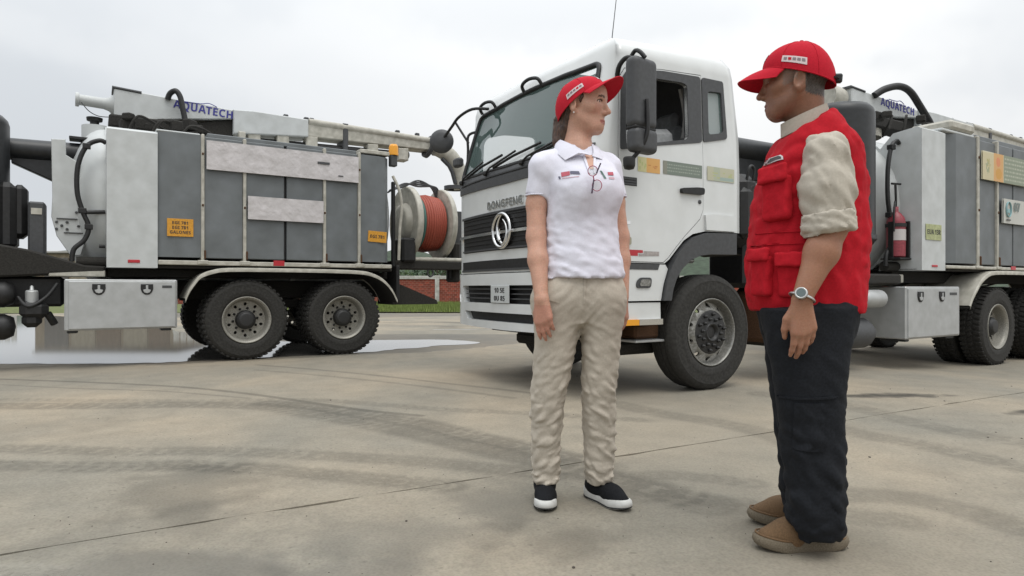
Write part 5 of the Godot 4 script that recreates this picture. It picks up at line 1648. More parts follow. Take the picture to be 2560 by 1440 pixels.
	fa.tube(smooth([Vector3(-1.12, 2.6, -2.26), Vector3(-1.2, 2.56, -2.33), Vector3(-1.2, 2.4, -2.34), Vector3(-1.2, 2.15, -2.34), Vector3(-1.14, 2.1, -2.3)], 5), 0.015, 7)
	put("mirror_arm", fa, M.black, farm)
	put("lower_mirror", bx(Vector3(-1.26, 2.28, -2.46), Vector3(0.08, 0.1, 0.14), 0.02), M.trim, farm)
	put("antenna", tb([Vector3(-0.98, 2.90, -0.2), Vector3(-0.98, 2.98, -0.2), Vector3(-0.86, 3.85, -0.2)], 0.006, 5, 0.002), M.trim, t)
	put("antenna_base", tb([Vector3(-0.98, 2.84, -0.2), Vector3(-0.98, 2.965, -0.2)], 0.022, 10, 0.014), M.trim, t)
	# inside
	var cloth := grain(mat(Color(0.24, 0.25, 0.26), 0.85), 0.2, 3.0, 61)
	for z in [-0.55, -1.85]:
		var st2 := Shape.new()
		st2.box(Vector3(-0.30, 1.72, z), Vector3(0.5, 0.16, 0.5), 0.06); st2.box(Vector3(-0.06, 2.08, z), Vector3(0.14, 0.66, 0.48), 0.06, Basis(Vector3.BACK, -0.12)); st2.box(Vector3(0.0, 2.44, z), Vector3(0.1, 0.22, 0.28), 0.04, Basis(Vector3.BACK, -0.12))
		put("seat", st2, cloth, t)
	put("inner_panel", bx(Vector3(-0.62, 2.08, -0.22), Vector3(0.72, 0.36, 0.12), 0.058, Basis(Vector3.BACK, 0.14)), grain(mat(Color(0.40, 0.41, 0.42), 0.8), 0.15, 3.0, 62), t)
	put("dashboard", bx(Vector3(-1.15, 1.86, -1.2), Vector3(0.36, 0.2, 2.1), 0.06), M.trim, t)
	var whl := []
	var wb := Basis(Vector3.BACK, 0.75)
	for i in 28: whl.append(Vector3(-0.86, 2.02, -0.55) + wb * Vector3(0, cos(TAU * i / 28.0) * 0.22, sin(TAU * i / 28.0) * 0.22))
	put("steering_wheel", tb(whl, 0.016, 7, -1.0, true), M.black, t)
	put("cab_floor", bx(Vector3(-0.5, 1.42, -1.2), Vector3(1.6, 0.06, 2.25), 0.0), M.grime, t)
	var cu := Shape.new()
	var ra := []
	for j in 9:
		var row := PackedVector3Array()
		var yy := 2.68 - j * 0.055
		for i in 13: row.append(Vector3(-0.12 + 0.05 * sin(j * 0.35) - 0.07 * i / 12.0 + 0.006 * sin(i * 2.3), yy, -0.16 - 0.012 * sin(i * 1.7 + j * 0.3) - 0.005 * i))
		ra.append(row)
	cu.grid(ra)
	put("curtain", cu, mat(Color(0.5, 0.49, 0.47), 0.9), t)
	var cu2 := Shape.new(); cu2.add(cab_sheet(side_poly([[-0.06, 2.24], [0.16, 2.27], [0.15, 2.66], [-0.06, 2.64]]), [], -0.03, 0.0, Vector2(0.03, 0.1)))
	put("curtain", cu2, mat(Color(0.45, 0.45, 0.46), 0.9), t)
	# under the cab
	put("step_bracket", bx(Vector3(-0.58, 0.53, -0.3), Vector3(0.38, 0.12, 0.3), 0.02), M.rust, t)
	put("front_frame", bx(Vector3(-0.75, 0.72, -0.85), Vector3(1.0, 0.3, 0.12), 0.02), M.grime, t)
	put("front_frame", bx(Vector3(-0.75, 0.72, -1.58), Vector3(1.0, 0.3, 0.12), 0.02), M.grime, t)
	put("front_beam", bx(Vector3(-0.62, 0.38, -1.1), Vector3(0.5, 0.12, 1.6), 0.03), M.grime, t)
	put("tow_bar", bx(Vector3(-0.95, 0.55, -1.2), Vector3(0.2, 0.2, 1.9), 0.03), M.grime, t)
	put("step_tread", bx(Vector3(-0.66, 0.455, -0.18), Vector3(0.34, 0.02, 0.2), 0.004), M.alu, t)
	var axl := Shape.new(); axl.tube([Vector3(0, 0.5, -0.2), Vector3(0, 0.47, -0.5), Vector3(0, 0.42, -0.8), Vector3(0, 0.42, -1.6), Vector3(0, 0.47, -1.9), Vector3(0, 0.5, -2.2)], 0.09, 10)
	put("front_axle", axl, M.grime, t)
	put("engine", bx(Vector3(-0.3, 0.95, -1.2), Vector3(1.5, 0.7, 0.9), 0.08), M.black, t)
	# dark liners of the wheel arches
	for sg in [1.0, -1.0]:
		var li := Shape.new()
		var r0 := []; var r1 := []
		for p in [[-0.56, 0.72], [-0.52, 0.95], [-0.43, 1.1], [-0.3, 1.2], [-0.1, 1.24], [0.2, 1.24], [0.42, 1.2]]:
			r0.append(Vector3(p[0], p[1], CAB_Z + sg * 1.18)); r1.append(Vector3(p[0], p[1], CAB_Z + sg * 0.72))
		li.grid([r0, r1])
		put("arch_liner", li, M.grime, t)
	put("bulb", bx(Vector3(-0.02, 1.15, -0.25), Vector3(0.1, 0.05, 0.06), 0.02), M.alu, t)

func band_print(kind: int) -> StandardMaterial3D:
	var W := 256; var H := 64
	var im := Image.create(W, H, false, Image.FORMAT_RGB8)
	var rng := RandomNumberGenerator.new(); rng.seed = 90 + kind
	if kind == 0:
		im.fill(Color8(196, 170, 110))
		im.fill_rect(Rect2i(0, 0, 100, H), Color8(190, 186, 140))
		im.fill_rect(Rect2i(100, 0, 156, H), Color8(206, 158, 92))
		for i in 7: im.fill_rect(Rect2i(rng.randi_range(10, 80), rng.randi_range(8, 44), rng.randi_range(10, 24), rng.randi_range(6, 16)), Color8(172, 178, 120))
		for i in 5: im.fill_rect(Rect2i(rng.randi_range(110, 220), rng.randi_range(12, 44), rng.randi_range(20, 34), 4), Color8(184, 124, 70))
	elif kind == 1:
		im.fill(Color8(112, 122, 112))
		for r in 3:
			var x := 14
			while x < 236:
				var w := rng.randi_range(3, 11)
				im.fill_rect(Rect2i(x, 13 + r * 15, w, 6), Color8(146, 154, 142))
				x += w + 4
		im.fill_rect(Rect2i(0, 0, 26, H), Color8(128, 128, 116))
	else:
		im.fill(Color8(178, 176, 152))
		im.fill_rect(Rect2i(60, 0, 60, H), Color8(166, 172, 152))
		for i in 9: im.fill_rect(Rect2i(rng.randi_range(20, 220), rng.randi_range(6, 50), rng.randi_range(12, 40), 6), Color8(170, 174, 128))
		im.fill_rect(Rect2i(120, 44, 130, 16), Color8(150, 166, 158))
	var m := StandardMaterial3D.new()
	m.albedo_texture = ImageTexture.create_from_image(im); m.roughness = 0.5; m.texture_repeat = false
	return m
func build_lorries() -> void:
	var same := func(x: float) -> float: return x
	# the lorry on the left: its cab stands outside the picture
	var a := thing("vacuum_truck", "white and grey vacuum truck on the left with blank white boards on its tank", "truck", Vector3(-3.31, 0, -8.1), deg_to_rad(33.0))
	vacuum_body(a, {"fx": same, "fy": same, "fb": same, "fyb": same, "left": true, "r": 0.502, "duct": [-2.6, -1.7, 2.53], "gusset": [-2.42, -2.03, -1.9], "drum": [-2.83, -0.7, 2.88, 0.42]})
	rear_reel(a)
	left_front_gear(a)
	put("blank_board", board(-0.466, 1.43, 2.337, 2.688, 0.012, 0.02), M.board, a)
	put("blank_board", board(0.006, 0.95, 1.761, 2.05, 0.012, 0.02), M.board, a)
	put("board_tear", bx(Vector3(0.95, 2.555, 0.034), Vector3(0.16, 0.03, 0.004), 0.001), M.trim, a)
	put("board_tear", bx(Vector3(1.18, 2.405, 0.034), Vector3(0.07, 0.014, 0.004), 0.001), M.trim, a)
	print_plate(a, "orange_sign", -0.888, -0.608, 1.512, 1.722, -0.005, M.orange, ["EGI 781", "EGI 781", "GALONES"], 0.036)
	print_plate(a, "orange_sign", 1.575, 1.845, 1.538, 1.69, -0.002, M.orange, ["EGI 781"], 0.044, -0.05)

	# the lorry on the right with the cab in view
	var xs := [-2.5, -1.92, -1.884, -1.49, -0.985, -0.781, -0.505, 0.0, 0.47, 0.974, 1.453, 1.93, 4.0]
	var xd := [2.5, 3.16, 3.193, 3.544, 4.09, 4.44, 4.942, 5.51, 5.985, 6.55, 7.1, 7.65, 10.0]
	var ys := [0.0, 0.428, 1.0, 1.134, 1.26, 2.72, 3.1, 3.48]; var yd := [-0.12, 0.31, 0.92, 1.11, 1.2, 2.79, 3.3, 3.66]
	var bs := [-2.0, -1.39, -0.724, 0.04, 1.086, 3.17]; var bd := [3.4, 4.146, 4.841, 5.88, 7.58, 9.9]
	var fx := func(x: float) -> float: return map1(x, xs, xd)
	var fy := func(y: float) -> float: return map1(y, ys, yd)
	var fb := func(x: float) -> float: return map1(x, bs, bd)
	var b := thing("vacuum_truck", "vacuum truck with white cab, chrome ring badge and open driver's window behind the woman", "truck", Vector3(1.769, 0, -5.71), deg_to_rad(31.6))
	build_cab(b)
	for s in 2: make_wheel(b, Vector3(0, 0.51, 0.0 if s == 0 else -2.4), 0.512, true, s == 1)
	vacuum_body(b, {"fx": fx, "fy": fy, "fb": fb, "fyb": fy, "left": false, "r": 0.515, "duct": [0.5, 2.7, 2.47], "gusset": [1.0, 1.75, 2.3], "drum": [2.66, -0.48, 3.02, 0.38]})
	var sg := put("painted_sign", board(4.985, 6.4, 2.30, 2.665, 0.012, 0.02), sign_print(), b)
	var s2 := put("number_sign", board(5.57, 6.4, 1.765, 2.09, 0.012, 0.025), mat(Color(0.50, 0.50, 0.46), 0.6), b)
	words_on("07", 0.12, s2, Transform3D(Basis(), Vector3(5.95, 1.99, 0.04)), mat(Color(0.16, 0.2, 0.19), 0.6), "lettering", true, 1.0, 0.002)
	var lg := []
	for i in 20: lg.append(Vector3(5.70 + cos(TAU * i / 20.0) * 0.07, 1.95 + sin(TAU * i / 20.0) * 0.1, 0.039))
	var teal := mat(Color(0.25, 0.42, 0.44), 0.6)
	put("sign_emblem", tb(lg, 0.012, 5, -1.0, true, 0.3), teal, s2)
	put("sign_emblem", bx(Vector3(5.7, 1.93, 0.038), Vector3(0.08, 0.05, 0.003), 0.0), teal, s2)
	put("sign_emblem", bx(Vector3(5.70, 1.81, 0.038), Vector3(0.12, 0.016, 0.003), 0.0), M.trim, s2)
	print_plate(b, "yellow_sticker", 3.62, 3.98, 1.47, 1.655, 0.006, grain(mat(Color(0.46, 0.49, 0.26), 0.6), 0.2, 3.0), ["EUA 13R"], 0.058)
	# gear between the cab and the tank
	var g := Shape.new()
	g.box(Vector3(0.74, 1.65, -0.42), Vector3(0.3, 0.72, 0.5), 0.09)
	g.box(Vector3(0.95, 1.2, -0.45), Vector3(0.5, 0.6, 0.5), 0.05)
	g.box(Vector3(0.68, 1.62, -0.2), Vector3(0.16, 0.5, 0.12), 0.05)
	g.tube(smooth([Vector3(0.70, 1.93, -0.2), Vector3(0.71, 2.04, -0.18), Vector3(0.75, 2.08, -0.18), Vector3(0.79, 2.04, -0.18), Vector3(0.79, 1.93, -0.2)], 4), 0.014, 6)
	put("air_intake", g, M.black, b)
	put("fuel_tank", bx(Vector3(1.6, 0.62, -0.35), Vector3(1.3, 0.6, 0.6), 0.1), M.grime, b)
	put("battery_box", bx(Vector3(0.98, 0.62, -0.3), Vector3(0.3, 0.5, 0.5), 0.04), M.rust, b)
	var at := Shape.new()
	at.lathe([Vector2(0, -0.35), Vector2(0.12, -0.33), Vector2(0.17, -0.22), Vector2(0.17, 0.22), Vector2(0.12, 0.33), Vector2(0, 0.35)], Transform3D(ALONG_X, Vector3(2.4, 0.40, -0.2)), 22)
	put("air_tank", at, M.trim, b)
	var at2 := Shape.new()
	at2.lathe([Vector2(0, -0.2), Vector2(0.08, -0.18), Vector2(0.1, -0.1), Vector2(0.1, 0.2), Vector2(0, 0.22)], Transform3D(ALONG_X, Vector3(2.62, 0.78, -0.1)), 18)
	put("air_tank", at2, M.alu, b)
	put("side_shelf", bx(Vector3(2.4, 1.0, -0.35), Vector3(1.8, 0.12, 0.5), 0.02), M.grime, b)
	put("tank_leg", bx(Vector3(3.2, 1.2, -0.7), Vector3(0.3, 0.5, 0.4), 0.03), M.old_white, b)

	# the extinguisher clipped to the right-hand lorry's cabinet
	var xf := b.transform * Transform3D(Basis(), Vector3(3.40, 1.26, -0.22))
	var e := thing("fire_extinguisher", "red fire extinguisher with white label in a black bracket on the truck's white cabinet", "fire extinguisher", xf.origin, deg_to_rad(31.6))
	var fadedred := grain(mat(Color(0.34, 0.05, 0.07), 0.45), 0.25, 5.0, 71)
	var bt := Shape.new()
	bt.lathe([Vector2(0, 0), Vector2(0.085, 0.0), Vector2(0.1, 0.015), Vector2(0.1, 0.015), Vector2(0.102, 0.40), Vector2(0.09, 0.47), Vector2(0.05, 0.525), Vector2(0.028, 0.54), Vector2(0.028, 0.6), Vector2(0, 0.6)], Transform3D(), 28)
	var body := put("cylinder", bt, fadedred, e)
	var lb := Shape.new()
	lb.lathe([Vector2(0.1035, 0.2), Vector2(0.1035, 0.33)], Transform3D(), 16, PI * 0.3, PI * 1.0)
	put("label", lb, mat(Color(0.5, 0.47, 0.46), 0.6), e)
	var hd := Shape.new()
	hd.tube([Vector3(0, 0.6, 0), Vector3(0, 0.70, 0), Vector3(-0.01, 0.86, 0)], 0.014, 8)
	hd.tube([Vector3(-0.09, 0.87, 0), Vector3(0.1, 0.88, 0)], 0.013, 7)
	hd.tube(smooth([Vector3(-0.02, 0.66, 0), Vector3(-0.08, 0.62, 0.03), Vector3(-0.12, 0.5, 0.04), Vector3(-0.12, 0.3, 0.04)], 5), 0.012, 7)
	put("valve", hd, M.black, e)
	var br := Shape.new()
	br.lathe([Vector2(0.104, 0.36), Vector2(0.112, 0.36), Vector2(0.112, 0.36), Vector2(0.112, 0.40), Vector2(0.112, 0.40), Vector2(0.104, 0.4)], Transform3D(), 24)
	br.box(Vector3(0, -0.015, 0), Vector3(0.25, 0.02, 0.23), 0.004)
	for s in [-1, 1]: br.box(Vector3(0.112 * s, 0.2, 0.0), Vector3(0.012, 0.44, 0.06), 0.003)
	br.box(Vector3(0.115, 0.2, 0.0), Vector3(0.03, 0.46, 0.2), 0.003)
	put("bracket", br, M.black, e)

func board(x0: float, x1: float, y0: float, y1: float, z: float, d: float) -> Shape:
	# a thin sheet with a slightly wavy face
	var sh := Shape.new()
	sh.box(Vector3((x0 + x1) / 2, (y0 + y1) / 2, z), Vector3(x1 - x0, y1 - y0, d * 0.5), 0.001)
	var f := FastNoiseLite.new(); f.seed = 2; f.frequency = 1.6
	var rows := []
	for j in 7:
		var r := PackedVector3Array()
		for i in 25:
			var x := lerpf(x0, x1, i / 24.0); var y := lerpf(y0, y1, j / 6.0)
			r.append(Vector3(x, y, z + d * 0.5 + 0.004 + 0.006 * f.get_noise_2d(x, y)))
		rows.append(r)
	var a := sh.v.size()
	sh.grid(rows, false, false, 1)
	if sh.n[a + 30].z < 0.0:
		for k in range(a, sh.v.size()): sh.n[k] = -sh.n[k]
		var q := sh.idx
		for k in range(0, q.size(), 3):
			if q[k] >= a:
				var w := q[k + 1]; q[k + 1] = q[k + 2]; q[k + 2] = w
		sh.idx = q
	for k in range(a, sh.v.size()): sh.uv[k] = Vector2((sh.v[k].x - x0) / (x1 - x0), (y1 - sh.v[k].y) / (y1 - y0))
	return sh

func sign_print() -> StandardMaterial3D:
	var im := Image.create(512, 128, false, Image.FORMAT_RGB8)
	im.fill(Color8(196, 186, 152))
	im.fill_rect(Rect2i(0, 0, 512, 5), Color8(205, 200, 175))
	var rng := RandomNumberGenerator.new(); rng.seed = 12
	# pale panel with a figure, orange panel with a round mark, green-grey panel of small lines
	for i in 18: im.fill_rect(Rect2i(rng.randi_range(30, 68), rng.randi_range(24, 90), rng.randi_range(4, 14), rng.randi_range(8, 22)), Color8(172, 164, 112) if i % 2 else Color8(158, 162, 130))
	im.fill_rect(Rect2i(112, 0, 100, 128), Color8(204, 160, 106))
	for y in range(16, 60):
		for x in range(130, 190):
			if Vector2(x - 158, y - 38).length() < 22: im.set_pixel(x, y, Color8(206, 134, 92))
	for y in range(62, 118):
		for x in range(122, 204):
			if Vector2((x - 164) * 0.8, y - 92).length() < 26 and (x + y) % 9 < 7: im.set_pixel(x, y, Color8(196, 146, 64))
	im.fill_rect(Rect2i(216, 0, 296, 128), Color8(134, 142, 124))
	for r in 6:
		var x := 226
		while x < 490:
			var w := rng.randi_range(5, 26)
			im.fill_rect(Rect2i(x, 12 + r * 19, w, 8), Color8(168, 172, 154)); x += w + 6
	var m := StandardMaterial3D.new()
	m.albedo_texture = ImageTexture.create_from_image(im); m.roughness = 0.6; m.texture_repeat = false
	return m
# ---------------------------------------------------------------- people
func grain_noise(sd: int, freq := 1.0, oct := 3) -> FastNoiseLite:
	var f := FastNoiseLite.new(); f.seed = sd; f.frequency = freq; f.fractal_octaves = oct; return f

# a head about 0.23 m tall: o its middle between the ears, b its turn (local z is the way the face looks, local x the person's left)
func head_field(f: Field, o: Vector3, b: Basis, s: float, male: bool) -> void:
	var E := func(c: Vector3, r: Vector3, k: float, ng := false, tilt := Vector3.ZERO) -> void:
		f.ell(o + b * (c * s), r * s, k, Vector3.ZERO, ng)
		f.inv[-1] = (b * Basis.from_euler(tilt * PI / 180.0)).transposed()
	var C := func(p: Vector3, q: Vector3, r0: float, r1: float, k: float, ng := false) -> void:
		f.cap(o + b * (p * s), o + b * (q * s), r0 * s, r1 * s, k, 0, ng)
	E.call(Vector3(0, 0.040, -0.008), Vector3(0.077, 0.085, 0.096), 0.02)
	E.call(Vector3(0, 0.045, 0.034), Vector3(0.066, 0.056, 0.062), 0.03)
	E.call(Vector3(0, -0.022, 0.03), Vector3(0.062, 0.08, 0.064), 0.03)
	var jw := 1.08 if male else 0.95
	E.call(Vector3(0, -0.066, 0.03), Vector3(0.053 * jw, 0.040, 0.058), 0.025)
	E.call(Vector3(0, -0.088, 0.070), Vector3(0.023 * jw, 0.019, 0.021), 0.025)
	for q in [-1.0, 1.0]:
		E.call(Vector3(0.047 * q, -0.014, 0.052), Vector3(0.024, 0.022, 0.028), 0.025)
		C.call(Vector3(0.058 * q * jw, -0.045, 0.0), Vector3(0.03 * q, -0.092, 0.06), 0.014, 0.016, 0.03)
		E.call(Vector3(0.033 * q, 0.009, 0.098), Vector3(0.018, 0.0105, 0.0155), 0.008, true)
	C.call(Vector3(-0.036, 0.030, 0.078), Vector3(0.036, 0.030, 0.078), 0.010, 0.010, 0.02)
	C.call(Vector3(0, 0.022, 0.083), Vector3(0, -0.024, 0.108), 0.0085, 0.0105, 0.011)
	E.call(Vector3(0, -0.030, 0.1115), Vector3(0.0115, 0.0095, 0.011), 0.009)
	for q in [-1.0, 1.0]:
		E.call(Vector3(0.0115 * q, -0.034, 0.095), Vector3(0.0085, 0.0075, 0.0115), 0.007)
		E.call(Vector3(0.007 * q, -0.0425, 0.098), Vector3(0.0035, 0.003, 0.005), 0.003, true)
		# lids over and under the eyeball
		var lid := [Vector3(0.049 * q, 0.006, 0.072), Vector3(0.042 * q, 0.0165, 0.079), Vector3(0.031 * q, 0.0185, 0.0835), Vector3(0.02 * q, 0.008, 0.080)]
		for i in 3: C.call(lid[i], lid[i + 1], 0.0042, 0.0042, 0.005)
		var low := [Vector3(0.049 * q, 0.006, 0.072), Vector3(0.040 * q, -0.001, 0.078), Vector3(0.030 * q, -0.002, 0.081), Vector3(0.02 * q, 0.006, 0.079)]
		for i in 3: C.call(low[i], low[i + 1], 0.0034, 0.0034, 0.006)
	for i in 4:
		var x0 := -0.024 + 0.012 * i
		var zf := func(x: float) -> float: return 0.0925 - x * x * 18.0
		var up := func(x: float) -> float: return -0.0625 - x * x * 5.0
		C.call(Vector3(x0, up.call(x0), zf.call(x0)), Vector3(x0 + 0.012, up.call(x0 + 0.012), zf.call(x0 + 0.012)), 0.0040, 0.0040, 0.006)
		C.call(Vector3(x0, -0.0735, zf.call(x0) - 0.002), Vector3(x0 + 0.012, -0.0735, zf.call(x0 + 0.012) - 0.002), 0.0046, 0.0046, 0.006)
	C.call(Vector3(-0.024, -0.0682, 0.085), Vector3(0, -0.0676, 0.0965), 0.0016, 0.0016, 0.002, true)
	C.call(Vector3(0, -0.0676, 0.0965), Vector3(0.024, -0.0682, 0.085), 0.0016, 0.0016, 0.002, true)
	var es := 1.25 if male else 1.0
	for q in [-1.0, 1.0]:
		E.call(Vector3(0.077 * q, -0.008, -0.012), Vector3(0.0085, 0.031, 0.0185) * es, 0.008, false, Vector3(-14, 26 * q, 0))
		E.call(Vector3(0.073 * q, -0.034, -0.002), Vector3(0.007, 0.011, 0.009) * es, 0.006)
		E.call(Vector3(0.0895 * q, -0.006, -0.008), Vector3(0.0075, 0.020, 0.010) * es, 0.004, true, Vector3(-14, 20 * q, 0))

func hand_field(f: Field, wrist: Vector3, along: Vector3, back: Vector3, thumb_side: float, s: float, curl: Array, spread := 1.0) -> Basis:
	var y := along.normalized()
	var z := (back - y * back.dot(y)).normalized()
	var x := y.cross(z) * thumb_side
	var B := Basis(x, y, z)
	var at := func(p: Vector3) -> Vector3: return wrist + x * p.x * s + y * p.y * s + z * p.z * s
	var kx := [0.030, 0.010, -0.0105, -0.029]
	var ky := [0.092, 0.096, 0.090, 0.080]
	var ln := [0.072, 0.080, 0.074, 0.058]
	for i in 4:
		f.cap(at.call(Vector3(kx[i] * 0.45, 0.0, 0.0)), at.call(Vector3(kx[i], ky[i], 0.004)), 0.0165 * s, 0.0118 * s, 0.014)
		f.cap(at.call(Vector3(kx[i] * 0.5, 0.03, -0.008)), at.call(Vector3(kx[i] * 0.9, ky[i] * 0.85, -0.008)), 0.013 * s, 0.011 * s, 0.014)
		var p := Vector3(kx[i], ky[i], 0.002)
		var ang := 0.0
		var fan: float = kx[i] * 1.6 * spread
		for j in 3:
			ang += curl[i] * [0.75, 1.0, 0.7][j]
			var d := Vector3(fan * cos(ang), cos(ang), -sin(ang)).normalized()
			var q: Vector3 = p + d * ln[i] * [0.46, 0.30, 0.24][j]
			f.cap(at.call(p), at.call(q), [0.0098, 0.0088, 0.008][j] * s, [0.0088, 0.0080, 0.0066][j] * s, 0.004 if j else 0.007)
			p = q
	var tp := [Vector3(0.014, 0.022, -0.008), Vector3(0.040, 0.052, -0.016), Vector3(0.046, 0.082, -0.022), Vector3(0.043, 0.106, -0.028)]
	for j in 3: f.cap(at.call(tp[j]), at.call(tp[j + 1]), [0.0165, 0.0115, 0.0098][j] * s, [0.0125, 0.010, 0.0075][j] * s, 0.012 if j == 0 else 0.004)
	return B

# a piece of cloth or print laid on the surface of a field, looked at along -z; off above it, thick = its own edge
func drape(f: Field, pl: PackedVector2Array, off: float, thick: float, cell := 0.02, from_z := 0.6, back_side := false) -> Shape:
	f.all_live()
	var sg := -1.0 if back_side else 1.0
	var mid_x := 0.0
	var lay := func(u: float, w: float) -> Vector3:
		var p := f.hit(Vector3(u, w, from_z * sg), Vector3(0, 0, -sg), 1.2)
		var tries := 0
		while (p.z * sg < -0.3 or f.ev(p) > 0.004) and tries < 40:      # past the outline: come back towards the middle
			tries += 1
			p = f.hit(Vector3(lerpf(u, mid_x, tries * 0.02), w, from_z * sg), Vector3(0, 0, -sg), 1.2)
		return p + f.normal_at(p) * off
	var sh := Shape.new()
	sh.sheet(pl, [], Vector2(cell, cell), lay, sg)
	if thick > 0.0:
		var cen := Vector2.ZERO
		for p in pl: cen += p
		cen /= pl.size()
		var cc: Vector3 = lay.call(cen.x, cen.y)
		for i in pl.size():
			var a: Vector2 = pl[i]; var b: Vector2 = pl[(i + 1) % pl.size()]
			var m := maxi(1, int((b - a).length() / cell))
			for k in m:
				var p: Vector3 = lay.call(lerpf(a.x, b.x, float(k) / m), lerpf(a.y, b.y, float(k) / m)); var q: Vector3 = lay.call(lerpf(a.x, b.x, float(k + 1) / m), lerpf(a.y, b.y, float(k + 1) / m))
				var n0 := f.normal_at(p); var n1 := f.normal_at(q)
				var nn := (q - p).cross(n0).normalized()
				if nn.dot(p - cc) < 0.0: nn = -nn
				sh.poly([p, q, q - n1 * thick, p - n0 * thick], nn)
	return sh

func quad2(a: Vector3, b: Vector3, c: Vector3, d: Vector3) -> PackedVector2Array:
	return PackedVector2Array([Vector2(a.x, a.y), Vector2(b.x, b.y), Vector2(c.x, c.y), Vector2(d.x, d.y)])

# what is under a cap is cut off a little below its crown
func under_cap(f: Field, o: Vector3, b: Basis, s: float, pitch: float, low: float, at := 0.045) -> void:
	var up := b * Basis(Vector3.RIGHT, deg_to_rad(-pitch)) * Vector3.UP
	f.cut(o + b * (Vector3(0, low, -0.010) * s) + up * at * s, up, 0.02)

# a baseball cap: o, b, s as for the head; pitch tips the front up (degrees)
func make_cap(parent: Node3D, o: Vector3, b: Basis, s: float, pitch: float, red: Material, droop := 0.25, tall := 1.0, low := 0.030) -> MeshInstance3D:
	var tb2 := b * Basis(Vector3.RIGHT, deg_to_rad(-pitch))
	var c := o + b * (Vector3(0, low, -0.010) * s)
	var at := func(th: float, ph: float, grow: float) -> Vector3:      # th round the head from the front, ph up
		var r := Vector3(0.0865, 0.099, 0.1085) * s * Vector3(1, tall, 1) + Vector3.ONE * grow
		var front := 0.5 + 0.5 * cos(th)
		var puff := 1.0 + 0.05 * front * sin(ph * 2.0)
		var y0 := lerpf(-0.042, 0.014, front) * s
		var e := Vector3(sin(th) * cos(ph) * r.x * puff, sin(ph) * (r.y - y0) + y0, cos(th) * cos(ph) * r.z * puff)
		return c + tb2 * e
	var sh := Shape.new()
	var rows := []
	for j in 15:
		var row := PackedVector3Array()
		for i in 48: row.append(at.call(TAU * i / 48.0, PI / 2 * minf(j / 14.0, 0.995), 0.0))
		rows.append(row)
	sh.grid(rows, true, false, 0)
	var inr := []
	for j in 2:
		var row := PackedVector3Array()
		for i in 48: row.append(at.call(TAU * i / 48.0, 0.0 if j == 0 else 0.25, 0.0 if j == 0 else -0.006))
		inr.append(row)
	sh.grid(inr, true, false, 0)
	var crown := put("cap", sh, red, parent)
	var seam := Shape.new()
	for k in 6:
		var pts := []
		for j in 12: pts.append(at.call(TAU * (k + 0.0) / 6.0, PI / 2 * j / 11.6, 0.0004))
		seam.tube(pts, 0.0013, 4)
	var rim := []
	for i in 48: rim.append(at.call(TAU * i / 48.0, 0.02, 0.0))
	seam.tube(rim, 0.0022, 5, -1.0, true)
	put("cap_seam", seam, red, crown)
	var bt := Shape.new(); bt.box(at.call(0.0, PI / 2 * 0.995, 0.003), Vector3(0.014, 0.006, 0.014), 0.003)
	put("cap_button", bt, red, crown)
	# peak
	var pk := Shape.new()
	var top := []; var bot := []
	for j in 9:
		var t := j / 8.0
		var r1 := PackedVector3Array(); var r2 := PackedVector3Array()
		for i in 25:
			var a := lerpf(-1.18, 1.18, i / 24.0)
			var base: Vector3 = tb2.transposed() * (at.call(a, 0.03, -0.002) - c)
			var reach := 0.075 * s * pow(cos(a * 0.98 / 1.18 * PI / 2 * 0.93), 0.55)
			var dirn := Vector3(sin(a) * 0.35, 0, 1.0).normalized()
			var p := base + dirn * reach * t
			var e := p.x / (0.09 * s)
			p.y -= (droop * reach * t * (0.55 + 0.6 * t)) + 0.016 * e * e * t * s
			r1.append(c + tb2 * p); r2.append(c + tb2 * (p + Vector3(0, -0.0035, 0)))
		top.append(r1); bot.append(r2)
	pk.grid(top, false, false, 0); pk.grid(bot, false, false, 0)
	# make the two faces look up and down
	var half := pk.v.size() / 2
	for k in pk.v.size():
		var want := tb2.y if k < half else -tb2.y
		if pk.n[k].dot(want) < 0.0: pk.n[k] = -pk.n[k]
	for k in range(0, pk.idx.size(), 3):
		var g := (pk.v[pk.idx[k + 1]] - pk.v[pk.idx[k]]).cross(pk.v[pk.idx[k + 2]] - pk.v[pk.idx[k]])
		if g.dot(pk.n[pk.idx[k]]) > 0.0:
			var w := pk.idx[k + 1]; pk.idx[k + 1] = pk.idx[k + 2]; pk.idx[k + 2] = w
	var edge := []
	for i in 25: edge.append((top[8][i] + bot[8][i]) * 0.5)
	pk.tube(edge, 0.0024, 5)
	put("cap_peak", pk, red, crown)
	# strap and buckle at the back
	var stp := []
	for i in 9: stp.append(at.call(PI + lerpf(-0.42, 0.42, i / 8.0), 0.12, 0.003))
	put("cap_strap", tb(stp, 0.009, 6, -1.0, false, 0.4), M.black, crown)
	put("cap_buckle", bx(at.call(PI - 0.12, 0.14, 0.006), Vector3(0.02, 0.028, 0.024) * s, 0.005, tb2), M.black, crown)
	# badge prints: front and both sides
	var lay := func(th0: float, th1: float, ph0: float, ph1: float, g: float, rise := 0.0) -> Shape:
		var q := Shape.new(); var rw := []
		for j in 5:
			var r := PackedVector3Array()
			for i in 9: r.append(at.call(lerpf(th0, th1, i / 8.0), lerpf(ph0, ph1, j / 4.0) + rise * i / 8.0, g))
			rw.append(r)
		q.grid(rw, false, false, 0)
		for k in q.v.size():
			if q.n[k].dot(q.v[k] - c) < 0.0: q.n[k] = -q.n[k]
		for k in range(0, q.idx.size(), 3):
			var g2 := (q.v[q.idx[k + 1]] - q.v[q.idx[k]]).cross(q.v[q.idx[k + 2]] - q.v[q.idx[k]])
			if g2.dot(q.n[q.idx[k]]) > 0.0:
				var w := q.idx[k + 1]; q.idx[k + 1] = q.idx[k + 2]; q.idx[k + 2] = w
		return q
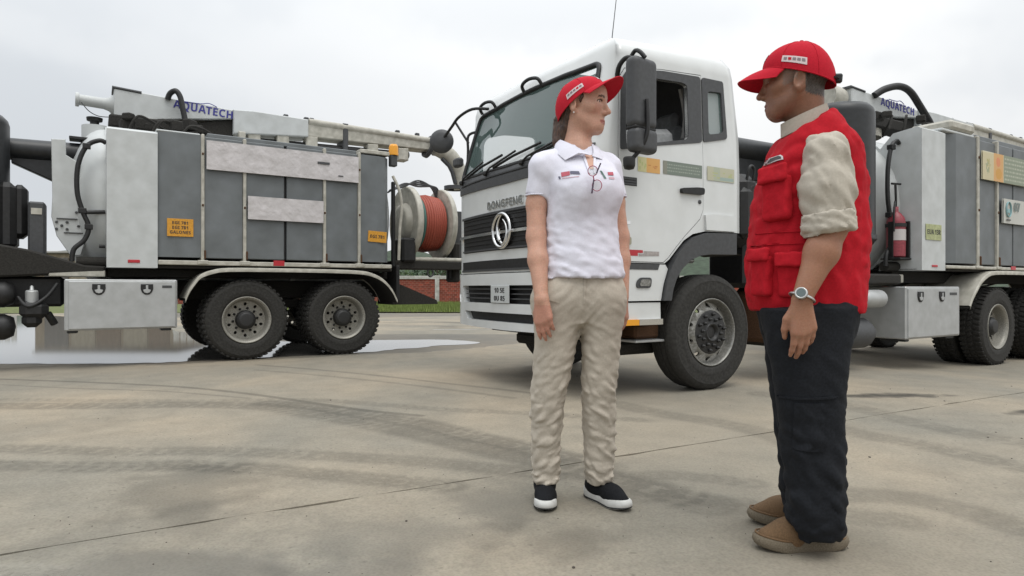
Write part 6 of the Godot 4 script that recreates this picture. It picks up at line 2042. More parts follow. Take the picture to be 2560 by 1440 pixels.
	var pale := mat(Color(0.60, 0.50, 0.50), 0.7); var grey := mat(Color(0.20, 0.16, 0.17), 0.7)
	put("cap_badge", lay.call(-0.26, 0.26, 0.34, 0.62, 0.0016), mat(Color(0.72, 0.55, 0.55), 0.7), crown)
	for sd in [-1.0, 1.0]:
		put("cap_badge", lay.call(1.05 * sd, 1.75 * sd, 0.20, 0.40, 0.0016, -0.02), pale, crown)
		for k in 5: put("badge_mark", lay.call((1.11 + 0.125 * k) * sd, (1.20 + 0.125 * k) * sd, 0.26, 0.34, 0.0024, -0.004), grey if k != 1 else red, crown)
	return crown

func eyes(parent: Node3D, o: Vector3, b: Basis, s: float) -> void:
	for q in [-1.0, 1.0]:
		var e := Shape.new()
		e.lathe([Vector2(0, 0.0118), Vector2(0.004, 0.0112), Vector2(0.008, 0.009), Vector2(0.0118, 0.0), Vector2(0.008, -0.009), Vector2(0, -0.0118)], Transform3D(), 14)
		var o2 := put("eye", e, mat(Color(0.62, 0.58, 0.54), 0.2), parent)
		o2.transform = Transform3D(b * Basis(Vector3(1, 0, 0), Vector3(0, 0, 1), Vector3(0, -1, 0)) * s, o + b * (Vector3(0.033 * q, 0.0075, 0.0735) * s))
		var ir := Shape.new()
		ir.lathe([Vector2(0, 0.0124), Vector2(0.003, 0.0121), Vector2(0.0055, 0.0112)], Transform3D(), 14)
		put("iris", ir, mat(Color(0.035, 0.02, 0.012), 0.15), o2)

func shoe(parent: Node3D, at: Vector3, yaw: float, ln: float, up_m: Material, sole_m: Material, boot: bool) -> void:
	var k := ln / 0.27
	var xf := Transform3D(Basis(Vector3.UP, yaw), at)
	var f := Field.new()
	var P := func(v: Vector3) -> Vector3: return xf * (v * k)
	f.cap(P.call(Vector3(0, 0.052, -0.085)), P.call(Vector3(0, 0.056, -0.03)), 0.036 * k, 0.040 * k, 0.03)
	f.cap(P.call(Vector3(0, 0.060, -0.04)), P.call(Vector3(0.002, 0.045, 0.06)), 0.040 * k, 0.037 * k, 0.03)
	f.cap(P.call(Vector3(0.002, 0.044, 0.05)), P.call(Vector3(0.004, 0.032, 0.115)), 0.041 * k, 0.029 * k, 0.03)
	f.cap(P.call(Vector3(0.010, 0.03, 0.05)), P.call(Vector3(0.0, 0.028, 0.10)), 0.036 * k, 0.030 * k, 0.02)
	f.cap(P.call(Vector3(0, 0.07, -0.06)), P.call(Vector3(0, 0.115 if boot else 0.085, -0.055)), 0.040 * k, 0.040 * k, 0.03, 1)
	f.cap(P.call(Vector3(-0.2, -0.03, 0)), P.call(Vector3(0.2, -0.03, 0)), 0.045 * k, 0.045 * k, 0.0, 0, true)
	var sh := Shape.new()
	f.mesh_into(sh, 0.006)
	var up := put("shoe", sh, up_m, parent)
	# sole: outline with toe spring
	var out := PackedVector2Array()
	for p in [[0, -0.125], [0.022, -0.118], [0.036, -0.098], [0.04, -0.06], [0.037, -0.01], [0.044, 0.04], [0.05, 0.075], [0.045, 0.11], [0.030, 0.14], [0.008, 0.152], [-0.016, 0.147], [-0.034, 0.125], [-0.043, 0.09], [-0.044, 0.055], [-0.038, 0.0], [-0.041, -0.06], [-0.037, -0.098], [-0.022, -0.118]]: out.append(Vector2(p[0], p[1]))
	var sm := []
	for p in smooth(Array(out), 3, true): sm.append(p)
	var so := Shape.new()
	var rows := []
	var hs := [0.0, 0.004, 0.018, 0.030, 0.036] if not boot else [0.0, 0.004, 0.016, 0.026, 0.031]
	for j in 5:
		var r := PackedVector3Array()
		for p in sm:
			var g: float = [0.94, 1.0, 1.04, 1.02, 0.97][j]
			var spring := maxf(p.y - 0.08, 0.0) * 0.16 + maxf(-0.07 - p.y, 0.0) * 0.12
			var heel := 0.012 * clampf(-p.y * 9.0, 0.0, 1.0) if not boot else 0.004
			r.append(P.call(Vector3(p.x * g, hs[j] + spring + (heel * j / 4.0), p.y * g)))
		rows.append(r)
	so.grid(rows, true, false, 0)
	so.poly(Array(rows[0]), Vector3.DOWN); so.poly(Array(rows[4]), Vector3.UP)
	put("sole", so, sole_m, up)
	if boot:
		var lc := Shape.new()
		for i in 5:
			var z := 0.028 - i * 0.022
			for q in [-1.0, 1.0]:
				lc.tube(smooth([P.call(Vector3(-0.020 * q, 0.088 + 0.005 * i, z)), P.call(Vector3(0, 0.097 + 0.005 * i, z - 0.008)), P.call(Vector3(0.020 * q, 0.090 + 0.005 * i, z - 0.018))], 3), 0.0032 * k, 5)
		put("lace", lc, mat(Color(0.16, 0.095, 0.05), 0.9), up)
		var we := Shape.new()
		var wl := []
		for p in sm: wl.append(P.call(Vector3(p.x * 0.96, 0.036 + maxf(p.y - 0.08, 0.0) * 0.16, p.y * 0.965)))
		we.tube(wl, 0.004, 5, -1.0, true)
		put("welt", we, up_m, up)
	else:
		var tr := Shape.new()
		var tl := []
		for p in sm: tl.append(P.call(Vector3(p.x * 1.0, 0.007 + maxf(p.y - 0.08, 0.0) * 0.16, p.y * 1.0)))
		tr.tube(tl, 0.0035, 5, -1.0, true)
		put("outsole", tr, M.black, up)

func skin_mat(c: Color) -> StandardMaterial3D:
	var m := mat(Color(1, 1, 1), 0.48, 0.0, 0.4)
	m.vertex_color_use_as_albedo = true
	m.subsurf_scatter_enabled = true; m.subsurf_scatter_strength = 0.12
	m.albedo_texture = noise_tex(201, 0.05, Color(0.90, 0.88, 0.87), Color(1, 1, 1))
	m.uv1_triplanar = true; m.uv1_scale = Vector3.ONE * 9.0
	return m

func cloth_mat(c: Color, sd: int, vary := 0.10, sheen := 0.25) -> StandardMaterial3D:
	var m := mat(c, 0.88, 0.0, 0.3)
	grain(m, vary, 6.0, sd, 0.06)
	m.normal_enabled = true; m.normal_scale = 0.35
	m.normal_texture = weave_tex()
	if sheen > 0.0: m.rim_enabled = true; m.rim = sheen; m.rim_tint = 0.8
	return m

var weave: ImageTexture
func weave_tex() -> ImageTexture:
	if weave == null:
		var im := noise_tex(55, 0.16, Color.BLACK, Color.WHITE, 256, 3).get_image()
		im.bump_map_to_normal_map(2.0)
		weave = ImageTexture.create_from_image(im)
	return weave

func build_people() -> void:
	build_woman()
	build_man()

func build_woman() -> void:
	var w := thing("person", "person in red cap, white polo shirt and beige trousers, arms hanging down", "person", Vector3(0.2686, 0, -2.72))
	var O := Vector3(0.030, 1.671, -0.035)
	var hb := Basis(Vector3.UP, deg_to_rad(64.0)) * Basis(Vector3.RIGHT, deg_to_rad(3.0))
	var S := 1.05
	var base := Color(0.56, 0.325, 0.235)
	var nz := grain_noise(3, 9.0)
	# body under the clothes, head, arms and hands in one skin
	var f := Field.new()
	head_field(f, O, hb, S, false)
	under_cap(f, O, hb, S * 1.06, 26.0, 0.014, 0.022)
	f.cap(O + hb * Vector3(0, -0.055, -0.022), Vector3(0.0098, 1.4568, -0.0300), 0.052, 0.058, 0.03)
	f.cap(Vector3(0.0098, 1.4568, -0.0300), Vector3(0.0212, 1.3213, -0.0100), 0.065, 0.09, 0.05)
	f.cap(Vector3(0.0212, 1.3213, -0.0100), Vector3(0.0134, 0.9672, 0.0000), 0.09, 0.09, 0.05)
	f.cap(Vector3(-0.0657, 1.4412, -0.0200), Vector3(-0.1478, 1.3903, 0.0000), 0.042, 0.042, 0.03)
	f.cap(Vector3(0.1003, 1.4491, -0.0600), Vector3(0.1615, 1.4065, -0.0900), 0.042, 0.042, 0.03)
	var arm := [Vector3(-0.1511, 1.3903, 0.0000), Vector3(-0.1645, 1.2526, 0.0000), Vector3(-0.1674, 1.1125, 0.0300), Vector3(-0.1623, 1.0145, 0.0700), Vector3(-0.1506, 0.8553, 0.1350)]
	f.chain(arm, [0.044, 0.043, 0.040, 0.040, 0.0265], 0.02)
	var hand_b := hand_field(f, arm[4], Vector3(0.10, -1.0, 0.06), Vector3(-0.45, 0.0, 0.9), 1.0, 0.97, [0.20, 0.25, 0.30, 0.36], 0.25)
	var arm2 := [Vector3(0.1521, 1.4056, -0.0850), Vector3(0.1770, 1.2743, -0.1000), Vector3(0.1980, 1.1220, -0.0900), Vector3(0.1998, 1.0206, -0.0700), Vector3(0.1982, 0.8628, -0.0200)]
	f.chain(arm2, [0.043, 0.043, 0.040, 0.039, 0.0265], 0.02)
	hand_field(f, arm2[4], Vector3(0.02, -1.0, 0.12), Vector3(0.85, 0.0, 0.5), -1.0, 0.93, [0.36, 0.42, 0.45, 0.5], 0.5)
	for q in [[Vector3(-0.0756, 0.9000, 0.0000), Vector3(-0.1186, 0.5000, 0.0200), Vector3(-0.1294, 0.0597, -0.0300)], [Vector3(0.1091, 0.9000, 0.0000), Vector3(0.0930, 0.5000, 0.0200), Vector3(0.0994, 0.0652, -0.0400)]]:
		f.chain(q, [0.06, 0.036, 0.03], 0.03)
	var paint := func(p: Vector3) -> Color:
		var c := base
		var l: Vector3 = hb.transposed() * (p - O) / S
		var n := nz.get_noise_3d(p.x * 3.0, p.y * 3.0, p.z * 3.0)
		c = c * (1.0 + 0.10 * n)
		if l.length() < 0.16:
			if l.z > 0.07 and absf(l.x) < 0.025 and l.y > -0.0780 + l.x * l.x * 9.0 and l.y < -0.0585 - l.x * l.x * 9.0: c = Color(0.40, 0.155, 0.125)
			# brows follow the ridge above each eye
			var by := 0.029 - absf(absf(l.x) - 0.03) * 0.25
			if l.z > 0.05 and absf(l.x) > 0.015 and absf(l.x) < 0.05 and absf(l.y - by) < 0.0045: c = Color(0.12, 0.06, 0.04)
			# lashes along the edge of the upper lid
			var ly := 0.0145 - pow((absf(l.x) - 0.032) / 0.018, 2.0) * 0.008
			if l.z > 0.06 and absf(l.x) > 0.018 and absf(l.x) < 0.051 and absf(l.y - ly) < 0.0026: c = Color(0.05, 0.028, 0.02)
			if l.z > 0.05 and absf(l.x) > 0.028 and absf(l.x) < 0.06 and l.y < -0.005 and l.y > -0.045: c = c.lerp(Color(0.50, 0.21, 0.15), 0.35)
		elif p.y < 0.83: c = c.lerp(Color(0.48, 0.21, 0.155), 0.5)      # redder hands
		return c
	var sk := Shape.new(); sk.tinted = true
	f.mesh_into(sk, 0.0034, paint, Vector3(-9, 1.485, -9))
	f.mesh_into(sk, 0.0050, paint, Vector3(-9, -9, -9), Vector3(9, 1.475, 9))
	put("body", sk, skin_mat(base), w)
	eyes(w, O, hb, S)
	put("earring", bx(O + hb * (Vector3(-0.079, -0.041, -0.004) * S), Vector3(0.007, 0.007, 0.007), 0.002), mat(Color(0.75, 0.72, 0.68), 0.2), w)
	# hair under the cap and gathered behind the neck
	var hf := Field.new()
	hf.ell(O + hb * (Vector3(0, 0.038, -0.014) * S), Vector3(0.081, 0.086, 0.099) * S, 0.02); hf.inv[-1] = hb.transposed()
	hf.ell(O + hb * (Vector3(0, -0.02, -0.055) * S), Vector3(0.060, 0.052, 0.046) * S, 0.03); hf.inv[-1] = hb.transposed()
	for q in [-1.0, 1.0]: hf.cap(O + hb * (Vector3(0.075 * q, 0.045, 0.03) * S), O + hb * (Vector3(0.077 * q, 0.004, 0.018) * S), 0.012, 0.005, 0.012)
	hf.chain([Vector3(-0.0490, 1.6465, -0.0600), Vector3(-0.0589, 1.6048, -0.0650), Vector3(-0.0661, 1.5607, -0.0600), Vector3(-0.0703, 1.5224, -0.0500), Vector3(-0.0635, 1.4916, -0.0500)], [0.030, 0.027, 0.024, 0.02, 0.010], 0.025)
	hf.chain([Vector3(-0.0310, 1.6130, -0.0300), Vector3(-0.0442, 1.5717, -0.0350), Vector3(-0.0514, 1.5281, -0.0300)], [0.026, 0.02, 0.012], 0.025)
	hf.ell(O + hb * (Vector3(0, -0.02, 0.098) * S), Vector3(0.088, 0.105, 0.078) * S, 0.006, Vector3.ZERO, true); hf.inv[-1] = hb.transposed()
	for q in [-1.0, 1.0]:
		hf.ell(O + hb * (Vector3(0.08 * q, -0.012, -0.006) * S), Vector3(0.03, 0.036, 0.024) * S, 0.004, Vector3.ZERO, true); hf.inv[-1] = hb.transposed()
	under_cap(hf, O, hb, S * 1.06, 26.0, 0.014, 0.0)
	var strand := grain_noise(12, 1.0, 2)
	hf.wave = func(p: Vector3) -> float:
		var l: Vector3 = hb.transposed() * (p - O)
		return 0.0045 * strand.get_noise_3d(l.x * 220.0, l.y * 22.0, l.z * 160.0)
	hf.amp = 0.0045
	var hs := Shape.new(); hs.tinted = true
	var hp := func(p: Vector3) -> Color:
		var n := strand.get_noise_3d(p.x * 240.0, p.y * 20.0, p.z * 240.0)
		return Color(0.030, 0.015, 0.009).lerp(Color(0.10, 0.048, 0.026), clampf(0.35 + n * 0.9, 0.0, 1.0))
	hf.mesh_into(hs, 0.0046, hp)
	var hm := mat(Color.WHITE, 0.5); hm.vertex_color_use_as_albedo = true
	put("hair", hs, hm, w)
	var red := cloth_mat(Color(0.52, 0.018, 0.035), 301, 0.08, 0.0)
	make_cap(w, O, hb, S * 1.06, 26.0, red, 0.12, 0.9, 0.014)

	# polo shirt
	var pf := Field.new()
	pf.loft([[0.9386, 0.0252, 0.0000, 0.1746, 0.1380], [0.9554, 0.0269, 0.0000, 0.1763, 0.1370], [1.0343, 0.0252, 0.0000, 0.1629, 0.1260], [1.1015, 0.0227, 0.0000, 0.1553, 0.1150], [1.1686, 0.0227, 0.0000, 0.1503, 0.1120], [1.2352, 0.0255, 0.0050, 0.1466, 0.1180], [1.3022, 0.0313, 0.0050, 0.1475, 0.1250], [1.3710, 0.0274, -0.0050, 0.1514, 0.1180], [1.4209, 0.0070, -0.0200, 0.1471, 0.0980], [1.4568, 0.0081, -0.0300, 0.1103, 0.0820], [1.4884, 0.0086, -0.0350, 0.0697, 0.0660]], 0.03)
	pf.ell(Vector3(0.0160, 1.2936, 0.0850), Vector3(0.058, 0.062, 0.05), 0.06)
	pf.ell(Vector3(0.1310, 1.2930, 0.0450), Vector3(0.050, 0.060, 0.05), 0.06)
	pf.cap(Vector3(-0.0352, 1.4548, -0.0200), Vector3(-0.1307, 1.4080, -0.0050), 0.05, 0.056, 0.05)
	pf.cap(Vector3(-0.1341, 1.4080, -0.0050), Vector3(-0.1629, 1.2828, 0.0000), 0.058, 0.051, 0.035, 1)
	pf.cap(Vector3(0.0562, 1.4574, -0.0500), Vector3(0.1393, 1.4185, -0.0800), 0.05, 0.054, 0.05)
	pf.cap(Vector3(0.1427, 1.4185, -0.0800), Vector3(0.1805, 1.2917, -0.1000), 0.056, 0.05, 0.035, 1)
	var wn := grain_noise(21, 1.0, 2)
	var slant := Vector3(0.0336, 1.1015, 0.0000)
	pf.wave = func(p: Vector3) -> float:
		var lowr := smoothstep(1.30, 1.0, p.y)
		var side := smoothstep(0.16, -0.15, p.x)
		return -0.0085 * lowr * (0.45 + 0.55 * side) * wn.get_noise_3d(p.x * 9.0 + 3.0, (p.y + p.x * 0.35) * 30.0, p.z * 8.0) - 0.003 * wn.get_noise_3d(p.x * 20.0, p.y * 16.0, p.z * 20.0) - 0.004 * smoothstep(0.06, 0.0, absf((p.x + 0.10) + (p.y - 1.33) * 0.8)) * smoothstep(1.25, 1.33, p.y) * smoothstep(1.45, 1.40, p.y)
	pf.amp = 0.009
	var ps := Shape.new()
	pf.mesh_into(ps, 0.0072)
	var polo := cloth_mat(Color(0.72, 0.715, 0.80), 311, 0.04)
	var shirt := put("polo_shirt", ps, polo, w)
	# hem and sleeve bands
	var bands := Shape.new()
	for q in [[Vector3(-0.1629, 1.2879, 0.0000), 0.0495, Vector3(-0.1629, 1.2358, 0.0000)], [Vector3(0.1805, 1.2969, -0.1000), 0.0485, Vector3(0.1805, 1.2481, -0.1000)]]:
		var ring := []
		var ax: Vector3 = (q[2] - q[0]).normalized()
		var e1 := ax.cross(Vector3.FORWARD).normalized(); var e2 := ax.cross(e1)
		for i in 24: ring.append(q[0] + e1 * cos(TAU * i / 24.0) * q[1] + e2 * sin(TAU * i / 24.0) * q[1])
		bands.tube(ring, 0.0035, 5, -1.0, true)
	put("sleeve_band", bands, polo, shirt)
	# open collar: two wings and the bare placket between them
	pf.all_live()
	var wing := func(pts: Array, lift: Array) -> Shape:
		# pts: outer row and inner row of points
		var q := Shape.new()
		var r0 := smooth(pts[0], 4); var r1 := []
		for i in pts[1].size() - 1:
			for s in 4: r1.append(pts[1][i].lerp(pts[1][i + 1], s / 4.0))
		r1.append(pts[1][-1])
		var rows := []
		for j in 6:
			var row := PackedVector3Array()
			for i in r0.size():
				var t := j / 5.0
				var p: Vector3 = r0[i].lerp(r1[i], t)
				p += (p - Vector3(0.01, p.y, -0.03)).normalized() * lift[0] * sin(t * PI)
				row.append(p)
			rows.append(row)
		q.grid(rows, false, false, 0)
		var in2 := []
		for r in rows:
			var r2 := PackedVector3Array()
			for p in r: r2.append(p + (Vector3(0.01, p.y - 0.02, -0.03) - p).normalized() * 0.004)
			in2.append(r2)
		q.grid(in2, false, false, 0)
		return q
	put("collar", wing.call([[Vector3(0.0546, 1.4421, 0.0750), Vector3(0.0129, 1.4664, 0.0680), Vector3(-0.0243, 1.4944, 0.0450), Vector3(-0.0604, 1.5212, 0.0000), Vector3(-0.0661, 1.5384, -0.0600), Vector3(-0.0249, 1.5510, -0.1000)], [Vector3(0.0006, 1.4483, 0.0920), Vector3(-0.0521, 1.4211, 0.0820), Vector3(-0.0778, 1.4495, 0.0550), Vector3(-0.0913, 1.4788, 0.0100), Vector3(-0.0861, 1.5062, -0.0700), Vector3(-0.0271, 1.5230, -0.1150)]], [0.006]), polo, shirt)
	put("collar", wing.call([[Vector3(0.0618, 1.4398, 0.0700), Vector3(0.0676, 1.4637, 0.0500), Vector3(0.0653, 1.4944, 0.0150), Vector3(0.0539, 1.5247, -0.0300), Vector3(0.0276, 1.5407, -0.0700), Vector3(-0.0249, 1.5510, -0.1000)], [Vector3(0.1177, 1.4218, 0.0450), Vector3(0.1100, 1.4446, 0.0300), Vector3(0.1041, 1.4709, 0.0000), Vector3(0.0898, 1.5008, -0.0450), Vector3(0.0540, 1.5210, -0.0900), Vector3(-0.0271, 1.5230, -0.1150)]], [0.006]), polo, shirt)
	put("open_placket", drape(pf, quad2(Vector3(0.0268, 1.4455, 0.0900), Vector3(0.0690, 1.4455, 0.0900), Vector3(0.0580, 1.3771, 0.1000), Vector3(0.0435, 1.3771, 0.1000)), 0.0025, 0.0, 0.012), mat(base * 0.92, 0.5), shirt)
	for q in [[1462, 1469], [1487, 1483]]:
		pass
	put("placket_edge", drape(pf, quad2(Vector3(0.0203, 1.4422, 0.0900), Vector3(0.0301, 1.4422, 0.0900), Vector3(0.0451, 1.3593, 0.1000), Vector3(0.0370, 1.3593, 0.1000)), 0.005, 0.005, 0.012), polo, shirt)
	put("placket_edge", drape(pf, quad2(Vector3(0.0658, 1.4422, 0.0900), Vector3(0.0755, 1.4422, 0.0900), Vector3(0.0661, 1.3561, 0.1000), Vector3(0.0564, 1.3593, 0.1000)), 0.005, 0.005, 0.012), polo, shirt)
	# chest prints
	var rp := mat(Color(0.45, 0.10, 0.13), 0.8); var dp := mat(Color(0.12, 0.12, 0.17), 0.8); var gp := mat(Color(0.10, 0.17, 0.15), 0.8); var pp := mat(Color(0.55, 0.36, 0.40), 0.8)
	put("chest_logo", drape(pf, quad2(Vector3(-0.0697, 1.3674, 0.1000), Vector3(-0.0358, 1.3706, 0.1000), Vector3(-0.0358, 1.3528, 0.1000), Vector3(-0.0681, 1.3480, 0.1000)), 0.0016, 0.0, 0.01), rp, shirt)
	put("chest_logo", drape(pf, quad2(Vector3(-0.0341, 1.3706, 0.1000), Vector3(-0.0002, 1.3674, 0.1000), Vector3(0.0047, 1.3528, 0.1000), Vector3(-0.0341, 1.3577, 0.1000)), 0.0016, 0.0, 0.01), dp, shirt)
	put("chest_logo", drape(pf, quad2(Vector3(-0.0810, 1.3512, 0.1000), Vector3(-0.0730, 1.3512, 0.1000), Vector3(-0.0713, 1.3383, 0.1000), Vector3(-0.0778, 1.3399, 0.1000)), 0.0016, 0.0, 0.01), dp, shirt)
	put("chest_logo", drape(pf, quad2(Vector3(-0.0665, 1.3431, 0.1000), Vector3(-0.0002, 1.3464, 0.1000), Vector3(-0.0002, 1.3431, 0.1000), Vector3(-0.0665, 1.3399, 0.1000)), 0.0016, 0.0, 0.01), pp, shirt)
	put("chest_logo", drape(pf, quad2(Vector3(0.0847, 1.3727, 0.0700), Vector3(0.0929, 1.3727, 0.0700), Vector3(0.1109, 1.3400, 0.0700), Vector3(0.1027, 1.3384, 0.0700)), 0.0016, 0.0, 0.01), gp, shirt)
	put("chest_logo", drape(pf, quad2(Vector3(0.1172, 1.3680, 0.0600), Vector3(0.1402, 1.3696, 0.0600), Vector3(0.1419, 1.3548, 0.0600), Vector3(0.1189, 1.3548, 0.0600)), 0.0016, 0.0, 0.01), rp, shirt)
	put("chest_logo", drape(pf, quad2(Vector3(0.1205, 1.3466, 0.0600), Vector3(0.1435, 1.3466, 0.0600), Vector3(0.1451, 1.3384, 0.0600), Vector3(0.1221, 1.3384, 0.0600)), 0.0016, 0.0, 0.01), pp, shirt)

	# trousers
	var tf := Field.new()
	tf.loft([[0.0799, -0.1272, -0.0250, 0.0517, 0.0620], [0.1036, -0.1263, -0.0250, 0.0559, 0.0660], [0.2573, -0.1240, -0.0200, 0.0617, 0.0740], [0.4290, -0.1189, -0.0050, 0.0723, 0.0820], [0.4970, -0.1091, 0.0000, 0.0756, 0.0850], [0.6817, -0.0856, 0.0000, 0.0890, 0.1000], [0.8228, -0.0789, 0.0000, 0.0991, 0.1120], [0.8748, -0.0789, 0.0000, 0.0923, 0.1120], [0.9420, -0.0621, 0.0000, 0.0621, 0.0850]], 0.04)
	tf.loft([[0.0803, 0.1021, -0.0350, 0.0544, 0.0620], [0.1022, 0.1006, -0.0300, 0.0586, 0.0660], [0.2561, 0.1007, -0.0250, 0.0678, 0.0740], [0.4281, 0.0954, -0.0100, 0.0691, 0.0800], [0.4963, 0.0981, -0.0050, 0.0723, 0.0830], [0.6813, 0.1073, -0.0050, 0.0799, 0.0980], [0.8228, 0.1133, 0.0000, 0.0848, 0.1120], [0.8748, 0.1125, 0.0000, 0.0789, 0.1120], [0.9420, 0.0991, 0.0000, 0.0554, 0.0850]], 0.04)
	tf.loft([[0.7657, 0.0151, 0.0000, 0.1461, 0.0850], [0.8160, 0.0118, 0.0000, 0.1830, 0.1120], [0.8916, 0.0134, 0.0000, 0.1880, 0.1200], [0.9588, 0.0302, 0.0000, 0.1612, 0.1060], [1.0343, 0.0302, 0.0000, 0.1377, 0.0900]], 0.045)
	var kn := grain_noise(31, 1.0, 2)
	tf.wave = func(p: Vector3) -> float:
		var lowr := smoothstep(0.75, 0.35, p.y)
		var sgn := 1.0 if p.x < 0.0 else -1.0
		var n1 := kn.get_noise_3d(p.x * 10.0, (p.y - sgn * p.x * 0.55) * 17.0, p.z * 7.0 + sgn * 5.0)
		var hem := smoothstep(0.22, 0.10, p.y) * kn.get_noise_3d(p.x * 12.0, p.y * 40.0, p.z * 12.0 + 9.0)
		var crotch := smoothstep(0.20, 0.0, absf(p.y - 0.80)) * smoothstep(0.13, 0.02, absf(p.x - 0.02))
		return -0.019 * (0.35 + 0.65 * lowr) * (absf(n1) - 0.2) - 0.008 * hem - 0.006 * crotch * kn.get_noise_3d((p.x - p.y * 0.8) * 34.0, p.y * 6.0, 3.0)
	tf.amp = 0.012
	var ts := Shape.new()
	tf.mesh_into(ts, 0.0072)
	var khaki := cloth_mat(Color(0.49, 0.44, 0.37), 321, 0.08)
	var tr := put("trousers", ts, khaki, w)
	var fly := Shape.new()
	put("pocket_seam", drape(tf, quad2(Vector3(-0.1199, 0.8547, 0.1000), Vector3(-0.0778, 0.8418, 0.1000), Vector3(-0.0794, 0.8385, 0.1000), Vector3(-0.1215, 0.8515, 0.1000)), 0.0022, 0.002, 0.012), khaki, tr)
	put("fly_seam", drape(tf, quad2(Vector3(0.0209, 0.9420, 0.1000), Vector3(0.0289, 0.9420, 0.1000), Vector3(0.0241, 0.8353, 0.1000), Vector3(0.0176, 0.8353, 0.1000)), 0.003, 0.003, 0.012), khaki, tr)
	# shoes
	var knit := cloth_mat(Color(0.014, 0.015, 0.018), 331, 0.3, 0.0)
	var foam := grain(mat(Color(0.62, 0.62, 0.60), 0.6), 0.1, 8.0, 341)
	shoe(w, Vector3(-0.130, 0.0, -0.015), deg_to_rad(-3.0), 0.262, knit, foam, false)
	shoe(w, Vector3(0.122, 0.0, -0.005), deg_to_rad(30.0), 0.262, knit, foam, false)

	# reading glasses hung from the collar
	pf.all_live()
	var gx := thing("eyeglasses", "folded red framed eyeglasses hanging from the neck of the white polo shirt", "glasses", Vector3(0.2686, 0, -2.72))
	var gm := mat(Color(0.36, 0.05, 0.10), 0.35); var gd := mat(Color(0.07, 0.05, 0.08), 0.4)
	var ringat := func(c: Vector3, rx: float, ry: float) -> Array:
		var r := []
		for i in 24: r.append(c + Vector3(cos(TAU * i / 24.0) * rx, sin(TAU * i / 24.0) * ry, 0.004 * cos(TAU * i / 24.0)))
		return r
	var za: Vector3 = pf.hit(Vector3(0.0149, 1.3010, 0.4000), Vector3(0, 0, -1), 0.8)
	var zz := za.z + 0.013
	var sh := Vector3(0, 0, zz)
	var u1 := Vector3(0.0504, 1.3624, 0.1100); var u2 := Vector3(0.0665, 1.3044, 0.1100)
	put("frame", tb(ringat.call(Vector3(u1.x, u1.y, zz), 0.0185, 0.020), 0.0017, 6, -1.0, true), gm, gx)
	put("frame", tb(ringat.call(Vector3(u2.x, u2.y, zz + 0.004), 0.0185, 0.022), 0.0017, 6, -1.0, true), gm, gx)
	var m0 := Vector3(0.0520, 1.3398, 0.1100); var m1 := Vector3(0.0552, 1.3253, 0.1100)
	put("bridge", tb([Vector3(m0.x, m0.y, zz + 0.002), Vector3(m1.x, m1.y, zz + 0.003)], 0.006, 8, -1.0, false, 0.4), gm, gx)
	for c in [u1, u2]:
		var ls := Shape.new()
		ls.lathe([Vector2(0.0, 0.0), Vector2(0.0185, 0.0)], Transform3D(ALONG_Z, Vector3(c.x, c.y, zz + 0.001)), 20)
		put("lens", ls, M.lamp_glass, gx)
	var t0 := Vector3(0.0807, 1.3917, 0.1000); var t1 := Vector3(0.0645, 1.3528, 0.1000); var t2 := Vector3(0.0532, 1.3270, 0.1000); var t3 := Vector3(0.0451, 1.2720, 0.1000)
	put("temple", tb([Vector3(t0.x, t0.y, zz + 0.008), Vector3(t1.x, t1.y, zz + 0.006)], 0.0032, 6), gd, gx)
	put("temple", tb([Vector3(t2.x, t2.y, zz + 0.008), Vector3(t3.x, t3.y, zz + 0.014)], 0.0032, 6, 0.0042), gd, gx)

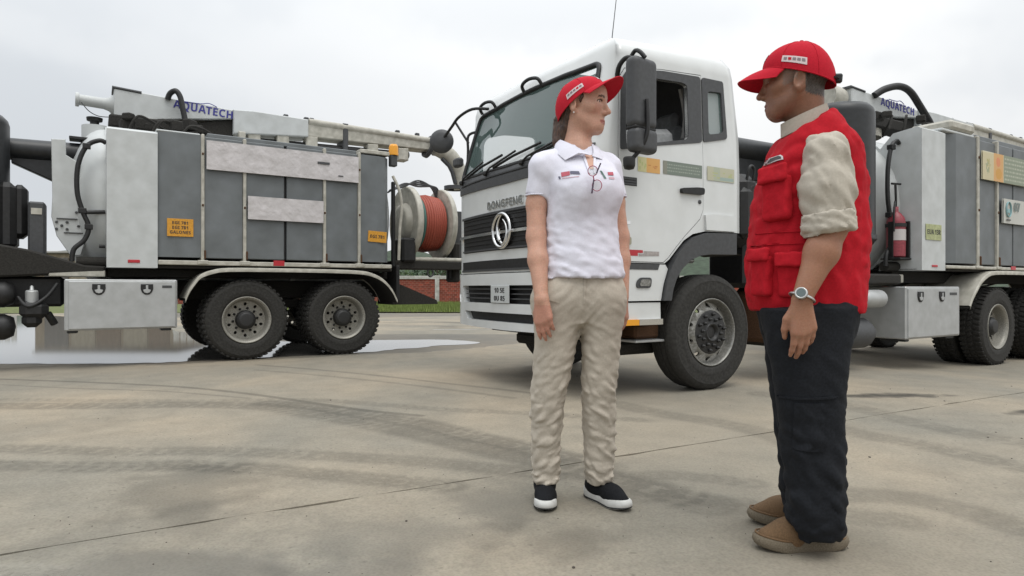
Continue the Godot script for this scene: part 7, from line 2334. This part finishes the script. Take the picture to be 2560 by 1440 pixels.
func build_man() -> void:
	var m := thing("person", "person facing sideways in red vest, beige shirt, red cap and dark trousers", "person", Vector3(1.0556, 0, -2.28))
	var O := Vector3(-0.057, 1.616, 0.0)
	var hb := Basis(Vector3.UP, deg_to_rad(-112.0)) * Basis(Vector3.RIGHT, deg_to_rad(1.0))
	var S := 1.07
	var base := Color(0.27, 0.135, 0.085)
	var nz := grain_noise(5, 9.0)
	var f := Field.new()
	head_field(f, O, hb, S, true)
	under_cap(f, O, hb, S * 1.035, 5.0, 0.030)
	f.cap(O + hb * Vector3(0, -0.05, -0.032), Vector3(-0.0197, 1.4601, 0.0000), 0.058, 0.060, 0.03)
	f.cap(Vector3(-0.0169, 1.4278, 0.0000), Vector3(0.0000, 1.3081, 0.0000), 0.06, 0.10, 0.03)
	f.cap(Vector3(0.0000, 1.3081, 0.0000), Vector3(-0.0141, 0.8719, 0.0000), 0.10, 0.11, 0.03)
	f.cap(Vector3(-0.0094, 1.3611, 0.0500), Vector3(-0.0370, 1.3168, 0.1700), 0.045, 0.045, 0.03)
	f.cap(Vector3(0.0088, 1.3818, -0.0500), Vector3(0.0485, 1.3840, -0.1700), 0.045, 0.045, 0.03)
	var arm := [Vector3(-0.0393, 1.3278, 0.1800), Vector3(-0.0387, 1.2081, 0.2000), Vector3(-0.0360, 1.0947, 0.2050), Vector3(-0.0689, 1.0147, 0.2150), Vector3(-0.1343, 0.8772, 0.2300)]
	f.chain(arm, [0.045, 0.048, 0.048, 0.050, 0.031], 0.025)
	hand_field(f, Vector3(-0.1403, 0.8595, 0.2320), Vector3(0.06, -1.0, 0.0), Vector3(0.15, 0.0, 1.0), 1.0, 1.08, [0.24, 0.28, 0.30, 0.34], 0.7)
	var arm2 := [Vector3(0.0378, 1.4011, -0.1800), Vector3(0.0405, 1.2674, -0.2000), Vector3(0.0314, 1.0990, -0.2000), Vector3(-0.0002, 0.8696, -0.1800)]
	f.chain(arm2, [0.06, 0.054, 0.048, 0.031], 0.025)
	hand_field(f, arm2[3], Vector3(0.0, -1.0, 0.0), Vector3(0.1, 0.0, -1.0), -1.0, 1.08, [0.3, 0.33, 0.36, 0.4], 0.7)
	for q in [[Vector3(-0.0460, 0.8454, 0.0700), Vector3(-0.0394, 0.5071, 0.0850), Vector3(-0.0281, 0.0754, 0.0900)], [Vector3(0.0124, 0.8415, -0.0900), Vector3(0.0124, 0.4757, -0.0900), Vector3(0.0243, 0.0920, -0.1000)]]:
		f.chain(q, [0.06, 0.045, 0.03], 0.03)
	var paint := func(p: Vector3) -> Color:
		var c := base
		var l: Vector3 = hb.transposed() * (p - O) / S
		var n := nz.get_noise_3d(p.x * 3.0, p.y * 3.0, p.z * 3.0)
		var n2 := nz.get_noise_3d(p.x * 30.0, p.y * 30.0, p.z * 30.0)
		c = c * (1.0 + 0.13 * n)
		if l.length() < 0.17:
			if l.z > 0.07 and absf(l.x) < 0.025 and l.y > -0.0780 + l.x * l.x * 9.0 and l.y < -0.0585 - l.x * l.x * 9.0: c = Color(0.20, 0.088, 0.072)
			var by := 0.029 - absf(absf(l.x) - 0.03) * 0.2
			if l.z > 0.05 and absf(l.x) > 0.013 and absf(l.x) < 0.052 and absf(l.y - by) < 0.0055: c = Color(0.07, 0.05, 0.04)
			# cropped hair: behind the ears down to the nape, and a greying sideburn
			var line := -0.055 + 0.3 * maxf(0.0, l.z + 0.06) + 0.008 * n2
			if l.z < -0.026 and l.y > line and absf(l.x) + 0.0 < 0.082: c = Color(0.055, 0.045, 0.038).lerp(Color(0.16, 0.14, 0.125), clampf(0.35 + n2, 0.0, 1.0))
			if l.z > -0.005 + 0.003 * n2 and l.z < 0.04 and l.y > -0.004 - l.z * 0.4 + 0.004 * n2 and absf(l.x) > 0.055 and l.y < 0.06: c = Color(0.19, 0.15, 0.13).lerp(c, 0.5 + 0.5 * n2)
			if l.y < -0.05 and l.z > 0.0: c = c.lerp(Color(0.19, 0.11, 0.085), 0.25 + 0.2 * n2)
		elif p.y < 1.15 and p.y > 0.8: c = c.lerp(Color(0.39, 0.20, 0.125), 0.7)
		elif p.y <= 0.8: c = c.lerp(Color(0.40, 0.205, 0.135), 0.7)
		return c
	var sk := Shape.new(); sk.tinted = true
	f.mesh_into(sk, 0.0034, paint, Vector3(-9, 1.475, -9))
	f.mesh_into(sk, 0.0050, paint, Vector3(-9, -9, -9), Vector3(9, 1.465, 9))
	put("body", sk, skin_mat(base), m)
	eyes(m, O, hb, S)
	var red := cloth_mat(Color(0.50, 0.012, 0.028), 401, 0.10, 0.0)
	make_cap(m, O, hb, S * 1.035, 5.0, red, 0.42, 1.03)

	# beige shirt: trunk, near sleeve with its rolled cuff, far sleeve
	var sf := Field.new()
	sf.loft([[0.9281, -0.0176, 0.0000, 0.1724, 0.1500], [1.1533, -0.0106, 0.0000, 0.1654, 0.1500], [1.3081, -0.0000, 0.0000, 0.1478, 0.1500], [1.3926, 0.0070, 0.0000, 0.1126, 0.1400], [1.4348, 0.0028, 0.0000, 0.0844, 0.1000], [1.4700, -0.0028, 0.0000, 0.0563, 0.0600]], 0.02)
	sf.cap(Vector3(-0.0194, 1.3656, 0.1000), Vector3(-0.0294, 1.3334, 0.1650), 0.050, 0.062, 0.03)
	sf.cap(Vector3(-0.0294, 1.3334, 0.1650), Vector3(-0.0391, 1.2233, 0.1850), 0.064, 0.077, 0.03)
	sf.cap(Vector3(-0.0391, 1.2233, 0.1850), Vector3(-0.0387, 1.0977, 0.2000), 0.077, 0.070, 0.03, 1)
	sf.cap(Vector3(0.0316, 1.4083, -0.1000), Vector3(0.0387, 1.4011, -0.1650), 0.055, 0.070, 0.03)
	sf.cap(Vector3(0.0387, 1.4101, -0.1650), Vector3(0.0375, 1.1358, -0.2000), 0.076, 0.070, 0.04, 1)
	var wn := grain_noise(41, 1.0, 2)
	sf.wave = func(p: Vector3) -> float:
		return -0.018 * (absf(wn.get_noise_3d(p.x * 8.0, (p.y + p.x * 0.9) * 10.0, p.z * 8.0)) - 0.2) - 0.006 * wn.get_noise_3d((p.x + p.y * 0.4) * 30.0, p.y * 9.0, p.z * 12.0)
	sf.amp = 0.016
	var ss := Shape.new()
	sf.mesh_into(ss, 0.0075)
	var beige := cloth_mat(Color(0.47, 0.43, 0.365), 411, 0.08)
	var shirt := put("shirt", ss, beige, m)
	var cf := Field.new()
	cf.cap(Vector3(-0.0427, 1.1385, 0.2030), Vector3(-0.0390, 1.0818, 0.2060), 0.079, 0.083, 0.01, 3)
	cf.cap(Vector3(-0.0365, 1.0741, 0.2060), Vector3(-0.0411, 1.1049, 0.2050), 0.076, 0.074, 0.01, 3)
	cf.wave = func(p: Vector3) -> float: return -0.007 * wn.get_noise_3d(p.x * 22.0, (p.y + p.x * 0.4) * 46.0, p.z * 18.0)
	cf.amp = 0.008
	var cs := Shape.new(); cf.mesh_into(cs, 0.006)
	put("rolled_cuff", cs, beige, shirt)
	# standing collar
	var col := Shape.new()
	var rows := []
	var rin := []
	for j in 4:
		var r := PackedVector3Array(); var r2 := PackedVector3Array()
		for i in 32:
			var a := TAU * i / 32.0
			var c := Vector3(-0.0296, 1.5122, 0.0000).lerp(Vector3(-0.0225, 1.4658, 0.0000), 1.0 - j / 3.0)
			var rad := 0.082 - 0.006 * j / 3.0
			var dx := cos(a) * rad
			r.append(c + Vector3(dx, dx * 0.44, sin(a) * rad * 0.92)); r2.append(c + Vector3(dx * 0.94, dx * 0.44, sin(a) * rad * 0.86))
		rows.append(r); rin.append(r2)
	col.grid(rows, true, false, 0); col.grid(rin, true, false, 0)
	put("collar", col, beige, shirt)

	# red vest
	var vf := Field.new()
	vf.loft([[0.8198, -0.0225, 0.0000, 0.1830, 0.1720], [0.8719, -0.0253, 0.0000, 0.1942, 0.1740], [0.9281, -0.0239, 0.0000, 0.1970, 0.1720], [1.0407, -0.0204, 0.0000, 0.1977, 0.1680], [1.1533, -0.0127, 0.0000, 0.1900, 0.1600], [1.2378, -0.0091, 0.0000, 0.1823, 0.1560], [1.3081, -0.0014, 0.0000, 0.1689, 0.1550], [1.3785, 0.0084, 0.0000, 0.1436, 0.1600], [1.4278, 0.0056, 0.0000, 0.1154, 0.1500], [1.4658, 0.0014, 0.0000, 0.0887, 0.1280], [1.5052, 0.0049, 0.0000, 0.0654, 0.0920], [1.5249, 0.0099, 0.0000, 0.0549, 0.0750]], 0.03)
	vf.cap(Vector3(-0.1119, 1.2630, 0.3200), Vector3(-0.1119, 1.1395, 0.3400), 0.135, 0.15, 0.015, 0, true)
	vf.cap(Vector3(0.1251, 1.3852, -0.3400), Vector3(0.1089, 1.2235, -0.3400), 0.135, 0.14, 0.015, 0, true)
	# open neck: cut slantwise under the collar, then hollowed
	vf.cut(Vector3(-0.1056, 1.4264, 0.0000), Vector3(-0.0760, 1.5516, 0.0000) - Vector3(-0.0281, 1.4742, 0.0000), 0.01)
	vf.cap(Vector3(-0.0338, 1.5333, 0.0000), Vector3(-0.0253, 1.4686, 0.0000), 0.085, 0.070, 0.012, 0, true)
	var vn := grain_noise(51, 1.0, 2)
	vf.wave = func(p: Vector3) -> float:
		return -0.014 * (absf(vn.get_noise_3d(p.x * 8.0, (p.y + p.x * 0.3) * 7.0, p.z * 8.0)) - 0.2) - 0.0035 * vn.get_noise_3d(p.x * 24.0, (p.y - p.x) * 20.0, p.z * 20.0)
	vf.amp = 0.012
	var vs := Shape.new()
	vf.mesh_into(vs, 0.0075)
	var vred := cloth_mat(Color(0.46, 0.010, 0.020), 421, 0.12, 0.0)
	var vest := put("vest", vs, vred, m)
	var bag := func(y: float, around: float, wd: float, ht: float, th: float, flap: float, tilt := 0.0) -> void:
		var dirn := Vector3(-cos(deg_to_rad(around)), 0, sin(deg_to_rad(around)))
		var c := Vector3(-0.0197, y, 0)
		vf.all_live()
		var p := vf.hit(c + dirn * 0.5, -dirn, 0.6)
		var nn := vf.normal_at(p); nn.y *= 0.4; nn = nn.normalized()
		var bs := Basis(Vector3.UP.cross(nn).normalized(), nn.cross(Vector3.UP.cross(nn)).normalized(), nn) * Basis(Vector3.BACK, tilt)
		var q := Field.new()
		q.block(p + nn * (th * 0.5 - 0.012), Vector3(wd * 0.5, ht * 0.5, th * 0.5 + 0.004), 0.011, bs)
		q.wave = func(w: Vector3) -> float: return -0.004 * vn.get_noise_3d(w.x * 26.0, w.y * 18.0, w.z * 26.0)
		q.amp = 0.005
		var sh := Shape.new(); q.mesh_into(sh, 0.0055)
		var po := put("pocket", sh, vred, vest)
		var g := Field.new()
		g.block(p + nn * (th - 0.004) + bs.y * (ht * 0.5 + 0.004), Vector3(wd * 0.5 + 0.006, flap * 0.5, 0.008), 0.006, bs * Basis(Vector3.RIGHT, -0.16))
		g.wave = q.wave; g.amp = 0.005
		var sh2 := Shape.new(); g.mesh_into(sh2, 0.005)
		put("pocket_flap", sh2, vred, vest)
	bag.call(1.1999, 36.0, 0.098, 0.150, 0.032, 0.058, 0.06)
	bag.call(0.9398, 24.0, 0.075, 0.135, 0.030, 0.045)
	bag.call(0.9292, 57.0, 0.118, 0.120, 0.030, 0.050)
	put("yoke_seam", drape(vf, PackedVector2Array([Vector2(-0.2502, 1.0893), Vector2(-0.1002, 1.0884), Vector2(-0.1002, 1.0845), Vector2(-0.2502, 1.0853)]), 0.003, 0.003, 0.016), vred, vest)
	put("yoke_seam", drape(vf, PackedVector2Array([Vector2(-0.2556, 1.0467), Vector2(-0.0976, 1.0492), Vector2(-0.0976, 1.0453), Vector2(-0.2556, 1.0427)]), 0.003, 0.003, 0.016), vred, vest)
	var tag_m := mat(Color(0.58, 0.53, 0.53), 0.7)
	put("name_tape", drape(vf, PackedVector2Array([Vector2(-0.1863, 1.3505), Vector2(-0.1365, 1.3536), Vector2(-0.1391, 1.3326), Vector2(-0.1890, 1.3320)]), 0.004, 0.003, 0.014), tag_m, vest)
	put("tape_mark", drape(vf, PackedVector2Array([Vector2(-0.1589, 1.3484), Vector2(-0.1404, 1.3510), Vector2(-0.1431, 1.3365), Vector2(-0.1615, 1.3352)]), 0.0052, 0.001, 0.014), M.ink, vest)
	put("tape_mark", drape(vf, PackedVector2Array([Vector2(-0.1811, 1.3465), Vector2(-0.1654, 1.3470), Vector2(-0.1681, 1.3352), Vector2(-0.1837, 1.3359)]), 0.0052, 0.001, 0.014), mat(Color(0.40, 0.30, 0.31), 0.7), vest)
	# piping along the hem
	var hem := []
	for i in 40:
		var a := TAU * i / 40.0
		hem.append(Vector3(-0.0197, 0.8212, 0.0000) + Vector3(cos(a) * 0.184, 0.004 - 0.004 * cos(a), sin(a) * 0.170))
	put("hem_piping", tb(hem, 0.005, 6, -1.0, true), vred, vest)
	var zl := Shape.new()
	zl.tube(smooth([Vector3(-0.2027, 1.2490, 0.0000), Vector3(-0.2055, 1.2575, 0.0000), Vector3(-0.2111, 1.2547, 0.0000), Vector3(-0.2097, 1.2406, 0.0000)], 4), 0.002, 5)
	put("loop", zl, M.ink, vest)

	# dark trousers
	var tf := Field.new()
	tf.loft([[0.0626, -0.0177, 0.0850, 0.0650, 0.0660], [0.0854, -0.0204, 0.0880, 0.0771, 0.0800], [0.1159, -0.0268, 0.0900, 0.0879, 0.0900], [0.2511, -0.0315, 0.0900, 0.0926, 0.0920], [0.3863, -0.0390, 0.0900, 0.1000, 0.0920], [0.5215, -0.0491, 0.0900, 0.1088, 0.0950], [0.6161, -0.0505, 0.0900, 0.1196, 0.1000], [0.7239, -0.0515, 0.0850, 0.1368, 0.1050], [0.8321, -0.0533, 0.0800, 0.1494, 0.1100]], 0.02)
	tf.loft([[0.0699, 0.0353, -0.1000, 0.0845, 0.0750], [0.1037, 0.0353, -0.1000, 0.0918, 0.0850], [0.2683, 0.0301, -0.1000, 0.0970, 0.0900], [0.4152, 0.0206, -0.1000, 0.1065, 0.0920], [0.5628, 0.0117, -0.0950, 0.1202, 0.0980], [0.7098, 0.0153, -0.0900, 0.1434, 0.1050], [0.8270, 0.0175, -0.0850, 0.1591, 0.1100]], 0.02)
	tf.loft([[0.7452, -0.0155, 0.0000, 0.1421, 0.1400], [0.8156, -0.0183, 0.0000, 0.1562, 0.1650], [0.8719, -0.0183, 0.0000, 0.1590, 0.1650], [0.9281, -0.0169, 0.0000, 0.1548, 0.1500]], 0.04)
	var kn := grain_noise(61, 1.0, 2)
	tf.wave = func(p: Vector3) -> float:
		var lowr := smoothstep(0.62, 0.2, p.y)
		return -0.020 * (0.4 + 0.6 * lowr) * (absf(kn.get_noise_3d(p.x * 7.0, (p.y + p.x * 0.7) * 10.0, p.z * 7.0)) - 0.2) - 0.008 * smoothstep(0.3, 0.05, p.y) * kn.get_noise_3d(p.x * 12.0, (p.y - p.x * 0.5) * 22.0, p.z * 10.0)
	tf.amp = 0.015
	var ts := Shape.new()
	tf.mesh_into(ts, 0.0078)
	var navy := cloth_mat(Color(0.017, 0.019, 0.024), 431, 0.25, 0.2)
	var tr := put("trousers", ts, navy, m)
	put("knee_seam", drape(tf, PackedVector2Array([Vector2(-0.1663, 0.5396), Vector2(-0.0004, 0.5500), Vector2(-0.0004, 0.5435), Vector2(-0.1663, 0.5331)]), 0.005, 0.005, 0.014), navy, tr)
	put("leg_pocket", drape(tf, round_poly(PackedVector2Array([Vector2(-0.1326, 0.5241), Vector2(-0.0444, 0.5267), Vector2(-0.0444, 0.3685), Vector2(-0.1274, 0.3685)]), 0.01), 0.005, 0.006, 0.016), navy, tr)
	var tan := grain(mat(Color(0.20, 0.115, 0.055), 0.85), 0.3, 9.0, 441, 0.06)
	var sole := grain(mat(Color(0.22, 0.18, 0.13), 0.85), 0.3, 9.0, 451, 0.06)
	shoe(m, Vector3(-0.0389, 0.0, 0.0300), deg_to_rad(-88.0), 0.315, tan, sole, true)
	shoe(m, Vector3(0.0312, 0.0, -0.1996), deg_to_rad(-97.0), 0.31, tan, sole, true)

	# wristwatch
	var wc := Vector3(-0.1369, 0.8722, 0.2300)
	var ax := (Vector3(-0.1403, 0.8595, 0.2320) - Vector3(-0.1173, 0.9127, 0.2260)).normalized()
	var wb := Shape.new()
	var e1 := ax.cross(Vector3(0, 0, 1)).normalized(); var e2 := ax.cross(e1)
	var ring := []
	for i in 28: ring.append(wc + e1 * cos(TAU * i / 28.0) * 0.0345 + e2 * sin(TAU * i / 28.0) * 0.0345)
	var silver := mat(Color(0.50, 0.50, 0.49), 0.3, 0.8)
	wb.tube(ring, 0.0085, 8, -1.0, true, 0.45)
	var band := put("wristwatch", wb, silver, m)
	var face_n := (Vector3(-0.55, 0.05, 0.83) - ax * ax.dot(Vector3(-0.55, 0.05, 0.83))).normalized()
	var fb := Basis(ax.cross(face_n), face_n, ax).orthonormalized()
	var wf := Shape.new()
	wf.lathe([Vector2(0.0, 0.011), Vector2(0.0135, 0.011), Vector2(0.0135, 0.011), Vector2(0.0165, 0.013), Vector2(0.0195, 0.010), Vector2(0.0195, 0.0), Vector2(0.0, 0.0)], Transform3D(fb, wc + face_n * 0.033), 24)
	put("watch_case", wf, silver, band)
	var wd := Shape.new()
	wd.lathe([Vector2(0.0, 0.0118), Vector2(0.0134, 0.0118)], Transform3D(fb, wc + face_n * 0.033), 24)
	put("watch_face", wd, mat(Color(0.10, 0.13, 0.13), 0.15), band)
